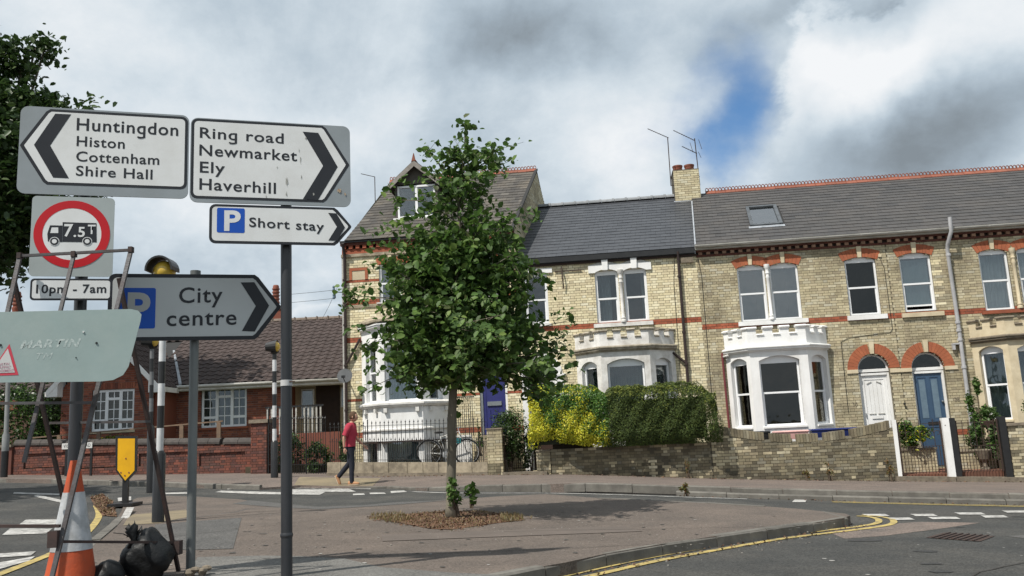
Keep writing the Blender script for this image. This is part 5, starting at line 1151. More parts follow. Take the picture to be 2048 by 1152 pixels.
# inner low walls seen through the gates, recycling boxes behind the dipped wall
iw = thing('inner_wall', 'low brick wall with stone coping seen through the scrolled gate', 'wall', (4.7, 1.0, -.3), FW); FI = FW @ Matrix.Translation((0, 1.0, 0)); brick_wall(iw, FI, 4.55, 5.52, -.45, .14, (), m='yb2', mmo='mo', nparts=60, seed=46); MB(FI).box(4.52, 5.55, -.03, .2, .14, .19).build('coping', M_['cap'], iw)
iw = thing('inner_wall', 'low stone-capped brick planter wall seen through the right gate', 'wall', (6.1, .9, -.3), FW); FI = FW @ Matrix.Translation((0, .95, 0)); brick_wall(iw, FI, 5.95, 6.95, -.45, .05, (), m='yb2', mmo='mo', nparts=60, seed=47); MB(FI).box(5.92, 6.98, -.03, .25, .05, .10).build('coping', M_['stone'], iw)
def rbox(u0, u1, z, m, label, y=.32, h=.22):
    r = thing('recycling_box', label, 'box', ((u0 + u1) / 2, y, z - h), FW, 'boxes stored behind the dipped wall'); MB(FW).hexa([(u0 + .03, y + .02, z - h), (u1 - .03, y + .02, z - h), (u1 - .03, y + .32, z - h), (u0 + .03, y + .32, z - h), (u0, y, z - .03), (u1, y, z - .03), (u1, y + .34, z - .03), (u0, y + .34, z - .03)]).build('tub', m, r)
    MB(FW).hexa([(u0 - .02, y - .02, z - .03), (u1 + .02, y - .02, z - .03), (u1 + .02, y + .36, z - .03), (u0 - .02, y + .36, z - .03), (u0 + .02, y + .02, z), (u1 - .02, y + .02, z), (u1 - .02, y + .32, z), (u0 + .02, y + .32, z)]).build('lid', m, r)
blu = mat('blue_plastic', (.02, .03, .13), (.015, .025, .10), 4, .4); pnk = mat('faded_pink_plastic', (.62, .36, .33), (.5, .3, .28), 4, .5)
rbox(.85, 1.30, .81, M_['black'], 'black box with a lid behind the dipped wall'); rbox(1.40, 2.25, .79, pnk, 'pale pink lidded box behind the middle of the dipped wall'); rbox(2.32, 2.95, .80, blu, 'wide blue box with a lid behind the dipped wall'); rbox(3.0, 3.55, .80, blu, 'smaller blue box with a lid near the white door')
# ------------------------------------------------------------------ hedges and plants
def leaves(name, P, size, m, parent=None, squash=.55, seed=1, N=None, fold=True, up=.35, kind=None):
    """P: n x 3 places; one small folded leaf (two or four triangles) at each"""
    rg = np.random.default_rng(seed); n = len(P); P = np.asarray(P, float)
    a = rg.normal(size=(n, 3)); a /= np.linalg.norm(a, axis=1)[:, None]
    if N is not None: nn = N + rg.normal(size=(n, 3)) * .55
    else: nn = rg.normal(size=(n, 3)); nn[:, 2] = np.abs(nn[:, 2]) + up
    nn /= np.linalg.norm(nn, axis=1)[:, None]; a -= nn * (a * nn).sum(1)[:, None]; a /= np.linalg.norm(a, axis=1)[:, None] + 1e-9
    b = np.cross(nn, a); s = (size * rg.uniform(.5, 1.45, n))[:, None]; w_ = s * squash * .5
    c = P; V = np.stack([c - a * s * .5, c - a * s * .22 + b * w_ * .9 + nn * s * .08, c + a * s * .18 + b * w_ * .95 + nn * s * .07, c + a * s * .5 - nn * s * .10, c + a * s * .18 - b * w_ * .95 + nn * s * .07, c - a * s * .22 - b * w_ * .9 + nn * s * .08], 1)
    if fold: F = np.array([[0, 2, 1], [0, 3, 2], [0, 4, 3], [0, 5, 4]]); k = 6
    else: V = np.stack([V[:, 0], (V[:, 1] + V[:, 2]) / 2, V[:, 3], (V[:, 4] + V[:, 5]) / 2], 1); F = np.array([[0, 1, 2], [0, 2, 3]]); k = 4
    V = V.reshape(-1, 3)
    if parent is not None:
        Mi = np.array(WM[parent.name].inverted()); V = V @ Mi[:3, :3].T + Mi[:3, 3]
    F = (F[None] + (np.arange(n) * k)[:, None, None]).reshape(-1, 3); me = bpy.data.meshes.new(name); me.vertices.add(len(V)); me.vertices.foreach_set('co', V.ravel())
    me.loops.add(F.size); me.loops.foreach_set('vertex_index', F.ravel().astype(np.int32)); me.polygons.add(len(F)); me.polygons.foreach_set('loop_start', np.arange(0, F.size, 3, dtype=np.int32)); me.update(calc_edges=True); me.validate()
    at_ = me.attributes.new('rnd', 'FLOAT', 'FACE'); at_.data.foreach_set('value', np.repeat(rg.random(n), len(F) // n)); me.materials.append(m)
    o = bpy.data.objects.new(name, me); col.objects.link(o)
    if parent is not None: o.parent = parent; WM[o.name] = WM[parent.name]
    else: WM[o.name] = I4
    if kind: o['kind'] = kind
    return o
def leafmat(name, c1, c2, ramp, tr=.28, rough=.45, var=.3): return mat(name, c1, c2, 3, rough, 0, var=var, spec=.4, rndc=ramp, trans=tr)
lm_y = leafmat('golden_privet_leaf', (.52, .50, .03), (.40, .42, .03), [(0, (.58, .54, .03)), (.3, (.46, .46, .03)), (.6, (.66, .58, .05)), (.85, (.28, .34, .03))])
lm_g = leafmat('green_privet_leaf', (.07, .16, .022), (.05, .12, .02), [(0, (.07, .17, .025)), (.3, (.055, .13, .02)), (.6, (.10, .20, .03)), (.9, (.18, .26, .04))])
lm_c = leafmat('conifer_leaf', (.065, .095, .02), (.045, .07, .016), [(0, (.065, .10, .02)), (.3, (.045, .075, .016)), (.6, (.085, .12, .022)), (.9, (.13, .16, .03))], .2, .7)
lm_ct = leafmat('conifer_fresh_tips', (.16, .19, .03), (.12, .15, .03), [(0, (.16, .19, .03)), (.5, (.20, .22, .04))], .2, .7)
lm_d = leafmat('dark_shrub_leaf', (.035, .06, .02), (.025, .045, .015), [(0, (.035, .065, .02)), (.4, (.025, .045, .015)), (.8, (.06, .10, .03))], .15, .5)
lm_s = leafmat('shrub_leaf', (.07, .13, .03), (.05, .10, .025), [(0, (.07, .13, .03)), (.4, (.05, .10, .02)), (.8, (.11, .18, .04))])
twig = mat('twig_bark', (.10, .075, .05), (.06, .045, .035), 10, .9, .3)
def boxcloud(n, u0, u1, y0, y1, z0f, z1f, rg, shell=.16, rnd=.35, lump=.10):
    """points through the skin of a clipped hedge, normals outward (frame FW)"""
    P = []; Nn = []
    def lumpf(a, b): return lump * (math.sin(a * 5.1 + b * 3.3) * .5 + math.sin(a * 11.7 - b * 7.9 + 1.3) * .35 + math.sin(a * 2.3 + b * 1.7 + .7) * .6)
    for _ in range(n):
        f = rg.random(); u = u0 + (u1 - u0) * rg.random(); z0, z1 = z0f(u), z1f(u)
        if f < .62: y = y0; z = z0 + (z1 - z0) * rg.random(); nn = (0, -1, .25)
        elif f < .86: y = y0 + (y1 - y0) * rg.random(); z = z1; nn = (0, -.2, 1)
        else:
            y = y0 + (y1 - y0) * rg.random(); z = z0 + (z1 - z0) * rg.random(); s = rg.random() < .5; u = u0 if s else u1; nn = (-1 if s else 1, -.2, .2)
        # round the corners
        du = min(u - u0, u1 - u); dz = z1 - z; db = z - z0
        rr = rnd
        k = 0
        if du < rr and dz < rr: e = 1 - math.sqrt(max(0, 1 - (1 - du / rr) ** 2)); z = min(z, z1 - rr * e)
        if du < rr: y = max(y, y0 + .5 * rr * (1 - math.sqrt(max(0, 1 - (1 - du / rr) ** 2))))
        if dz < .2: y = max(y, y0 + .14 * (1 - dz / .2))
        if db < .35: y = max(y, y0 + .22 * (1 - db / .35) ** 1.5)
        d = lumpf(u, z + y) - shell * rg.random() ** 2
        v = Vector((u + nn[0] * d, y + nn[1] * d, z + nn[2] * d * (1 if nn[2] == 1 else 0))); P.append(tuple(FW @ v)); Nn.append(tuple(FW.to_3x3() @ Vector(nn).normalized()))
    return np.array(P), np.array(Nn)
rg = random.Random(5)
h1 = thing('privet_hedge', 'golden privet hedge, bright yellow below and green above, hanging over the wall', 'hedge', (-3.8, .3, .3), FW)
z0a = lambda u: .86 - .24 * min(1, (u + 4.8) / 1.6); z1a = lambda u: 2.26 - .12 * (u + 4.8)
P, Nn = boxcloud(19000, -4.84, -2.75, -.55, .55, z0a, z1a, rg)
loc = np.array([tuple(FW.inverted() @ Vector(p)) for p in P]); 
nz = np.array([math.sin(p[0] * 4.3 + 1.1) * .22 + math.sin(p[0] * 9.1 + p[2] * 6.2) * .14 + math.sin(p[2] * 11 + p[0] * 3) * .08 for p in loc])
tt = (loc[:, 2] - .6) / 1.6 + (loc[:, 0] + 4.8) * .22 + nz * .8 + np.random.default_rng(3).normal(size=len(loc)) * .20
yel = (tt < .72) | ((loc[:, 0] < -4.45) & (tt < .95)); top_ = (loc[:, 2] > 2.0) & (np.random.default_rng(4).random(len(loc)) < .30)
leaves('golden_leaves', P[yel | top_], .048, lm_y, h1, .6, 1, Nn[yel | top_], fold=False, kind='stuff'); leaves('green_leaves', P[~(yel | top_)], .05, lm_g, h1, .6, 2, Nn[~(yel | top_)], fold=False, kind='stuff')
h2 = thing('conifer_hedge', 'clipped dark green conifer hedge hanging over the brown brick wall', 'hedge', (-1.6, .3, .3), FW)
z1b = lambda u: 2.12 - .045 * (u + 2.8) + (-.30 * max(0, (u + .55) / .5) ** 1.5 if u > -.55 else 0)
P, Nn = boxcloud(24000, -2.86, -.10, -.55, .6, lambda u: .60, z1b, rg, .12, .3)
leaves('conifer_sprays', P, .062, lm_c, h2, .3, 3, Nn, fold=False, kind='stuff')
P, Nn = boxcloud(2600, -2.86, -.10, -.57, .6, lambda u: 1.2, lambda u: z1b(u) + .02, rg, .05, .3); sel = np.array([(FW.inverted() @ Vector(p)).z > 1.85 or rg.random() < .12 or ((FW.inverted() @ Vector(p)).x > -.4 and rg.random() < .4) for p in P]); leaves('fresh_tips', P[sel], .06, lm_ct, h2, .35, 4, Nn[sel], fold=False, kind='stuff')
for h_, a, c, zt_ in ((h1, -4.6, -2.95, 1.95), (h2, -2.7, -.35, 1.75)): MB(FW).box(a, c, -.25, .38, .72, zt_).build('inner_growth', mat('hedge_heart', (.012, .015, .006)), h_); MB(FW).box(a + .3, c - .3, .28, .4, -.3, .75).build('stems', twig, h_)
def shrub(name, label, cat, c, r, n, size, m, F=FW, group=None, stems=5, squash=.55, m2=None, f2=.2, seed=0, down=0.0, hollow=.5, gb_=None, fold=False):
    """a free-growing bush: stems and leaves gathered in clumps"""
    c = Vector(c); t = thing(name, label, cat, (c.x, c.y, c.z - r[2]), F, group); q = random.Random(seed + 77); P = []
    nc = max(5, int(n / 70)); cl = []
    while len(cl) < nc:
        v = Vector((q.gauss(0, 1), q.gauss(0, 1), q.gauss(0, 1))).normalized() * q.uniform(hollow, .95)
        if v.z < -.75: continue
        cl.append(v)
    for k in range(n):
        v = cl[k % nc] + Vector((q.gauss(0, 1), q.gauss(0, 1), q.gauss(0, 1))) * .15; P.append(tuple(F @ (c + Vector((v.x * r[0], v.y * r[1], v.z * r[2])))))
    P = np.array(P); k = int(n * (1 - f2)) if m2 else n
    idx = np.random.default_rng(seed).permutation(n) if m2 else np.arange(n)
    leaves('leaves', P[idx[:k]], size, m, t, squash, seed + 1, fold=fold, kind='stuff')
    if m2: leaves('pale_leaves', P[idx[k:]], size, m2, t, squash, seed + 2, fold=fold, kind='stuff')
    b = MB(F)
    for i in range(stems):
        v = cl[i % nc]; b.tube([c + Vector((q.uniform(-.05, .05), q.uniform(-.05, .05), -r[2])), c + Vector((v.x * r[0] * .4, v.y * r[1] * .4, -.2 * r[2])), c + Vector((v.x * r[0] * .8, v.y * r[1] * .8, v.z * r[2] * .8))], [.014, .009, .004], 5)
    b.build('stems', twig, t); return t
shrub('shrub', 'dark leafy shrub filling the gateway by the violet door', 'shrub', (-5.5, .75, .95), (.62, .45, .78), 4200, .075, lm_d, m2=lm_s, f2=.25, seed=11)
shrub('shrub', 'low dark shrub just left of the yellow hedge', 'shrub', (-4.98, .9, .55), (.30, .35, .62), 1300, .07, lm_d, seed=12)
shrub('garden_shrub', 'glossy green bush behind the scrolled gate', 'shrub', (5.0, 1.05, .50), (.42, .3, .42), 1500, .10, lm_s, m2=lm_y, f2=.12, seed=13)
shrub('climbing_shrub', 'tall leggy climber growing in front of the cream bay', 'shrub', (6.85, 1.35, 1.25), (.28, .22, .58), 520, .11, lm_s, seed=14, stems=8)
shrub('garden_shrub', 'leafy bush below the climber at the right gate', 'shrub', (6.75, 1.0, .35), (.42, .3, .60), 1000, .11, lm_s, m2=lm_d, f2=.4, seed=15, stems=7)
tp = shrub('potted_plant', 'rounded green plant in a box below the cream bay window', 'plant', (7.05, 1.2, .98), (.25, .2, .18), 900, .05, lm_s, seed=16); MB(FW).box(6.80, 7.30, 1.05, 1.35, .62, .80).build('plant_box', M_['bdark'], tp)
ur = thing('plant_urn', 'dark stone urn standing behind the right iron gate', 'urn', (6.55, .7, -.4), FW); MB(FW).lathe((6.55, .7, -.42), [(.12, 0), (.12, .05), (.06, .08), (.05, .2), (.12, .28), (.2, .5), (.22, .52), (.18, .5)], 12).build('urn', M_['cap'], ur)
shrub('garden_plant', 'green stems sprouting behind the left end of the railings', 'plant', (-9.95, .55, .72), (.35, .25, .42), 700, .10, lm_s, seed=17, hollow=.3)
shrub('garden_plant', 'climbing rose twigs at the right end of the railings', 'plant', (-6.25, .35, .95), (.12, .12, .45), 110, .08, lm_s, seed=18, hollow=.2)
shrub('wall_weed', 'tall wispy plant on the wall before the cream bay', 'plant', (7.6, .4, 1.15), (.12, .1, .5), 90, .06, lm_s, seed=19, hollow=.1)
dry = leafmat('dry_weed', (.22, .15, .06), (.12, .12, .04), [(0, (.22, .14, .06)), (.5, (.10, .13, .03)), (.8, (.28, .12, .05))])
def weed(label, px, py, Y, r, n, m, seed, size=.05, name='weed'):
    p = at(px, py, Y); F = Matrix.Translation((p.x, p.y, H(p.x, p.y) + .11)); return shrub(name, label, 'weed', (0, 0, r[2]), r, n, size, m, F=F, stems=6, seed=seed, hollow=.1)
weed('dry brown weed at the foot of the dipped wall below its middle', 1612, 958, 21.2, (.16, .06, .17), 150, dry, 31)
weed('thin greenish weed growing up the dipped wall', 1660, 955, 21.1, (.2, .06, .25), 130, dry, 32)
weed('ragged weed at the foot of the first white gate post', 1782, 958, 20.9, (.13, .07, .25), 200, dry, 33)
weed('small weed trailing below the conifer hedge', 1375, 935, 21.6, (.07, .05, .25), 90, dry, 34)
# ------------------------------------------------------------------ the brick bungalow on the left and the wall before it
def XF(x, y, z=0, yaw=0): return Matrix.Translation((x, y, z)) @ Matrix.Rotation(yaw, 4, 'Z')
bg = thing('bungalow', 'low red brick bungalow with brown tiled roof and white gridded windows', 'house', (-12, 29, .35), I4)
YM, YW_, YRi = 29.0, 27.5, 33.0
BM = XF(0, YM); BW = XF(0, YW_)
WM[bg.name] = Matrix.Translation((-12, 29, .35))
def casement(root, F, u0, u1, z0, z1, y, cur='gcurt', gl='glassd'):
    """three lights: sides over a small bottom light, a middle one under a small top light; thin glazing bars"""
    f = MB(F); fw = .075; a = u0 + (u1 - u0) * .335; b_ = u0 + (u1 - u0) * .665
    for x0, x1, za, zb in ((u0, u0 + fw, z0, z1), (u1 - fw, u1, z0, z1), (a - .05, a + .05, z0 + fw, z1 - fw), (b_ - .05, b_ + .05, z0 + fw, z1 - fw)): f.box(x0, x1, y, y + .06, za, zb)
    f.box(u0 + fw, u1 - fw, y + .001, y + .06, z0, z0 + fw); f.box(u0 + fw, u1 - fw, y + .001, y + .06, z1 - fw, z1)
    zt, zb_ = z1 - .30, z0 + .34
    for x0, x1, z in ((u0 + fw, a - .035, zb_), (b_ + .035, u1 - fw, zb_), (a + .035, b_ - .035, zt)): f.box(x0, x1, y - .01, y + .055, z - .042, z + .042)
    w = f.build('window', M_['pvc'], root); MB(F).box(u0 + fw, u1 - fw, y + .035, y + .04, z0 + fw, z1 - fw).build('pane', M_[gl], w)
    b = MB(F)
    for x0, x1, za, zb, nv in ((u0 + fw, a - .035, zb_ + .03, z1 - fw, 3), (b_ + .035, u1 - fw, zb_ + .03, z1 - fw, 3), (a + .035, b_ - .035, z0 + fw, zt - .03, 3), (a + .035, b_ - .035, zt + .03, z1 - fw, 1), (u0 + fw, a - .035, z0 + fw, zb_ - .03, 1), (b_ + .035, u1 - fw, z0 + fw, zb_ - .03, 1)):
        c = (x0 + x1) / 2; b.box(c - .013, c + .013, y + .02, y + .034, za, zb)
        for k in range(1, nv): z = za + (zb - za) * k / nv; b.box(x0, x1, y + .021, y + .033, z - .013, z + .013)
    b.build('glazing_bars', M_['pvc'], w); room(w, F, u0, u1, z0, z1, y + .08)
    if cur: curtain(w, F, u0 + .06, u1 - .06, z0 + .05, z1 - .05, y + .16, cur, .03)
    MB(F).box(u0 - .05, u1 + .05, -.04, y, z0 - .07, z0).build('sill', M_['rb'] if cur else M_['cream'], root)
WO1 = seg(-10.84, -9.28, 1.72, 3.06); WO2 = seg(-13.85, -12.47, 1.74, 3.07)
brick_wall(bg, BM, -11.85, -8.05, .1, 3.15, [WO1], m='bb', mmo='bmo', nparts=170, seed=71)
brick_wall(bg, BW, -14.85, -11.85, .1, 4.6, [WO2], m='bb', mmo='bmo', nparts=130, seed=72, top=lambda x: 3.2 + (1.5 - abs(x + 13.35)) * 1.05)
sm = MB(BW)
for i in range(17):
    x = -13.83 + i * .0815; sm.box(x, x + .07, -.012, .03, 3.08, 3.29)
sm.build('soldier_course', M_['bb'], bg, kind='stuff')
MB().box(-11.86, -11.70, YW_ + .1, YM + .2, .1, 3.1).build('return_wall', M_['bb'], bg); MB().box(-14.85, -14.7, YW_ + .1, YM + .4, .1, 3.1).build('return_wall', M_['bb'], bg)
casement(bg, BM, -10.84, -9.28, 1.72, 3.06, .05); casement(bg, BW, -13.85, -12.47, 1.74, 3.07, .05, None, 'glassk')
# porch recess at the right end
b = MB(); b.box(-8.05, -7.95, YM + .1, YM + 1.3, .1, 3.1); b.build('porch_wall', M_['bb'], bg)
b = MB(); b.box(-8.0, -5.6, YM + 1.3, YM + 1.45, .1, 3.1); b.build('porch_back', M_['cream'], bg)
MB().box(-7.2, -6.35, YM + 1.25, YM + 1.3, .3, 3.1).build('porch_door', M_['bdark'], bg); MB().box(-7.72, -7.25, YM + 1.2, YM + 1.26, 1.9, 2.95).build('window', M_['pvc'], bg); MB().box(-7.67, -7.30, YM + 1.18, YM + 1.2, 1.95, 2.9).build('pane', M_['glass'], bg)
MB().box(-6.3, -5.7, YM + 1.2, YM + 1.26, 2.25, 2.95).build('window', M_['pvc'], bg); MB().box(-6.25, -5.75, YM + 1.18, YM + 1.2, 2.3, 2.9).build('pane', M_['glass'], bg)
# roofs
slates(bg, I4, -21.0, -5.6, YM - .35, 3.18, YRi, 5.85, gauge=.30, wd=.30, m='bunga', shear=0, n=300, seed=73, wave=True, name='roof_tile', holes=[(-14.2, -12.6, .9, 3.6)])
b = MB(); b.face([(-21, YRi, 5.85), (-5.6, YRi, 5.85), (-5.6, 37, 3.2), (-21, 37, 3.2)]); b.face([(-21, 37, 0), (-5.6, 37, 0), (-5.6, 37, 3.2), (-21, 37, 3.2)]); b.face([(-5.6, YM + 1.4, 0), (-5.6, 37, 0), (-5.6, 37, 3.2), (-5.6, YRi, 5.85), (-5.6, YM, 3.2)]); b.build('rear_roof', M_['bunga'], bg, fix=False)
rm2 = MB().tube([(0, 0, 0), (.44, 0, 0)], .10, 8, r=0.).box(.40, .44, -.115, .115, -.03, .115, 0.).mesh('ridge_tile', mat('mortared_ridge', (.22, .18, .15), (.15, .12, .10), 8, .9), None, smooth=30)
for i in range(26): piece(rm2, 'ridge_tile', bg, (-17.0 + i * .44, YRi, 5.86))
b = MB(); b.box(-21, -5.6, YM - .42, YM - .36, 3.0, 3.14); b.box(-21, -5.6, YM - .36, YM + .1, 2.98, 3.03); b.build('fascia', M_['white2'], bg); MB().tube([(-21, YM - .47, 3.12), (-5.6, YM - .47, 3.12)], .055, 8).build('gutter', M_['gutter'], bg, smooth=True)
AX, AZ = -13.35, 5.02; sl_ = 1.06
for s_, x_ in ((1, -11.52), (-1, -15.18)):
    # each side of the wing roof: frame whose x runs along the ridge, y up the slope
    F = XF(x_, 0, 0, R(90) if s_ > 0 else R(-90))
    ez = AZ - abs(x_ - AX) * sl_; d = abs(x_ - AX)
    if s_ > 0: slates(bg, F, YW_ - .3, 31.5, 0, ez, d, AZ, gauge=.30, wd=.30, m='bunga', shear=0, n=0 if s_ < 0 else 0, seed=75, wave=True, name='roof_tile')
    else: slates(bg, F, -31.5, -(YW_ - .3), 0, ez, d, AZ, gauge=.30, wd=.30, m='bunga', shear=0, n=0, seed=76, wave=True, name='roof_tile')
    b = MB(); b.prism([(AX, YW_ - .34, AZ + .02), (x_, YW_ - .34, ez + .02), (x_, YW_ - .34, ez - .18), (AX, YW_ - .34, AZ - .2)], (0, .04, 0)); b.build('bargeboard', M_['white'], bg)
    b = MB(); b.prism([(x_, YW_ - .33, ez - .18), (x_, YW_ - .33, ez), (x_ - s_ * .36, YW_ - .33, ez + .33), (x_ - s_ * .36, YW_ - .33, ez - .18)], (0, .5, 0)); b.build('box_end', M_['white'], bg)
    b = MB(); b.box(min(x_, x_ + s_ * .06), max(x_, x_ + s_ * .06), YW_ - .3, YM - .4, ez - .16, ez); b.build('fascia', M_['white2'], bg)
b = MB(); b.hexa([(-11.47, YM - .4, 3.17), (-11.37, YM - .4, 3.17), (-12.6, 31.0, 4.6), (-12.68, 31.0, 4.6), (-11.47, YM - .4, 3.24), (-11.37, YM - .4, 3.24), (-12.6, 31.0, 4.67), (-12.68, 31.0, 4.67)]); b.build('valley_flashing', M_['lead'], bg)
chm = thing('brick_chimney', 'small red brick chimney with one banded pot beyond the bungalow ridge', 'chimney', (-9.65, 34.5, 3), I4)
MB().box(-9.95, -9.35, 34.2, 34.8, 3.0, 6.55).build('stack', M_['bb'], chm); MB().box(-10.0, -9.3, 34.15, 34.85, 6.55, 6.68).build('capping', M_['cap'], chm)
def pot(c, s, n=5): return [(.13 * s, 0), (.14 * s, .1 * s)] + [q for i in range(n) for q in ((.155 * s, (.15 + i * .14) * s), (.155 * s, (.20 + i * .14) * s), (.125 * s, (.21 + i * .14) * s), (.125 * s, (.28 + i * .14) * s))] + [(.10 * s, (.2 + n * .14) * s)]
MB().lathe((-9.82, 34.4, 6.68), pot(0, 1.0), 12).build('chimney_pot', M_['terra'], chm, smooth=30)
q = at(33, 622, 36); chm = thing('brick_chimney', 'red chimney with banded terracotta pot seen through the frame legs at the left', 'chimney', (q.x, 36, 4), I4)
MB().box(q.x - .5, q.x + .5, 35.6, 36.4, 3.0, q.z - .1).build('stack', M_['bb'], chm); MB().lathe((q.x, 36, q.z - .1), pot(0, 1.25, 4), 12).build('chimney_pot', M_['terra'], chm, smooth=30)
# old wall along the pavement: panelled red brick, dark rounded coping, pier and tall pillar
capd = mat('dark_blue_brick_coping', (.075, .066, .06), (.05, .045, .042), 8, .8, .3, 30, .15)
a = G(20, 948, .11); c = G(528, 953, .11); a = Vector((-15.75, 26.6, 0)); c = Vector((-7.75, 24.9, 0)); ang = math.atan2(c.y - a.y, c.x - a.x); WF = XF(a.x, a.y, 0, ang); WL = (c - a).length
def wz(x): p = WF @ Vector((x, 0, 0)); return H(p.x, p.y) + .11
wt = lambda x: 1.44 - .037 * x
ow = thing('boundary_wall', 'long panelled red brick wall with dark rounded coping before the bungalow', 'wall', (0, 0, wz(0)), WF)
brick_wall(ow, WF, 0, WL, .0, 1.5, (), m='gb', mmo='mod', nparts=150, seed=81, top=lambda x: wt(x) - .02, bot=lambda x: wz(x) - .15)
pans = [seg(.38 + 2.02 * i, 2.10 + 2.02 * i if i < 3 else WL - .25, wz(1.2 + 2.0 * i) + .24, wt(1.2 + 2.0 * i) - .25) for i in range(4)]
brick_wall(ow, WF, 0, WL, .0, 1.5, pans, m='gb', mmo='mod', nparts=150, seed=82, top=lambda x: wt(x) - .0, bot=lambda x: wz(x) - .15, y=-.055)
MB(WF).hexa([(0, .012, 0), (WL, .012, -.2), (WL, .22, -.2), (0, .22, 0), (0, .012, wt(0) - .03), (WL, .012, wt(WL) - .03), (WL, .22, wt(WL) - .03), (0, .22, wt(0) - .03)]).build('wall_core', M_['mod'], ow)
n = 17
for i in range(n):
    x0, x1 = WL * i / n + .006, WL * (i + 1) / n - .006
    if i == n - 3: x1 -= .1
    z0, z1 = wt(x0), wt(x1); b = MB(WF); pr = [(-.09, -.03), (-.09, .03), (-.05, .10), (.03, .145), (.16, .145), (.26, .08), (.28, -.03)]
    b.prism([(x0, y, z0 + h) for y, h in pr], (x1 - x0, 0, z1 - z0)); b.build('coping_stone', capd, ow)
pr_ = thing('wall_pier', 'dark red brick pier at the left end of the boundary wall', 'pier', (-.4, 0, wz(0)), WF)
MB(WF).box(-.42, -.01, -.12, .3, 0, 1.36).build('shaft', M_['gb'], pr_); MB(WF).box(-.48, .0, -.18, .36, 1.36, 1.44).build('coping', M_['cap'], pr_)
MB(WF).box(-9, -.5, .05, .25, .1, 1.3).build('boundary_wall', M_['gb'], None); tag(bpy.data.objects[-1] if False else [o for o in bpy.data.objects if o.name.startswith('boundary_wall') and o.type == 'MESH'][-1], 'plain continuation of the red brick wall at the far left edge', 'wall')
pf = XF(-7.62, 24.2, 0, R(-5)); gp_ = thing('wall_pillar', 'tall grey brick pillar with flat cap at the right end of the boundary wall', 'pillar', (0, 0, H(-7.6, 24.2) + .11), pf)
brick_wall(gp_, pf, 0, .46, .1, 1.68, (), m='gb', mmo='mod', nparts=60, seed=83, matf=lambda u, z: 'gb'); MB(pf).box(.012, .448, .012, .45, .0, 1.68).build('core', M_['mod'], gp_)
MB(pf).box(-.05, .51, -.05, .5, 1.68, 1.78).build('cap_slab', M_['cap'], gp_); Q_ = pf @ Matrix.Translation((.46, 0, 0)) @ Matrix.Rotation(math.pi / 2, 4, 'Z'); brick_wall(gp_, Q_, 0, .45, .1, 1.68, (), m='gb', mmo='mod', nparts=30, seed=84)
# dark iron railings and gate between the pillar and the tall house
r = thing('iron_fence', 'tall dark iron railings and gate between the pillar and the tall house', 'fence', (-7.0, 23.9, .2), I4)
a0, a1 = Vector((-7.1, 24.15)), Vector((-5.35, 23.55)); nb = 24
for i in range(nb + 1):
    p = a0.lerp(a1, i / nb); z = H(*p) + .11; t = 1.78 if i in (0, 9, 16) else 1.5; b = MB().tube([(p.x, p.y, z), (p.x, p.y, z + t)], .022 if t > 1.6 else .009, 6); b.lathe((p.x, p.y, z + t), [(.01, 0), (.03, .02), (.01, .06), (.0005, .11)], 6); b.build('railing_bar', M_['black'], r)
for zz_ in (.25, 1.15, 1.38): MB().bar((a0.x, a0.y, H(*a0) + .11 + zz_), (a1.x, a1.y, H(*a1) + .11 + zz_), .03, .012).build('rail', M_['black'], r)
pk = thing('stair_railing', 'pale metal stair railing with upright bars in front of the bungalow porch', 'railing', (-7.2, 27.2, .6), I4)
for i in range(14):
    x = -8.0 + i * .13
    if i in (8,): continue
    MB().box(x, x + .05, 27.0, 27.03, 1.35, 2.2).build('baluster', M_['gutter'], pk)
MB().box(-8.05, -6.2, 26.98, 27.05, 2.2, 2.25).build('handrail', M_['black'], pk); MB().box(-8.05, -6.2, 26.98, 27.05, 1.3, 1.35).build('rail', M_['black'], pk)
sr = thing('ramp_handrail', 'long thin brown handrail sloping behind the red brick wall', 'handrail', (-12, 27, .6), I4)
p0, p1 = at(62, 876, 26.9), at(446, 842, 26.2); MB().bar(p0, p1, .06, .04).build('rail', mat('brown_rail', (.22, .15, .10), (.16, .11, .08)), sr)
for px in (120, 200, 365, 438): t = (px - 62) / 384; p = p0.lerp(p1, t); MB().box(p.x - .06, p.x + .06, p.y - .03, p.y + .03, .4, p.z - .01).build('post', mat('brown_rail', (.22, .15, .10)), sr)
# low dark wall behind the railings, left garden slab
gl = MB(); gl.prism([(-30, 30, .55), (-15.75, 27.0, .55), (-7.9, 25.25, .55), (-7.9, 60, .55), (-30, 60, .55)], (0, 0, -1.5)); gl.build('garden_lawn', mat('lawn', (.06, .10, .03), (.08, .10, .04), 2, .95), kind='structure')
MB().box(-7.9, -5.0, 24.6, 60, -1, .45).build('side_garden', earth, kind='structure')
lw = tag(MB().box(-7.1, -5.3, 25.2, 25.4, .2, 1.35).build('screen_wall', M_['gb']), 'dark low wall behind the iron railings beside the tall house', 'wall')
# distant houses at the far left
q0 = at(60, 790, 42); db = thing('distant_house', 'dim distant house with brown roof glimpsed under the grey board', 'house', (q0.x, 42, .5), I4)
MB().box(q0.x - 3, q0.x + 6, 42, 46, .5, q0.z).build('wall', mat('dim_brick', (.12, .07, .05), (.09, .05, .04)), db); b = MB(); b.prism([(q0.x - 3.4, 41.5, q0.z), (q0.x - 3.4, 44, q0.z + 1.4), (q0.x - 3.4, 46.5, q0.z)], (9.8, 0, 0)); b.build('roof', M_['bunga'], db)
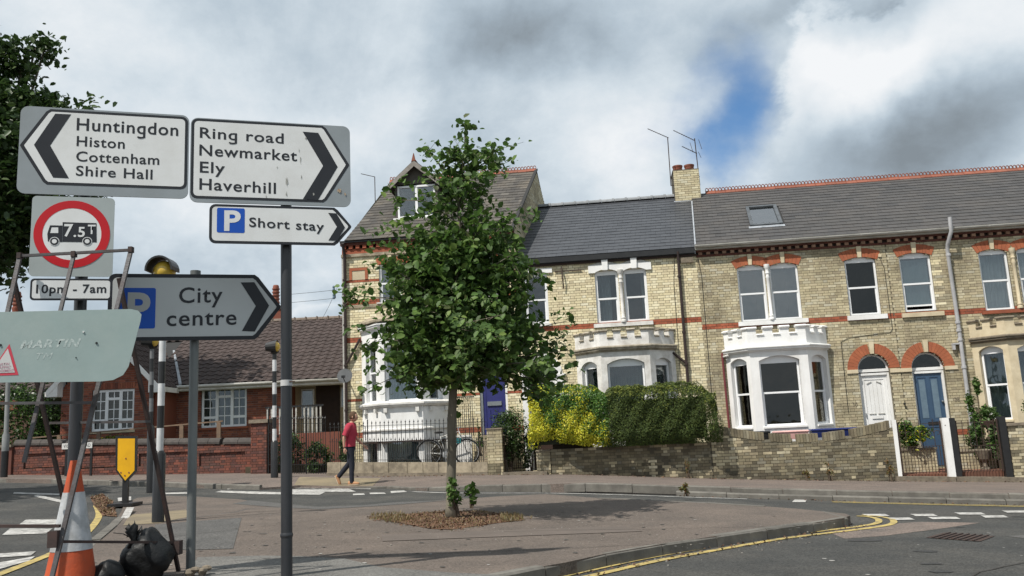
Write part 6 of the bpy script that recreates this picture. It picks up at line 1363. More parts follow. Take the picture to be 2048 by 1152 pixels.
# ------------------------------------------------------------------ signs
SY = R(17)
P573 = at(573, 900, 6.45); P385 = at(385, 900, 6.6)
def sframe(P, d): us = Vector((math.cos(SY), math.sin(SY), 0)); n = Vector((math.sin(SY), -math.cos(SY), 0)); o = Vector((P.x, P.y, 0)) + n * d; return Matrix.Translation(o) @ Matrix.Rotation(SY, 4, 'Z')
SB = sframe(P573, .10); SC = sframe(P385, .09)
def onp(F, px, py):
    Fi = F.inverted(); c = Fi @ CAM; d = Fi.to_3x3() @ ray(px, py); p = c + d * (-c.y / d.y); return Vector((p.x, p.z))
def rrect(u0, u1, z0, z1, r, n=5):
    P = []
    for cx, cz, a0 in ((u1 - r, z1 - r, 0), (u0 + r, z1 - r, 90), (u0 + r, z0 + r, 180), (u1 - r, z0 + r, 270)):
        for i in range(n + 1): t = R(a0 + 90 * i / n); P.append((cx + r * math.cos(t), cz + r * math.sin(t)))
    return P
def arrow(u0, u1, z0, z1, tip, r, side=1):
    """board outline with one pointed end; tip = u of the point, on side +1 right / -1 left"""
    zc = (z0 + z1) / 2; P = []
    def arc(cx, cz, a0, a1, n=4):
        for i in range(n + 1): t = R(a0 + (a1 - a0) * i / n); P.append((cx + r * math.cos(t), cz + r * math.sin(t)))
    if side > 0: arc(u0 + r, z1 - r, 90, 180); arc(u0 + r, z0 + r, 180, 270); P.append((u1 - r * .4, z0)); P.append((u1 + r * .2, z0 + r * .45)); P.append((tip - .006, zc - .012)); P.append((tip, zc)); P.append((tip - .006, zc + .012)); P.append((u1 + r * .2, z1 - r * .45)); P.append((u1 - r * .4, z1))
    else: arc(u1 - r, z0 + r, 270, 360); arc(u1 - r, z1 - r, 0, 90); P.append((u0 + r * .4, z1)); P.append((u0 - r * .2, z1 - r * .45)); P.append((tip + .006, zc + .012)); P.append((tip, zc)); P.append((tip + .006, zc - .012)); P.append((u0 - r * .2, z0 + r * .45)); P.append((u0 + r * .4, z0))
    return P
def plate(F, P, y, d, name, m, root): return MB(F).prism([(u, y, z) for u, z in P], (0, d, 0)).build(name, m, root)
sgw = mat('sign_white_sheeting', (.70, .71, .71), (.66, .67, .67), 2, .45, 0, 30, 0, .4, dirt=(.42, .40, .36), dscale=3, damt=.25); sgb = mat('sign_black', (.018, .02, .025), (.025, .027, .032), 3, .4); sgg = mat('sign_grey_backing', (.27, .30, .32), (.24, .27, .29), 2, .5, dirt=(.2, .21, .21), dscale=2, damt=.3)
sgblue = mat('sign_blue', (.008, .085, .46), (.01, .075, .40), 2, .4); sgred = mat('sign_red', (.50, .012, .02), (.44, .012, .018), 2, .4); sggrey = mat('sign_pale_grey', (.36, .40, .40), (.33, .37, .37), 2, .5, dirt=(.27, .30, .30), dscale=3, damt=.3)
def text(F, s, pl, pr, cap, m, root, y=-.0035, name='lettering', bold=.014, shear=0.0, d=.0012):
    """a line of lettering between two baseline points of the sign (u, z), capitals cap high"""
    cu = bpy.data.curves.new('t', 'FONT'); cu.body = s.replace('g', 'q'); cu.offset = bold; cu.shear = shear; cu.space_character = 1.09; cu.resolution_u = 4
    o = bpy.data.objects.new('t', cu); col.objects.link(o); dg = bpy.context.evaluated_depsgraph_get(); me = bpy.data.meshes.new_from_object(o.evaluated_get(dg)); bpy.data.objects.remove(o)
    xs = [v.co.x for v in me.vertices]; x0, x1 = min(xs), max(xs); w_ = pr[0] - pl[0]; sx = w_ / (x1 - x0); sy = cap / .70
    T = WM[root.name].inverted() @ F
    for v in me.vertices:
        t = (v.co.x - x0) / (x1 - x0); v.co = T @ Vector((pl[0] + (v.co.x - x0) * sx, y, pl[1] + (pr[1] - pl[1]) * t + v.co.y * sy))
    if 'g' in s:                                   # the sign alphabet has a plain hooked g: the straight stroke of a q gets its hook
        def wid(t):
            cu2 = bpy.data.curves.new('t', 'FONT'); cu2.body = t; cu2.offset = bold; cu2.space_character = 1.09; o2 = bpy.data.objects.new('t', cu2); col.objects.link(o2)
            m2 = bpy.data.meshes.new_from_object(o2.evaluated_get(bpy.context.evaluated_depsgraph_get())); bpy.data.objects.remove(o2); return max(v.co.x for v in m2.vertices)
        xr = wid(s[:s.index('g')] + 'q'); hk = []; w0 = .066 + bold * 2; rr_ = .19
        for i in range(9):
            t = R(0 - 150 * i / 8); hk.append(((xr - w0 / 2 - rr_ + rr_ * math.cos(t)), -.155 + .085 * math.sin(t)))
        bb = MB(F); 
        for (ax, az), (bx, bz) in zip(hk[:-1], hk[1:]):
            dx, dz = bx - ax, bz - az; l = math.hypot(dx, dz); nx, nz = -dz / l * w0 / 2, dx / l * w0 / 2; e_ = .008; ax -= dx / l * e_; az -= dz / l * e_
            def q_(x, z): t = (x - x0) / (x1 - x0); return (pl[0] + (x - x0) * sx, y - .0004, pl[1] + (pr[1] - pl[1]) * t + z * sy)
            bb.face([q_(ax + nx, az + nz), q_(bx + nx, bz + nz), q_(bx - nx, bz - nz), q_(ax - nx, az - nz)])
        bb.v = [v + Vector((0, -.0002 * (i // 4), 0)) for i, v in enumerate(bb.v)]
        bb.build('letter_hook', m, root, fix=False)
    me.materials.clear(); me.materials.append(m); ob = bpy.data.objects.new(name, me); col.objects.link(ob); ob.parent = root; WM[ob.name] = WM[root.name]; return ob
def c1(a, b): return (a * .48616, 160 + b * .48616)
def line(F, s, a, b, cap, m, root, **k):
    pl, pr = onp(F, *c1(*a)), onp(F, *c1(*b)); t = onp(F, *c1(a[0], a[1] - cap)); return text(F, s, pl, pr, t[1] - pl[1], m, root, **k)
def post(label, px, Y, top, r, m, lean=0.0, cap=True, group=None):
    p = at(px, 900, Y); z = H(p.x, p.y) + .11; t = thing('sign_post', label, 'sign post', (p.x, p.y, z), I4, group); MB().tube([(p.x, p.y, z - .3), (p.x + lean, p.y, top)], r, 20).build('pole', m, t, smooth=40)
    if cap: MB().tube([(p.x + lean, p.y, top - .02), (p.x + lean, p.y, top + .015)], r + .006, 20).build('post_cap', m, t, smooth=40)
    return t, p
galv = mat('galvanised_steel', (.20, .215, .215), (.13, .14, .14), 5, .5, .1, 60, 0, .5, metal=.35, stretch=(1, 1, .25), dirt=(.10, .10, .09), dscale=3, damt=.4)
bpost = mat('black_sign_post', (.022, .024, .028), (.035, .036, .04), 4, .38, .05, 60, 0, .5, stretch=(1, 1, .3))
pA, qA = post('thick black post carrying the ring road and short stay signs', 573, 6.45, 3.55, .042, bpost)
b = MB().lathe((qA.x, qA.y, 1.08 + (888 - 1062) / 1680 * 6.45), [(.044, -.02), (.0475, -.01), (.0475, .0), (.042, .015)], 16).build('joint_ring', bpost, pA, smooth=40)
zb = 1.08 + (888 - 768) / 1680 * 6.45; bd = MB().lathe((qA.x, qA.y, zb - .03), [(.0445, 0), (.0445, .045)], 20).build('sticker_band', mat('sticker_white', (.5, .5, .5), (.4, .4, .4)), pA, smooth=40); MB().tube([(qA.x + .03, qA.y - .03, zb), (qA.x + .07, qA.y - .02, zb)], .006, 5).build('tie_end', M_['iron'], bd)
pB, qB = post('grey galvanised post standing under the city centre sign', 385, 6.6, 2.46, .034, galv)
pC, qC = post('black post behind the orange cone carrying the weight limit sign', 149, 6.12, 3.55, .043, bpost)
def clip(root, F, u, zs):
    for z in zs: MB(F).box(u - .06, u + .06, .012, .075, z - .02, z + .02).build('bracket', bpost, root)
# Huntingdon sign, arrow left
s1 = thing('direction_sign', 'road sign reading Huntingdon, Histon, Cottenham, Shire Hall with left arrow', 'road sign', (-1.5, 0, 2.94), SB)
plate(SB, rrect(-1.877, -.722, 2.94, 3.604, .055), .0, .012, 'backing', sgg, s1)
tp_ = onp(SB, *c1(82, 265)); z0, z1 = 3.012, 3.590
plate(SB, arrow(-1.70, -.732, z0, z1, tp_[0], .045, -1), -.0012, .0012, 'border', sgb, s1); plate(SB, arrow(-1.685, -.752, z0 + .02, z1 - .02, tp_[0] + .028, .03, -1), -.0022, .001, 'panel', sgw, s1)
def chev(F, pts, root, y=-.0034): return plate(F, [tuple(onp(F, *c1(*p))) for p in pts], y, .0012, 'chevron', sgb, root)
chev(SB, [(228, 139), (293, 142), (207, 270), (284, 405), (219, 402), (140, 267)], s1)
for t, a, b_, cp in (('Huntingdon', (315, 206), (733, 230), 50), ('Histon', (315, 271), (513, 283), 41), ('Cottenham', (313, 334), (655, 349), 41), ('Shire Hall', (312, 393), (627, 409), 41)): line(SB, t, a, b_, cp, sgb, s1)
clip(s1, SB, -1.46, (3.1, 3.5))
s2 = thing('direction_sign', 'stained road sign reading Ring road, Newmarket, Ely, Haverhill with right arrow', 'road sign', (0, 0, 2.92), SB)
plate(SB, rrect(-.712, .498, 2.915, 3.590, .055), .0, .012, 'backing', sgg, s2); tp_ = onp(SB, *c1(1437, 362)); z0, z1 = 2.945, 3.583
plate(SB, arrow(-.705, .30, z0, z1, tp_[0], .045, 1), -.0012, .0012, 'border', sgb, s2); plate(SB, arrow(-.685, .285, z0 + .02, z1 - .02, tp_[0] - .028, .03, 1), -.0022, .001, 'panel', sgw, s2)
chev(SB, [(1245, 213), (1309, 218), (1389, 358), (1308, 495), (1246, 490), (1329, 354)], s2)
for t, a, b_, cp in (('Ring road', (822, 237), (1167, 262), 43), ('Newmarket', (820, 310), (1222, 334), 45), ('Ely', (822, 380), (925, 385), 45), ('Haverhill', (820, 450), (1135, 468), 46)): line(SB, t, a, b_, cp, sgb, s2)
rust = mat('rust_stain', (.30, .17, .08), (.42, .36, .28), 60, .8); grime = mat('grime_streak', (.22, .22, .20), (.4, .4, .38), 90, .8)
def splat(F, cx, cy, r, m, root, y, seed, sy=1.0, name='stain'):
    q = random.Random(seed); c = onp(F, *c1(cx, cy)); P = []
    for i in range(22): a = 2 * math.pi * i / 22; rr = r * (.35 + .75 * q.random()); P.append((c[0] + rr * math.cos(a), c[1] + rr * sy * math.sin(a)))
    b = MB(F); b.face([(u, y, z) for u, z in P]); return b.build(name, m, root, fix=False)
splat(SB, 1396, 455, .022, rust, s2, -.0045, 3); splat(SB, 1420, 470, .012, rust, s2, -.0046, 4)
for cx, cy, r, s_ in ((1180, 420, .012, 6), (1178, 470, .006, 7), (1236, 330, .004, 14), (1240, 400, .0035, 12), (1258, 240, .008, 3), (1290, 470, .006, 4), (1095, 480, .004, 6), (1140, 360, .004, 5), (1230, 290, .003, 10)): splat(SB, cx, cy, r, grime, s2, -.0047, int(cx), s_ * .6)
clip(s2, SB, 0, (3.05, 3.5))
s3 = thing('parking_sign', 'short stay parking sign with blue P below the ring road sign', 'road sign', (0, 0, 2.6), SB); z0, z1 = 2.598, 2.905; tp_ = onp(SB, *c1(1446, 605))
plate(SB, arrow(-.568, .385, z0, z1, tp_[0], .045, 1), .0, .012, 'border', sgb, s3); plate(SB, arrow(-.548, .365, z0 + .02, z1 - .02, tp_[0] - .026, .03, 1), -.0014, .0014, 'panel', sgw, s3)
bl = [onp(SB, *c1(*p)) for p in ((893, 522), (1007, 532), (1005, 632), (892, 625))]; plate(SB, rrect(bl[0][0], bl[1][0], (bl[2][1] + bl[3][1]) / 2, (bl[0][1] + bl[1][1]) / 2, .012), -.0026, .0012, 'blue_panel', sgblue, s3)
line(SB, 'P', (922, 618), (990, 618), 80, sgw, s3, y=-.004, bold=.03); line(SB, 'Short stay', (1025, 603), (1333, 622), 38, sgb, s3, y=-.0035); chev(SB, [(1350, 547), (1384, 549), (1419, 607), (1387, 662), (1351, 660), (1386, 604)], s3, -.0035); clip(s3, SB, 0, (2.68, 2.82))
# weight limit
s4 = thing('weight_limit_sign', 'round red bordered lorry sign marked 7.5T on a grey square plate', 'road sign', (-1.5, 0, 2.3), SB); plate(SB, rrect(-1.772, -1.228, 2.334, 2.925, .03), 0, .008, 'backing', sggrey, s4)
c = onp(SB, *c1(297, 634)); ro = (onp(SB, *c1(455, 640))[0] - onp(SB, *c1(140, 630))[0]) / 2 * 1.0
def ring(F, c, r0, r1, y, m, root, name='red_ring', n=48, d=.001):
    b = MB(F)
    for i in range(n):
        a, e = 2 * math.pi * i / n, 2 * math.pi * (i + 1) / n; b.prism([(c[0] + r * math.cos(t), y, c[1] + r * math.sin(t)) for r, t in ((r0, a), (r1, a), (r1, e), (r0, e))], (0, d, 0))
    return b.build(name, m, root)
ring(SB, c, ro * .77, ro, -.0022, sgred, s4); plate(SB, [(c[0] + ro * .78 * math.cos(2 * math.pi * i / 40), c[1] + ro * .78 * math.sin(2 * math.pi * i / 40)) for i in range(40)], -.0012, .0012, 'white_disc', sgw, s4)
L_ = lambda pts, name='lorry', y=-.0026, m=sgb, rt=s4: plate(SB, [tuple(onp(SB, *c1(*p))) for p in pts], y, .0012, name, m, rt)
lor = L_([(258, 585), (397, 589), (398, 668), (258, 666)]); L_([(195, 632), (206, 598), (257, 599), (257, 667), (197, 664)], 'lorry_cab'); L_([(207, 630), (213, 607), (240, 607), (240, 630)], 'cab_window', -.004, sgw)
for x in (224, 359): cc = onp(SB, *c1(x, 664)); r_ = .0325; ring(SB, cc, .0, r_, -.0036, sgw, s4, 'wheel_arch', 16); ring(SB, cc, 0.0, r_ * .86, -.0046, sgb, s4, 'wheel', 16); ring(SB, cc, 0, r_ * .5, -.0056, sgw, s4, 'hub', 12)
line(SB, '7', (263, 643), (300, 643), 50, sgw, s4, y=-.0045, bold=.02); line(SB, '.5', (303, 645), (349, 645), 40, sgw, s4, y=-.0045, bold=.02); line(SB, 'T', (361, 633), (393, 633), 37, sgw, s4, y=-.0045, bold=.02); clip(s4, SB, -1.46, (2.45, 2.8))
s5 = thing('time_plate', 'small white plate reading 10pm - 7am under the lorry sign', 'road sign', (-1.5, 0, 2.16), SB); plate(SB, rrect(-1.757, -1.227, 2.160, 2.317, .025), 0, .008, 'border', sgb, s5); plate(SB, rrect(-1.744, -1.240, 2.173, 2.304, .018), -.0012, .0012, 'panel', sgw, s5); line(SB, '10pm - 7am', (148, 877), (437, 875), 35, sgb, s5, y=-.0025, bold=.02); clip(s5, SB, -1.46, (2.24,))
# City centre
s6 = thing('parking_sign', 'large sign reading City centre with blue P and right arrow', 'road sign', (0, 0, 1.9), SC); tp_ = onp(SC, 562, 612); z0, z1 = 1.905, 2.43
plate(SC, arrow(-.62, .475, z0, z1, tp_[0], .05, 1), .0, .012, 'border', sgb, s6); plate(SC, arrow(-.59, .455, z0 + .03, z1 - .03, tp_[0] - .035, .035, 1), -.0014, .0014, 'panel', mat('sign_shaded_white', (.52, .54, .54), (.48, .50, .50), 2, .45), s6)  # white sheeting, its colour darkened for the shade that falls on this sign
bl = [onp(SC, *p) for p in ((238, 575), (312, 576), (312, 657))]; plate(SC, rrect(bl[0][0], bl[1][0], bl[2][1], bl[1][1], .015), -.0026, .0012, 'blue_panel', sgblue, s6)
def lineC(s, a, b_, cap, m, **k): pl_, pr_2 = onp(SC, *a), onp(SC, *b_); t = onp(SC, a[0], a[1] - cap); return text(SC, s, pl_, pr_2, t[1] - pl_[1], m, s6, **k)
lineC('P', (254, 648), (300, 648), 62, mat('sign_shaded_letter', (.42, .43, .42)), y=-.004, bold=.03); lineC('City', (358, 606), (445, 604), 31, sgb, bold=.012); lineC('centre', (333, 652), (473, 649), 31, sgb, bold=.012)  # the P is white too; shade is put into its grey colour
plate(SC, [tuple(onp(SC, *c1(*p))) for p in ((990, 833), (1046, 832), (1107, 928), (1048, 1035), (995, 1033), (1052, 930))], -.0035, .0012, 'chevron', sgb, s6); clip(s6, SC, 0, (2.0, 2.35))
# ------------------------------------------------------------------ temporary sign on its A-frame
rusty = mat('rusty_grey_frame', (.10, .10, .105), (.075, .062, .06), 14, .5, .2, 60, .1, .4, metal=.3); rusty2 = mat('brown_rust_bar', (.060, .038, .034), (.04, .03, .028), 14, .7, .2, 60)
fr = thing('sign_stand', 'rusty steel A-frame stand holding up the grey board', 'frame', at(190, 1180, 5.9), I4)
T1, T2, T3 = at(40, 512, 5.75), at(262, 500, 5.80), at(148, 509, 5.775)
def fbar(a, b_, w_, m=rusty, name='leg'): return MB().bar(a, b_, w_, w_ * .7).build(name, m, fr)
fbar(T1 + (T1 - T2) * .02, T2 + (T2 - T1) * .02, .025, name='ridge_bar')
for p in (T1, T2, T3): MB().box(p.x - .014, p.x + .014, p.y - .02, p.y + .02, p.z - .018, p.z + .022).build('hinge', rusty2, fr)
fbar(T2, at(93, 1200, 5.35), .027); fbar(T1, at(-110, 1200, 5.3), .027); fbar(T3, at(48, 925, 5.5), .024)
D0, D1 = at(238, 556, 5.85), at(357, 1142, 6.55); C0, C1_ = at(28, 560, 5.85), at(152, 1110, 6.6); fbar(D0, D1, .028, rusty2); fbar(C0, C1_, .028, rusty2)
fbar(at(-30, 807, 5.55), at(186, 805, 5.52), .026, name='cross_bar'); fbar(at(100, 846, 6.1), at(300, 843, 6.15), .024, name='cross_bar'); fbar(at(-30, 1052, 5.4), at(120, 1052, 5.4), .026, rusty2, 'cross_bar'); fbar(at(98, 1083, 5.45), at(350, 1085, 6.5), .026, rusty2, 'cross_bar')
for p in (at(110, 1078, 5.42), at(354, 1095, 6.5)): MB().box(p.x - .03, p.x + .03, p.y - .035, p.y + .035, p.z - .05, p.z + .05).build('joint_plate', rusty2, fr)
SP = at(105, 700, 5.35); ST = Matrix.Translation((SP.x, SP.y, 0)) @ Matrix.Rotation(R(15), 4, 'Z')
bd = thing('grey_board', 'back of a grey temporary road sign with faded MARTIN lettering and red triangle sticker', 'road sign', (0, 0, 1.55), ST)
oP = [onp(ST, *p) for p in ((-120, 628), (0, 624), (262, 618), (276, 621), (283, 629), (281, 642), (257, 733), (246, 750), (226, 760), (200, 763), (0, 765), (-120, 766))]; gbm = mat('aged_grey_sheeting', (.30, .38, .37), (.27, .345, .335), 3, .55, .05, 30, 0, .4, dirt=(.36, .42, .40), dscale=4, damt=.4)
plate(ST, [tuple(p) for p in oP], 0, .006, 'board', gbm, bd)
def tl(s, a, b_, cap, m, y=-.0007, **k): pl_, pr_3 = onp(ST, *a), onp(ST, *b_); t = onp(ST, a[0], a[1] - cap); return text(ST, s, pl_, pr_3, t[1] - pl_[1], m, bd, y=y, **k)
fade = mat('faded_white_print', (.50, .56, .54), (.33, .40, .39), 70, .7, low=.42, high=.56); tl('MARTIN', (39, 697), (162, 693), 16, fade, shear=.3, bold=.03); tl('TM', (72, 719), (106, 718), 13, fade, shear=.3, bold=.0)
tri = [onp(ST, *p) for p in ((19, 688), (37, 750), (-24, 752))]; plate(ST, [tuple(p) for p in tri], -.0015, .0014, 'sticker', mat('sticker_red', (.55, .06, .09)), bd)
tri = [onp(ST, *p) for p in ((16, 697), (30, 745), (-18, 747))]; plate(ST, [tuple(p) for p in tri], -.003, .0014, 'sticker_face', mat('sticker_pale', (.56, .56, .55)), bd)
pink = mat('sticker_print', (.45, .25, .30)); tl('MARTIN', (-9, 732), (19, 730), 5, pink, y=-.0045, shear=.2); tl('TRAFFIC', (-14, 738), (22, 736.5), 5, pink, y=-.0045, shear=.2); tl('MANAGEMENT', (-18, 744.5), (28, 743), 5, pink, y=-.0045, shear=.2)
for px, py, r_, m in ((193, 686, .008, M_['black']), (167, 664, .007, sgw), (152, 715, .004, M_['black']), (1, 690, .008, M_['black'])): c = onp(ST, px, py); MB(ST).lathe((c[0], 0, c[1]), [(r_, 0), (r_ * .8, .006)], 8, (0, -1, 0)).build('bolt', m, bd)
MB(ST).box(-.34, .36, .008, .02, 1.58, 1.61).build('stiffener', M_['gutter'], bd)
# cone and sandbags
cp = at(147, 1000, 6.0); gzc = H(cp.x, cp.y) + .11; zt = at(147, 921, 6.0).z; hh = zt - gzc
cn = thing('traffic_cone', 'tall orange and white traffic cone leaning against the sign frame', 'cone', (cp.x, cp.y, gzc), I4); ora = mat('cone_orange', (.48, .085, .03), (.40, .07, .026), 5, .7, .2, 40, dirt=(.20, .075, .045), dscale=6, damt=.7); cwh = mat('cone_sleeve', (.46, .475, .49), (.38, .395, .41), 6, .55, .15, 50, dirt=(.24, .24, .23), dscale=6, damt=.7)
rz_ = lambda t: .175 - .145 * t
def ctube(t0, t1, m, name, e=0.0): return MB().tube([(cp.x, cp.y, gzc + hh * (t0 + (t1 - t0) * i / 3)) for i in range(4)], [rz_(t0 + (t1 - t0) * i / 3) + e for i in range(4)], 28).build(name, m, cn, smooth=40)
ctube(.03, 1.0, ora, 'cone_body'); zz1 = (at(147, 984, 6).z - gzc) / hh; zz0 = (at(150, 1099, 6).z - gzc) / hh; ctube(zz0, zz1, cwh, 'white_sleeve', .003); MB().prism([(cp.x + x, cp.y + y, gzc) for x, y in ((-.25, -.25), (.25, -.25), (.25, .25), (-.25, .25))], (0, 0, .035)).build('base', M_['black'], cn)
bag = mat('black_sandbag', (.009, .010, .011), (.014, .015, .016), 6, .5, 1.0, 16, 0, .22, dirt=(.035, .033, .03), dscale=5, damt=.4)
def sandbag(label, c, r, seed, knot=None):
    t = thing('sandbag', label, 'bag', (c[0], c[1], c[2] - r[2]), I4); b = MB().ell(c, *r, 40, 26); q = random.Random(seed); ph = [q.uniform(0, 6) for _ in range(6)]
    for i, v in enumerate(b.v): d = v - Vector(c); k = 1 + .10 * math.sin(d.x * 26 + ph[0]) * math.sin(d.z * 18 + ph[1]) + .08 * math.sin(d.y * 26 + d.z * 14 + ph[2]) - .07 * abs(math.sin(d.x * 22 + d.z * 30 + ph[3])) + .03 * math.sin(d.x * 90 + d.z * 64); d = d * k; d.x *= 1 - .22 * (d.z / r[2] if d.z > 0 else d.z / r[2] * -.1); b.v[i] = Vector(c) + d
    b.build('sack', bag, t, smooth=True)
    if knot:
        kb = MB(); kb.tube([knot + Vector((.0, 0, -.06)), knot, knot + Vector((-.02, 0, .05)), knot + Vector((.01, 0, .10))], [.05, .022, .045, .02], 9)
        for i in range(5): a = i * 1.3; kb.prism([knot + Vector((0, 0, .02)), knot + Vector((.07 * math.cos(a), -.02, .05 + .05 * math.sin(a))), knot + Vector((.05 * math.cos(a + .5), .02, .09 + .04 * math.sin(a)))], (0, .006, 0))
        kb.tube([knot, knot + Vector((-.08, 0, .04)), knot + Vector((-.15, 0, .05))], .004, 4); kb.build('tied_neck', bag, t, smooth=True)
    return t
c = at(293, 1112, 6.35); sandbag('black knotted sandbag slumped over the lower frame bar', c, (.195, .15, .185), 1, at(268, 1078, 6.28)); c = at(214, 1152, 6.1); sandbag('smaller black sandbag on the ground beside the cone', c, (.12, .11, .11), 2)
# small heap of debris at the foot of the grey post
p = at(397, 1140, 6.5); db_ = thing('stone_lump', 'small heap of broken stone at the foot of the grey post', 'rubble', (p.x, p.y, H(p.x, p.y) + .11), I4); q = random.Random(4)
for i in range(7):
    a = Vector((p.x + q.uniform(-.07, .07), p.y + q.uniform(-.06, .06), H(p.x, p.y) + .13 + q.uniform(0, .03))); b = MB().ell(a, q.uniform(.02, .045), q.uniform(.02, .04), q.uniform(.015, .035), 6, 4); b.build('stone', M_['cap'], db_)
# ------------------------------------------------------------------ belisha beacons
amber = mat('amber_globe', (.62, .42, .06), (.55, .36, .05), 3, .25, 0, 30, 0, .5, coat=.3); bkb = mat('beacon_black', (.014, .014, .015), (.02, .02, .02), 5, .35, .03, 40, 0, .5); bwh = mat('beacon_white', (.62, .63, .64), (.54, .55, .56), 5, .4, 0, 40, 0, .4, dirt=(.38, .38, .36), dscale=5, damt=.3); bgr = mat('beacon_grey', (.16, .165, .17), (.12, .125, .13), 5, .4)
def beacon(label, px, Y, zsl, ztop, hood, m2=bwh, first=1, px2=None, r=.045, hy=0):
    p = at(px, 950, Y); z = H(p.x, p.y) + .08; q = at(px2 or px, 700, Y); dx = (q.x - p.x) / (q.z - z); t = thing('belisha_beacon', label, 'beacon', (p.x, p.y, z), I4, 'striped belisha beacons at the crossing')
    def P(h): return Vector((p.x + dx * (h - z), p.y, h))
    MB().tube([P(z - .2), P(zsl - .05), P(zsl)], [r * 1.72, r * 1.72, r * 1.1], 16).build('black_sleeve', bkb, t, smooth=40); h = zsl; i = first
    while h < ztop - .01: h2 = min(ztop, h + .298); MB().tube([P(h), P(h2)], r, 14).build('stripe', m2 if i % 2 else bkb, t, smooth=40); h = h2; i += 1
    g = P(ztop + .17)
    MB().tube([P(ztop - .02), P(ztop + .03)], [r * 1.2, r * 1.8], 12).build('collar', bkb, t); MB().ell(g, .15, .15, .15, 20, 12).build('globe', amber, t, smooth=True)
    if hood == 'back':                               # shield round one side
        b = MB(); n = 14
        for (r0, x0, x1) in ((.178, -.22, .075),):
            for k in range(n):
                a, e = 2 * math.pi * k / n, 2 * math.pi * (k + 1) / n
                b.face([g + Vector((x0, .6 * r0 * math.cos(a), .6 * r0 * math.sin(a))), g + Vector((x1, r0 * math.cos(a), r0 * math.sin(a))), g + Vector((x1, r0 * math.cos(e), r0 * math.sin(e))), g + Vector((x0, .6 * r0 * math.cos(e), .6 * r0 * math.sin(e)))])
            b.face([g + Vector((x0, .6 * r0 * math.cos(2 * math.pi * k / n), .6 * r0 * math.sin(2 * math.pi * k / n))) for k in range(n)])
        b.build('shield', bkb, t, smooth=40)
    elif hood == 'top':
        b = MB(); n = 12
        for k in range(n):
            a, e = R(-5) + R(190) * k / n, R(-5) + R(190) * (k + 1) / n
            b.prism([g + Vector((q_ * math.cos(w_), -.21, q_ * math.sin(w_))) for q_, w_ in ((.165, a), (.19, a), (.19, e), (.165, e))], (0, .26, 0))
        b.build('shield', bkb, t)
    return t
beacon('nearest black and white beacon pole, its amber globe above the city centre sign', 318, 11.4, 1.06, 3.33, 'top', px2=325)
beacon('dim black and grey striped beacon pole behind the nearer striped one', 301, 19.0, 1.62, 3.35, 'back', bgr, 2, px2=304)
beacon('slender striped beacon with black shielded amber lamp by the brick pillar', 549, 22.0, 1.16, 3.42, 'back', px2=549, first=1, r=.055)
# yellow bollard board on a weighted foot
Y = 15.5; K = lambda px, py: at(px, py, Y); yb_ = thing('yellow_marker', 'yellow pointed board with black edge on a black weighted foot', 'road marker', K(252, 972), I4)
o = [K(231, 872), K(273, 872), K(272, 943), K(250, 966), K(231, 941)]; MB().prism(o, (0, .05, 0)).build('backing', bkb, yb_)
i_ = [K(236, 877) + Vector((0, -.004, 0)), K(270, 877) + Vector((0, -.004, 0)), K(269, 941) + Vector((0, -.004, 0)), K(250.5, 961) + Vector((0, -.004, 0)), K(235, 940) + Vector((0, -.004, 0))]; MB().prism(i_, (0, .004, 0)).build('face', M_['yellow'], yb_)
for px, py in ((252, 917), (242, 945), (258, 945), (250, 951)): p = K(px, py); MB().lathe(p, [(.014, 0), (.014, .01)], 8, (0, -1, 0)).build('bolt', M_['terra'], yb_)
p = K(250, 973); gzz = H(p.x, p.y) + .03; MB().box(p.x - .05, p.x + .05, Y, Y + .06, gzz, K(250, 958).z).build('neck', bkb, yb_); MB().box(p.x - .22, p.x + .22, Y - .2, Y + .25, gzz, gzz + .05).build('foot', bkb, yb_)
# street name plate on two posts, partly hidden
Y = 25.3; v = thing('street_name_plate', 'small white street name plate reading Victoria Road on two thin posts', 'street sign', at(150, 950, Y), I4); a, c = at(124, 887, Y), at(184, 896, Y)
MB().box(a.x, c.x, Y, Y + .02, c.z, a.z).build('plate', mat('name_plate_white', (.6, .6, .58)), v); NF = XF(0, Y); text(NF, 'VICTORIA ROAD', (a.x + .05, c.z + .04), (c.x - .05, c.z + .04), .10, sgb, v, y=-.003, bold=.0)
for px in (130, 180): q = at(px, 950, Y); MB().box(q.x - .03, q.x + .03, Y + .02, Y + .07, H(q.x, Y) + .05, c.z + .1).build('post', bkb, v)
# grey street lamp column at the left edge
q = at(8, 946, 25); z = H(q.x, q.y) + .11; lp_ = thing('lamp_column', 'grey street lamp column with dark base at the far left edge', 'lamp post', (q.x, q.y, z), I4); MB().tube([(q.x, q.y, z), (q.x, q.y, z + .75)], .10, 14).build('base', bkb, lp_, smooth=40)
MB().tube([(q.x, q.y, z + .75), (q.x, q.y, z + 1.2), (q.x, q.y, z + 1.3), (q.x - .05, q.y, 4.6)], [.10, .10, .065, .06], 14).build('column', mat('lamp_grey', (.22, .23, .23), (.18, .19, .19)), lp_, smooth=40)
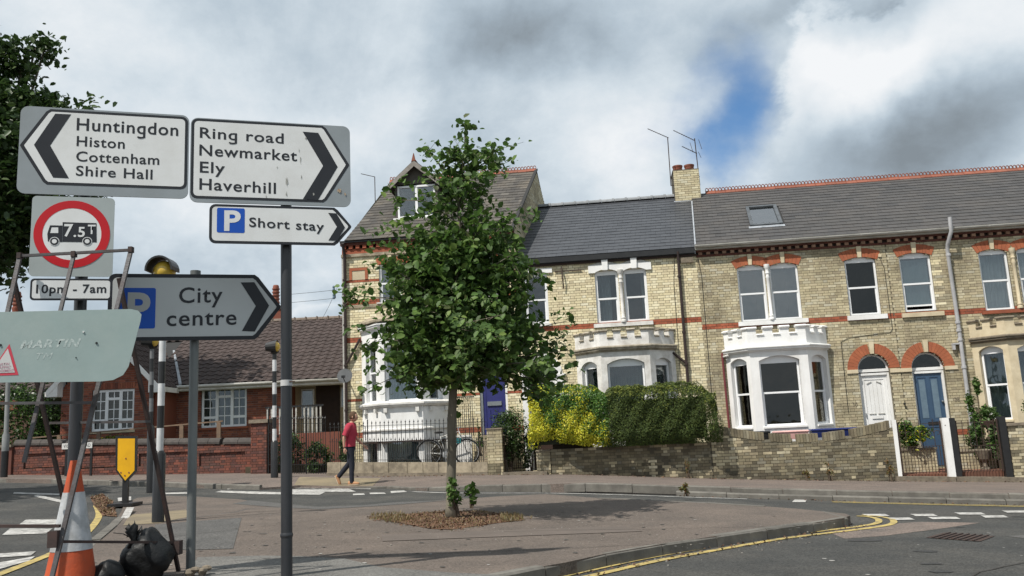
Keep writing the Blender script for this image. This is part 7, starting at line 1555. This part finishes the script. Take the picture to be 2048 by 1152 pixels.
# wires
for n_, (a, c, sag) in enumerate(((at(300, 590, 30), FM @ Vector((-10.62, -.1, 5.5)), .15), (at(300, 612, 30), FM @ Vector((-10.64, -.1, 5.25)), .12), (at(645, 636, 28), FM @ Vector((-10.55, -.1, 5.6)), .05))):
    pts = [a.lerp(c, i / 10) - Vector((0, 0, sag * 4 * (i / 10) * (1 - i / 10))) for i in range(11)]; o = MB().tube(pts, .006, 4).build('telephone_wire', M_['black']); tag(o, ('upper telephone wire running left from the corner bracket', 'lower telephone wire running left from the corner bracket', 'short slanting wire dropping from the corner bracket')[n_], 'wire')
q = G(1372, 990, .09); mp_ = shrub('wall_weed', 'little tuft of weeds growing on the kerb below the conifer hedge', 'weed', (0, 0, .12), (.12, .08, .14), 120, .05, dry, F=Matrix.Translation(q), seed=91, hollow=.2)

text(FM, '30', (3.83, 1.34), (3.96, 1.34), .11, M_['cap'], h30, y=-.012, name='house_number', bold=.0); text(FM, '28', (6.49, 1.34), (6.62, 1.34), .11, M_['cap'], h28, y=-.012, name='house_number', bold=.0)
# ------------------------------------------------------------------ street tree
bark = mat('smooth_grey_bark', (.17, .15, .115), (.09, .08, .062), 7, .9, .6, 30, stretch=(1, 1, .35), dirt=(.24, .22, .17), dscale=5, damt=.6)
lt_ = leafmat('street_tree_leaf', (.07, .13, .028), (.05, .10, .022), [(0, (.065, .125, .025)), (.28, (.045, .09, .02)), (.5, (.10, .165, .033)), (.75, (.06, .105, .028)), (.88, (.15, .21, .045)), (.95, (.09, .10, .03))], .32, .58, .35)
tb = G(903, 1035, .11); YT = tb.y
st_tree = thing('street_tree', 'young leafy street tree with slim grey trunk standing in the pavement pit', 'tree', tb)
def T_(px, py, dy=0.0): return at(px, py, YT + dy)
trunk_px = [(903, 1040), (903, 1010), (902, 960), (904, 900), (903, 850), (906, 790), (908, 740), (910, 680), (914, 610), (918, 540), (920, 470), (917, 410), (925, 350), (933, 295), (930, 255)]
trunk = [T_(*p) for p in trunk_px]; rad = [.095, .072, .062, .060, .058, .055, .05, .045, .038, .032, .026, .019, .013, .008, .004]
b = MB().tube(trunk, rad, 14); b.build('trunk', bark, st_tree, smooth=True)
rg = random.Random(12)
prof = [(800, 30, 40), (785, 120, 110), (760, 165, 150), (700, 172, 215), (650, 185, 225), (600, 175, 190), (560, 160, 165), (520, 150, 150), (480, 135, 130), (440, 118, 100), (400, 95, 75), (360, 74, 62), (320, 62, 74), (290, 40, 60), (262, 15, 12)]
def pw(y, s):
    for (y0, a0, b0), (y1, a1, b1) in zip(prof[:-1], prof[1:]):
        if y1 <= y <= y0: t = (y0 - y) / (y0 - y1); return (a0 + (a1 - a0) * t) if s < 0 else (b0 + (b1 - b0) * t)
    return 20
def tr_at(py):
    for p, q, A, B in zip(trunk_px[:-1], trunk_px[1:], trunk[:-1], trunk[1:]):
        if q[1] <= py <= p[1]: t = (p[1] - py) / max(1, p[1] - q[1]); return A.lerp(B, t)
    return trunk[-1]
mpp = YT / FPX * 1.02
tips = []; bl_ = MB(); nb = 92; axes = []
for i in range(nb):
    t = (i + rg.random()) / nb; py = 735 - (735 - 285) * t ** .92; a = i * 2.39996 + rg.uniform(-.4, .4); base = tr_at(min(py + 40 + 40 * (1 - t), 765))
    cx = math.cos(a); w_ = pw(py, cx) * mpp * (abs(cx) * 1.0 + (1 - abs(cx)) * .92) * rg.uniform(.62, 1.06); target = tr_at(py) + Vector((cx * w_, math.sin(a) * w_ * .9, rg.uniform(-.16, .10) - .10 * (1 - t)))
    mid = base.lerp(target, .5) + Vector((0, 0, .10 * (1 - t))); r0 = .020 * (1 - .7 * t)
    bl_.tube([base, base.lerp(mid, .6), mid, mid.lerp(target, .6), target], [r0, r0 * .75, r0 * .55, r0 * .4, .003], 6); axes.append((base, mid, target, t, w_))
# special sprays: lone branch to the right, wispy top, left tuft
for (sx, sy), (ex, ey), dy in (((960, 700), (1142, 640), -.3), ((980, 740), (1140, 700), -.2), ((930, 350), (1003, 322), 0), ((925, 330), (992, 300), .1), ((912, 380), (852, 300), 0), ((930, 300), (930, 250), 0), ((905, 470), (765, 462), -.3), ((900, 620), (702, 592), -.4), ((925, 480), (1058, 430), .1), ((900, 720), (732, 780), -.1), ((900, 700), (1080, 790), -.1), ((900, 420), (792, 400), 0), ((905, 640), (722, 700), -.2), ((940, 620), (1085, 560), 0), ((950, 660), (1110, 690), .2), ((915, 600), (715, 660), .2), ((915, 640), (1075, 780), .3), ((990, 760), (1065, 790), -.2)):
    a, c = T_(sx, sy), T_(ex, ey, dy); m_ = a.lerp(c, .5) + Vector((0, 0, .06)); bl_.tube([a, m_, c], [.012, .008, .003], 5); axes.append((a, m_, c, .8, (c - a).length))
bl_.build('branches', bark, st_tree, smooth=True, kind='stuff')
P = []; tw = MB()
for (a, m_, c, t, w_) in axes:
    nt_ = max(5, int(7 + 9 * min(1.5, w_) * (1.3 if t < .6 else .75))); sp = .06 + .17 * min(1, w_ + .2) * (1 - .4 * t)
    for j in range(nt_):
        s = rg.random() ** .5 if j > 1 else 1.0; p = a.lerp(m_, s * 2) if s < .5 else m_.lerp(c, s * 2 - 1); e_ = p + Vector((rg.gauss(0, 1), rg.gauss(0, 1), rg.gauss(-.1, .75))) * sp * (1 if j > 1 else .2)
        if rg.random() < .5: tw.tube([p, e_], [.004, .002], 3, caps=False)
        for q_ in range(int(rg.uniform(6, 13) * (1.0 if t < .6 else .5))): P.append(p.lerp(e_, rg.uniform(.35, 1.15)) + Vector((rg.gauss(0, 1), rg.gauss(0, 1), rg.gauss(0, .8))) * .052)
tw.build('twigs', bark, st_tree, kind='stuff')
for _ in range(620):                              # bunches filling the heart of the crown
    py = rg.uniform(500, 775); c = tr_at(min(py, 765)); a = rg.uniform(0, 6.28); r = pw(py, math.cos(a)) * mpp * math.sqrt(rg.uniform(.02, .5)); c = c + Vector((math.cos(a) * r, math.sin(a) * r, rg.gauss(0, .05)))
    for q_ in range(8): P.append(c + Vector((rg.gauss(0, 1), rg.gauss(0, 1), rg.gauss(0, .8))) * .06)
P = np.array([tuple(p) for p in P]); dd = np.linalg.norm(P - np.array(CAM), axis=1); order = np.argsort(dd); print('tree leaves', len(P))
leaves('foliage', P[order[300:]], .092, lt_, st_tree, .66, 5, kind='stuff', up=.25)
ms = []
for i in range(6):
    o_ = leaves('leaf', np.zeros((1, 3)), .082, lt_, None, .62, 40 + i, up=.3); ms.append(o_.data); bpy.data.objects.remove(o_)
for k, i in enumerate(order[:300]): piece(ms[k % 6], 'leaf', st_tree, P[i])
# tree pit: soil, dry grass, shoots at the foot
pit = [tuple(G(px, py, .11)[:2]) for px, py in ((742, 1036), (800, 1030), (870, 1024), (960, 1022), (1040, 1033), (1046, 1041), (1000, 1046), (900, 1060), (860, 1058), (790, 1045))]
sheet('tree_pit_soil', pit, lambda x, y: .114 + .004 * math.sin(x * 9) * math.sin(y * 7), soil, .18)
def blades(name, n, poly, h, m, seed, w_=.006, up0=.12, lie=.4):
    q = random.Random(seed); xs = [p[0] for p in poly]; ys = [p[1] for p in poly]; b = MB(); k = 0
    while k < n:
        x, y = q.uniform(min(xs), max(xs)), q.uniform(min(ys), max(ys))
        if not pip(x, y, poly): continue
        k += 1; z = H(x, y) + up0; a = q.uniform(0, 6.28); l = h * q.uniform(.4, 1.2); dx, dy = math.cos(a), math.sin(a); e = q.uniform(.1, lie) * l * 1.6
        b.face([(x - dy * w_, y + dx * w_, z), (x + dy * w_, y - dx * w_, z), (x + dx * e, y + dy * e, z + math.sqrt(max(1e-5, l * l - min(e, l * .98) ** 2)))])
    return b.build(name, m, None, fix=False, kind='stuff')
drygr = leafmat('dry_grass', (.22, .165, .08), (.16, .115, .06), [(0, (.23, .17, .08)), (.4, (.14, .09, .05)), (.7, (.18, .16, .06)), (.9, (.08, .11, .03))]); redlit = leafmat('reddish_leaf_litter', (.12, .065, .04), (.085, .05, .032), [(0, (.125, .065, .04)), (.5, (.08, .05, .034)), (.85, (.17, .12, .07))], .05, .85)
blades('dry_grass', 900, pit, .028, drygr, 3); edge = [(a + (a - tb.x) * .06, b_ + (b_ - tb.y) * .06) for a, b_ in pit]; blades('grass_tufts', 500, [tuple(G(px, py, .11)[:2]) for px, py in ((738, 1040), (742, 1030), (800, 1027), (830, 1040), (790, 1048))], .05, drygr, 4); blades('grass_tufts', 350, [tuple(G(px, py, .11)[:2]) for px, py in ((1000, 1030), (1045, 1033), (1048, 1043), (1005, 1046))], .06, drygr, 5)
def litter(name, n, poly, size, m, seed, up0=.125): 
    q = random.Random(seed); xs = [p[0] for p in poly]; ys = [p[1] for p in poly]; L_p = []
    while len(L_p) < n:
        x, y = q.uniform(min(xs), max(xs)), q.uniform(min(ys), max(ys))
        if pip(x, y, poly): L_p.append((x, y, H(x, y) + up0 + q.uniform(0, .012)))
    return leaves(name, np.array(L_p), size, m, None, .6, seed, up=1.4, kind='stuff')
litter('leaf_litter', 1300, pit, .03, redlit, 6, .115); cen = (sum(p[0] for p in pit) / len(pit), sum(p[1] for p in pit) / len(pit)); qz = random.Random(2); pit2 = [(cen[0] + (a - cen[0]) * qz.uniform(1.02, 1.2), cen[1] + (b_ - cen[1]) * qz.uniform(1.02, 1.25)) for a, b_ in dens(pit, .25)]; litter('leaf_litter', 420, pit2, .035, redlit, 7, .112); blades('dry_grass', 450, pit2, .03, drygr, 8, .006, .112)
shrub('basal_shoots', 'leafy green shoots sprouting at the foot of the street tree', 'shoots', (0, 0, .24), (.20, .16, .22), 150, .075, lm_s, F=Matrix.Translation(tb + Vector((.06, -.05, 0))), seed=51, hollow=.2, stems=6)
shrub('basal_shoots', 'taller upright leafy shoot right of the street tree trunk', 'shoots', (0, 0, .34), (.09, .09, .24), 60, .10, lm_s, F=Matrix.Translation(tb + Vector((.27, .05, 0))), seed=52, hollow=.1, stems=3)
# dirt and litter gathered by the kerbs
def strip(pts, wd): 
    pts = [Vector(p) for p in pts]; L1 = []; L2 = []
    for i, p in enumerate(pts):
        d = (pts[min(i + 1, len(pts) - 1)] - pts[max(i - 1, 0)]).normalized(); s = Vector((d.y, -d.x)) * wd; L1.append(tuple(p)); L2.append(tuple(p + s))
    return L1 + L2[::-1]
litter('gutter_litter', 220, strip(low, .28), .035, redlit, 61, .006); litter('gutter_litter', 160, strip(isl_front, .25), .035, redlit, 62, .006)
wl = [wallp(-9.5, 2.0), wallp(7, 2.0), wallp(7, 2.25), wallp(-9.5, 2.25)]; litter('leaf_litter', 380, wl, .045, redlit, 63, .118)
pebm = mat('loose_stone', (.30, .28, .25), (.2, .18, .16), 9, .9)
def pebbles(name, n, poly, r, m, seed, up0=.115):
    q = random.Random(seed); xs = [p[0] for p in poly]; ys = [p[1] for p in poly]; b = MB(); k = 0
    while k < n:
        x, y = q.uniform(min(xs), max(xs)), q.uniform(min(ys), max(ys))
        if not pip(x, y, poly): continue
        k += 1; s = r * q.uniform(.4, 1.5); b.ell((x, y, H(x, y) + up0), s, s * q.uniform(.7, 1.2), s * .5, 5, 3)
    return b.build(name, m, None, kind='stuff')
pebbles('loose_chippings', 160, [(-3, 6.5), (2, 7.5), (3.8, 10.3), (-3, 13)], .008, pebm, 71); pebbles('loose_chippings', 60, strip(isl_front, .5), .009, pebm, 72, .004)
# leafy mound in the left gutter
mp = [tuple(G(px, py, .05)[:2]) for px, py in ((180, 990), (205, 984), (226, 1000), (234, 1028), (205, 1026), (190, 1008))]; sheet('gutter_dirt', mp, .012, soil, .3); litter('leaf_litter', 520, mp, .045, redlit, 64, .016); blades('grass_tufts', 260, mp, .06, drygr, 65, .006, .012)
# ------------------------------------------------------------------ big trees on the left
lbig = leafmat('big_tree_leaf', (.035, .07, .018), (.025, .05, .014), [(0, (.035, .07, .018)), (.3, (.022, .045, .012)), (.6, (.05, .09, .022)), (.88, (.08, .12, .03))], .22, .5)
def bigtree(label, base, crownspec, n, size, seed, trunk_top, r0=.35):
    q = random.Random(seed); t = thing('broadleaf_tree', label, 'tree', base); b = MB(); P = []
    top = Vector(trunk_top); b.tube([Vector(base) - Vector((0, 0, .3)), Vector(base).lerp(top, .4) + Vector((.1, 0, 0)), top], [r0, r0 * .75, r0 * .35], 12); b.build('trunk', bark, t, smooth=True); lb = MB()
    for c, r, wt in crownspec:
        c = Vector(c); k = int(n * wt); st = Vector(base).lerp(top, .75); m_ = st.lerp(c, .5) + Vector((0, 0, .3)); lb.tube([st, m_, c], [r0 * .3, r0 * .17, .03], 7); cl = []
        for i in range(max(6, k // 45)):
            v = Vector((q.gauss(0, 1), q.gauss(0, 1), q.gauss(0, 1))).normalized() * q.uniform(.45, 1.0); e = c + Vector((v.x * r[0], v.y * r[1], v.z * r[2])); cl.append(e)
            if i % 3 == 0: lb.tube([c, c.lerp(e, .6) + Vector((0, 0, -.05)), e], [.05, .025, .008], 5)
        for i in range(k): e = cl[i % len(cl)]; P.append(tuple(e + Vector((q.gauss(0, .28), q.gauss(0, .28), q.gauss(0, .22)))))
    lb.build('limbs', bark, t, smooth=True, kind='stuff'); leaves('crown', np.array(P), size, lbig, t, .55, seed, kind='stuff'); return t
A_ = lambda px, py, Y=25: tuple(at(px, py, Y)); gb0 = G(-70, 940, .1); YB_ = 25
base = at(-60, 940, 27); base = (base.x, base.y, H(base.x, base.y))
bigtree('large dark broadleaf tree rising behind the left road sign', base, [(A_(-40, 330), (2.6, 2.4, 2.4), .26), (A_(30, 260), (1.2, 1.6, 1.2), .13), (A_(88, 205), (.42, .5, .38), .026), (A_(30, 400), (1.7, 1.8, 1.4), .16), (A_(-20, 500), (1.1, 1.5, 1.0), .12), (A_(95, 430), (.6, 1.0, .7), .035), (A_(120, 310), (.6, .9, .8), .045), (A_(70, 100), (.42, .4, .22), .010), (A_(15, 110), (.5, .5, .45), .018), (A_(45, 140), (.35, .35, .3), .008), (A_(88, 102), (.2, .2, .14), .004), (A_(-40, 180), (1.4, 1.4, 1.2), .10), (A_(190, 380), (.40, .4, .2), .010), (A_(172, 214), (.22, .3, .06), .0022)], 21000, .21, 7, A_(-50, 480, 27))
bigtree('tall tree out of view casting dappled shade over the left road', (-15.5, 16.5, .45), [((-15.5, 16.5, 7.5), (2.6, 2.6, 2.2), .6), ((-14.2, 15.8, 6.2), (1.8, 1.8, 1.3), .4)], 2600, .4, 8, (-15.5, 16.5, 6.0))
shrub('garden_bush', 'big green bush behind the wall at the far left', 'bush', (-16.4, 28.0, 2.1), (1.55, 1.0, 1.35), 5200, .13, lm_s, F=I4, seed=21, m2=lm_d, f2=.4)
shrub('garden_bush', 'yellowish low shrub on top of the bungalow garden bed', 'bush', (-13.0, 26.9, 1.30), (1.1, .4, .28), 700, .09, lm_s, F=I4, seed=22, m2=lm_y, f2=.3)
shrub('garden_bush', 'dark ivy bush behind the iron railings left of the gate', 'bush', (-6.7, 24.6, .75), (.55, .35, .6), 1500, .09, lm_d, F=I4, seed=23, m2=lm_s, f2=.35)
shrub('garden_bush', 'leafy bush behind the iron railings next to the tall house', 'bush', (-5.75, 24.3, .6), (.40, .3, .5), 1000, .10, lm_s, F=I4, seed=24, m2=lm_d, f2=.4)
# ------------------------------------------------------------------ bicycle behind the railings
by = thing('bicycle', 'pale framed bicycle with silver mudguards leaning behind the spiked railings', 'bicycle', (-7.0, .42, .28), FW)
silver = mat('mudguard_silver', (.62, .63, .63), (.55, .55, .55), 4, .3, 0, 30, 0, .5, metal=.5); bwht = mat('pale_bike_frame', (.55, .55, .52), (.45, .45, .43), 4, .4); rub_ = mat('tyre_rubber', (.015, .015, .015)); teal = mat('teal_plastic', (.02, .16, .18))
cw = [Vector((-7.62, .40, .64)), Vector((-6.60, .40, .62))]; RW = .335
for c in cw:
    wv_ = bpy.data.objects.new('wheel', None); col.objects.link(wv_); wv_.parent = by; WM[wv_.name] = WM[by.name]; n = 28
    pts = [c + Vector((RW * math.cos(2 * math.pi * i / n), 0, RW * math.sin(2 * math.pi * i / n))) for i in range(n + 1)]; MB(FW).tube(pts, .018, 6, caps=False).build('tyre', rub_, wv_, smooth=True)
    pts = [c + Vector(((RW - .025) * math.cos(2 * math.pi * i / n), 0, (RW - .025) * math.sin(2 * math.pi * i / n))) for i in range(n + 1)]; MB(FW).tube(pts, .009, 5, caps=False).build('rim', silver, wv_, smooth=True)
    for i in range(14): a = 2 * math.pi * i / 14; MB(FW).tube([c, c + Vector(((RW - .02) * math.cos(a), 0, (RW - .02) * math.sin(a)))], .0025, 3, caps=False).build('spoke', silver, wv_)
    pts = [c + Vector(((RW + .03) * math.cos(a), 0, (RW + .03) * math.sin(a))) for a in [R(-5 + 170 * i / 12) for i in range(13)]]; g = MB(FW)
    for p, q_ in zip(pts[:-1], pts[1:]): g.hexa([p + Vector((0, -.025, 0)), p + Vector((0, .025, 0)), q_ + Vector((0, .025, 0)), q_ + Vector((0, -.025, 0)), p + Vector((0, -.025, .008)), p + Vector((0, .025, .008)), q_ + Vector((0, .025, .008)), q_ + Vector((0, -.025, .008))])
    g.build('mudguard', silver, by)
rw, fw_ = cw; bb = Vector((-7.18, .40, .58)); sd2 = Vector((-7.33, .40, 1.12)); hd2 = Vector((-6.80, .40, 1.17)); hd1 = Vector((-6.75, .40, 1.02))
for a, c in ((bb, sd2), (bb, hd1), (sd2 - Vector((-.02, 0, .08)), hd2), (hd2, hd1), (rw, bb), (rw, sd2 - Vector((-.03, 0, .12))), (hd1, fw_)): MB(FW).tube([a, c], .014, 7).build('frame_tube', bwht, by, smooth=True)
MB(FW).tube([hd2, hd2 + Vector((-.02, 0, .10))], .012, 6).tube([hd2 + Vector((-.02, -.24, .10)), hd2 + Vector((.05, -.1, .12)), hd2 + Vector((.05, .1, .12)), hd2 + Vector((-.02, .24, .10))], .011, 6).build('handlebar', silver, by)
MB(FW).ell(sd2 + Vector((-.02, 0, .05)), .13, .07, .03, 10, 6).build('saddle', rub_, by, smooth=True); MB(FW).lathe(bb + Vector((0, -.03, 0)), [(.09, 0), (.09, .008)], 16, (0, 1, 0)).build('chainring', silver, by); MB(FW).tube([bb + Vector((0, -.05, 0)), bb + Vector((.12, -.05, -.12))], .008, 5).build('crank', silver, by)
MB(FW).box(-6.86, -6.74, .3, .38, .86, 1.0).build('bag', teal, by)
# ------------------------------------------------------------------ the walker
def skin(name, pts, edges, rad, m, root, sub=2, loc=None, rootv=0):
    me = bpy.data.meshes.new(name); me.from_pydata([tuple(p) for p in pts], edges, []); o = bpy.data.objects.new(name, me); col.objects.link(o)
    md = o.modifiers.new('s', 'SKIN'); md.use_smooth_shade = True; md.branch_smoothing = .6
    for i, sv in enumerate(me.skin_vertices[0].data): sv.radius = (rad[i], rad[i]) if not isinstance(rad[i], tuple) else rad[i]; sv.use_root = (i == rootv)
    ms_ = o.modifiers.new('b', 'SUBSURF'); ms_.levels = sub; ms_.render_levels = sub; dg = bpy.context.evaluated_depsgraph_get(); m2 = bpy.data.meshes.new_from_object(o.evaluated_get(dg)); bpy.data.objects.remove(o)
    m2.materials.clear(); m2.materials.append(m); m2.shade_smooth(); T = WM[root.name].inverted() @ loc
    for v in m2.vertices: v.co = T @ v.co
    ob = bpy.data.objects.new(name, m2); col.objects.link(ob); ob.parent = root; WM[ob.name] = WM[root.name]; return ob
gpn = at(703, 967, 20.4); PF = Matrix.Translation((gpn.x, gpn.y, H(gpn.x, gpn.y) + farup(gpn.x, gpn.y) + .0)) @ Matrix.Rotation(R(-4), 4, 'Z')   # x = walking direction
mn = thing('person', 'man in crimson t-shirt and dark jeans walking right along the pavement', 'person', (0, 0, 0), PF)
skm = mat('skin', (.48, .27, .19), (.42, .23, .16), 4, .55, 0, 30, 0, .4); shirt = mat('crimson_cotton', (.38, .038, .065), (.31, .03, .052), 9, .85, .3, 30); jean = mat('dark_jeans', (.022, .024, .035), (.014, .016, .024), 12, .85, .3, 50); shoe = mat('tan_shoe', (.42, .22, .11), (.34, .18, .09), 6, .6); hair = mat('short_brown_hair', (.10, .055, .03), (.06, .035, .02), 30, .8, .4, 60)
V_ = lambda *a: Vector(a)
hip, wa, ch_, nk, hdp = V_(-.02, 0, .92), V_(.0, 0, 1.08), V_(.01, 0, 1.30), V_(.025, 0, 1.455), V_(.06, 0, 1.585)
fl = [V_(.0, -.09, .90), V_(.04, -.095, .50), V_(.03, -.09, .09)]; bl2 = [V_(-.02, .09, .90), V_(-.06, .09, .52), V_(-.34, .09, .21)]
shn, shf = V_(-.01, -.175, 1.37), V_(.02, .175, 1.37); en, wn = V_(-.11, -.225, 1.11), V_(-.10, -.225, .875); ef, wf_ = V_(.06, .225, 1.10), V_(.24, .21, .93)
pts = [hip, wa, ch_, nk, V_(.04, 0, 1.50), shn, en, wn, shf, ef, wf_, *fl, *bl2]; ed = [(0, 1), (1, 2), (2, 3), (3, 4), (2, 5), (5, 6), (6, 7), (2, 8), (8, 9), (9, 10), (0, 11), (11, 12), (12, 13), (0, 14), (14, 15), (15, 16)]
rd = [.085, .08, .085, .06, .055, .045, .038, .027, .045, .038, .027, .06, .045, .034, .06, .045, .034]
body = skin('body', pts, ed, rd, skm, mn, 2, PF)
# hands: palm and five bent fingers each
def hand(w, d, s):
    d = d.normalized(); side = V_(0, 1, 0) * s; pl = w + d * .055; P_ = [w, w + d * .045, w + d * .085]; E_ = [(0, 1), (1, 2)]; Rr = [.024, (.018, .036), (.014, .034)]
    fwd = V_(1, 0, 0)
    for k, l in enumerate((.062, .072, .067, .05)):
        b0 = w + d * .085 + fwd * (.026 - .0175 * k); i = len(P_); P_ += [b0, b0 + d * l * .5 + fwd * .006 - side * .004, b0 + d * l * .9 + fwd * .014 - side * .016]; E_ += [(2, i), (i, i + 1), (i + 1, i + 2)]; Rr += [.0095, .0085, .007]
    i = len(P_); P_ += [w + d * .035 + fwd * .036, w + d * .07 + fwd * .052, w + d * .095 + fwd * .05]; E_ += [(1, i), (i, i + 1), (i + 1, i + 2)]; Rr += [.012, .010, .008]; return skin('hand', P_, E_, Rr, skm, mn, 1, PF)
hand(wn, V_(.05, 0, -1), -1); hand(wf_, V_(.6, 0, -.8), 1)
# head
hb = MB(PF); hc = V_(.075, 0, 1.60)
hb.ell(hc, .098, .076, .118, 26, 18)
for i, v in enumerate(hb.v):
    d = v - hc
    if d.z < -.02 and d.x > 0: d.x *= 1 + .12 * min(1, -d.z / .08); d.y *= 1 - .25 * min(1, -d.z / .1)
    if d.x > .05 and abs(d.y) < .022 and -.045 < d.z < .02: d.x += .020 * (1 - abs(d.y) / .022) * (1 - abs(d.z + .02) / .035 if abs(d.z + .02) < .035 else 0)
    if d.x > .05 and abs(abs(d.y) - .03) < .015 and abs(d.z - .005) < .014: d.x -= .006
    hb.v[i] = hc + d
hb.build('head', skm, mn, smooth=True)
for s_ in (-1, 1):
    MB(PF).ell(hc + V_(.086, .030 * s_, .008), .009, .012, .008, 10, 6).build('eye', mat('eye_white', (.5, .48, .45)), mn, smooth=True); MB(PF).ell(hc + V_(-.008, .077 * s_, -.005), .018, .010, .030, 10, 8).build('ear', skm, mn, smooth=True)
    MB(PF).ell(hc + V_(.088, .030 * s_, .026), .008, .017, .004, 8, 5).build('eyebrow', hair, mn, smooth=True)
MB(PF).ell(hc + V_(.092, 0, -.060), .008, .022, .006, 10, 6).build('mouth', mat('lip', (.36, .13, .11)), mn, smooth=True)
hr_ = MB(PF); hr_.ell(hc + V_(-.012, 0, .018), .106, .084, .118, 26, 18)
for i, v in enumerate(hr_.v):
    d = v - hc
    if d.x > .05 and d.z < .06: hr_.v[i] = hc + V_(.05, d.y * .9, d.z)
    if d.z < -.05: hr_.v[i] = hc + V_(min(d.x, -.02) * .8, d.y * .85, -.05)
hr_.build('hair', hair, mn, smooth=True)
# clothes
def loft(b, rings, n=20):
    i0 = len(b.v)
    for c, rx, ry in rings:
        for j in range(n): t = 2 * math.pi * j / n; b.v.append(c + Vector((rx * math.cos(t), ry * math.sin(t), 0)))
    for k in range(len(rings) - 1):
        for j in range(n): j2 = (j + 1) % n; b.f.append((i0 + k * n + j, i0 + k * n + j2, i0 + (k + 1) * n + j2, i0 + (k + 1) * n + j)); b.r.append(.5)
    return b
b = loft(MB(PF), [(V_(-.015, 0, .90), .128, .178), (V_(-.01, 0, .98), .122, .172), (V_(.0, 0, 1.08), .116, .165), (V_(.01, 0, 1.20), .124, .178), (V_(.01, 0, 1.30), .128, .190), (V_(.005, 0, 1.38), .115, .185), (V_(.01, 0, 1.43), .085, .13), (V_(.02, 0, 1.465), .062, .068)])
for sh_, el, s_ in ((shn, en, -1), (shf, ef, 1)): b.tube([sh_ + V_(.005, -s_ * .07, .01), sh_ + V_(0, s_ * .01, -.01), sh_.lerp(el, .45), sh_.lerp(el, .82)], [.085, .078, .068, .066], 14, caps=False)
for i, v in enumerate(b.v): b.v[i] = v + Vector((.006 * math.sin(v.z * 60 + v.y * 20), .004 * math.sin(v.z * 48 + v.x * 30), 0))
b.build('t_shirt', shirt, mn, smooth=True)
b = loft(MB(PF), [(V_(-.015, 0, .76), .09, .15), (V_(-.015, 0, .84), .115, .168), (V_(-.015, 0, .92), .115, .165), (V_(-.015, 0, .97), .11, .16)])
for (h_, k_, a_) in ((V_(-.0, -.085, .86), fl[1], fl[2] + V_(0, 0, -.03)), (V_(-.03, .085, .86), bl2[1], bl2[2] + V_(.0, 0, -.01))): b.tube([h_, h_.lerp(k_, .5), k_, k_.lerp(a_, .5), a_], [.095, .082, .066, .058, .052], 14, caps=False)
for i, v in enumerate(b.v): b.v[i] = v + Vector((.005 * math.sin(v.z * 70 + v.y * 30), .003 * math.sin(v.z * 55), 0))
b.build('jeans', jean, mn, smooth=True)
def shoe_(a, d, up_):
    """a low shoe: rounded upper over a thin sole; a is the ankle end, d points to the toe"""
    d = d.normalized(); up_ = (up_ - d * up_.dot(d)).normalized(); s_ = d.cross(up_); b = MB(PF); n = 12; i0 = 0; st_ = [(-.075, .030, .055), (-.05, .038, .07), (.0, .040, .072), (.06, .042, .056), (.12, .046, .044), (.165, .040, .034), (.195, .018, .018)]
    for x_, w_, h_ in st_:
        c = a + d * x_
        for j in range(n):
            t = 2 * math.pi * j / n; b.v.append(c + s_ * w_ * math.cos(t) + up_ * (max(-.012, h_ * math.sin(t)) if math.sin(t) < 0 else h_ * math.sin(t)))
    for k in range(len(st_) - 1):
        for j in range(n): j2 = (j + 1) % n; b.f.append((k * n + j, k * n + j2, (k + 1) * n + j2, (k + 1) * n + j)); b.r.append(.5)
    b.f.append(tuple(range(n))); b.r.append(.5); o = b.build('shoe', shoe, mn, smooth=True)
    q = MB(PF); q.prism([a + d * x_ + s_ * w_ - up_ * .012 for x_, w_, _ in st_] + [a + d * x_ - s_ * w_ - up_ * .012 for x_, w_, _ in st_[::-1]], -up_ * .018); q.build('sole', mat('pale_sole', (.45, .36, .27)), o)
shoe_(V_(.02, -.09, .035), V_(1, 0, 0), V_(0, 0, 1)); shoe_(V_(-.37, .09, .17), V_(.42, 0, -1), V_(1, 0, .4))
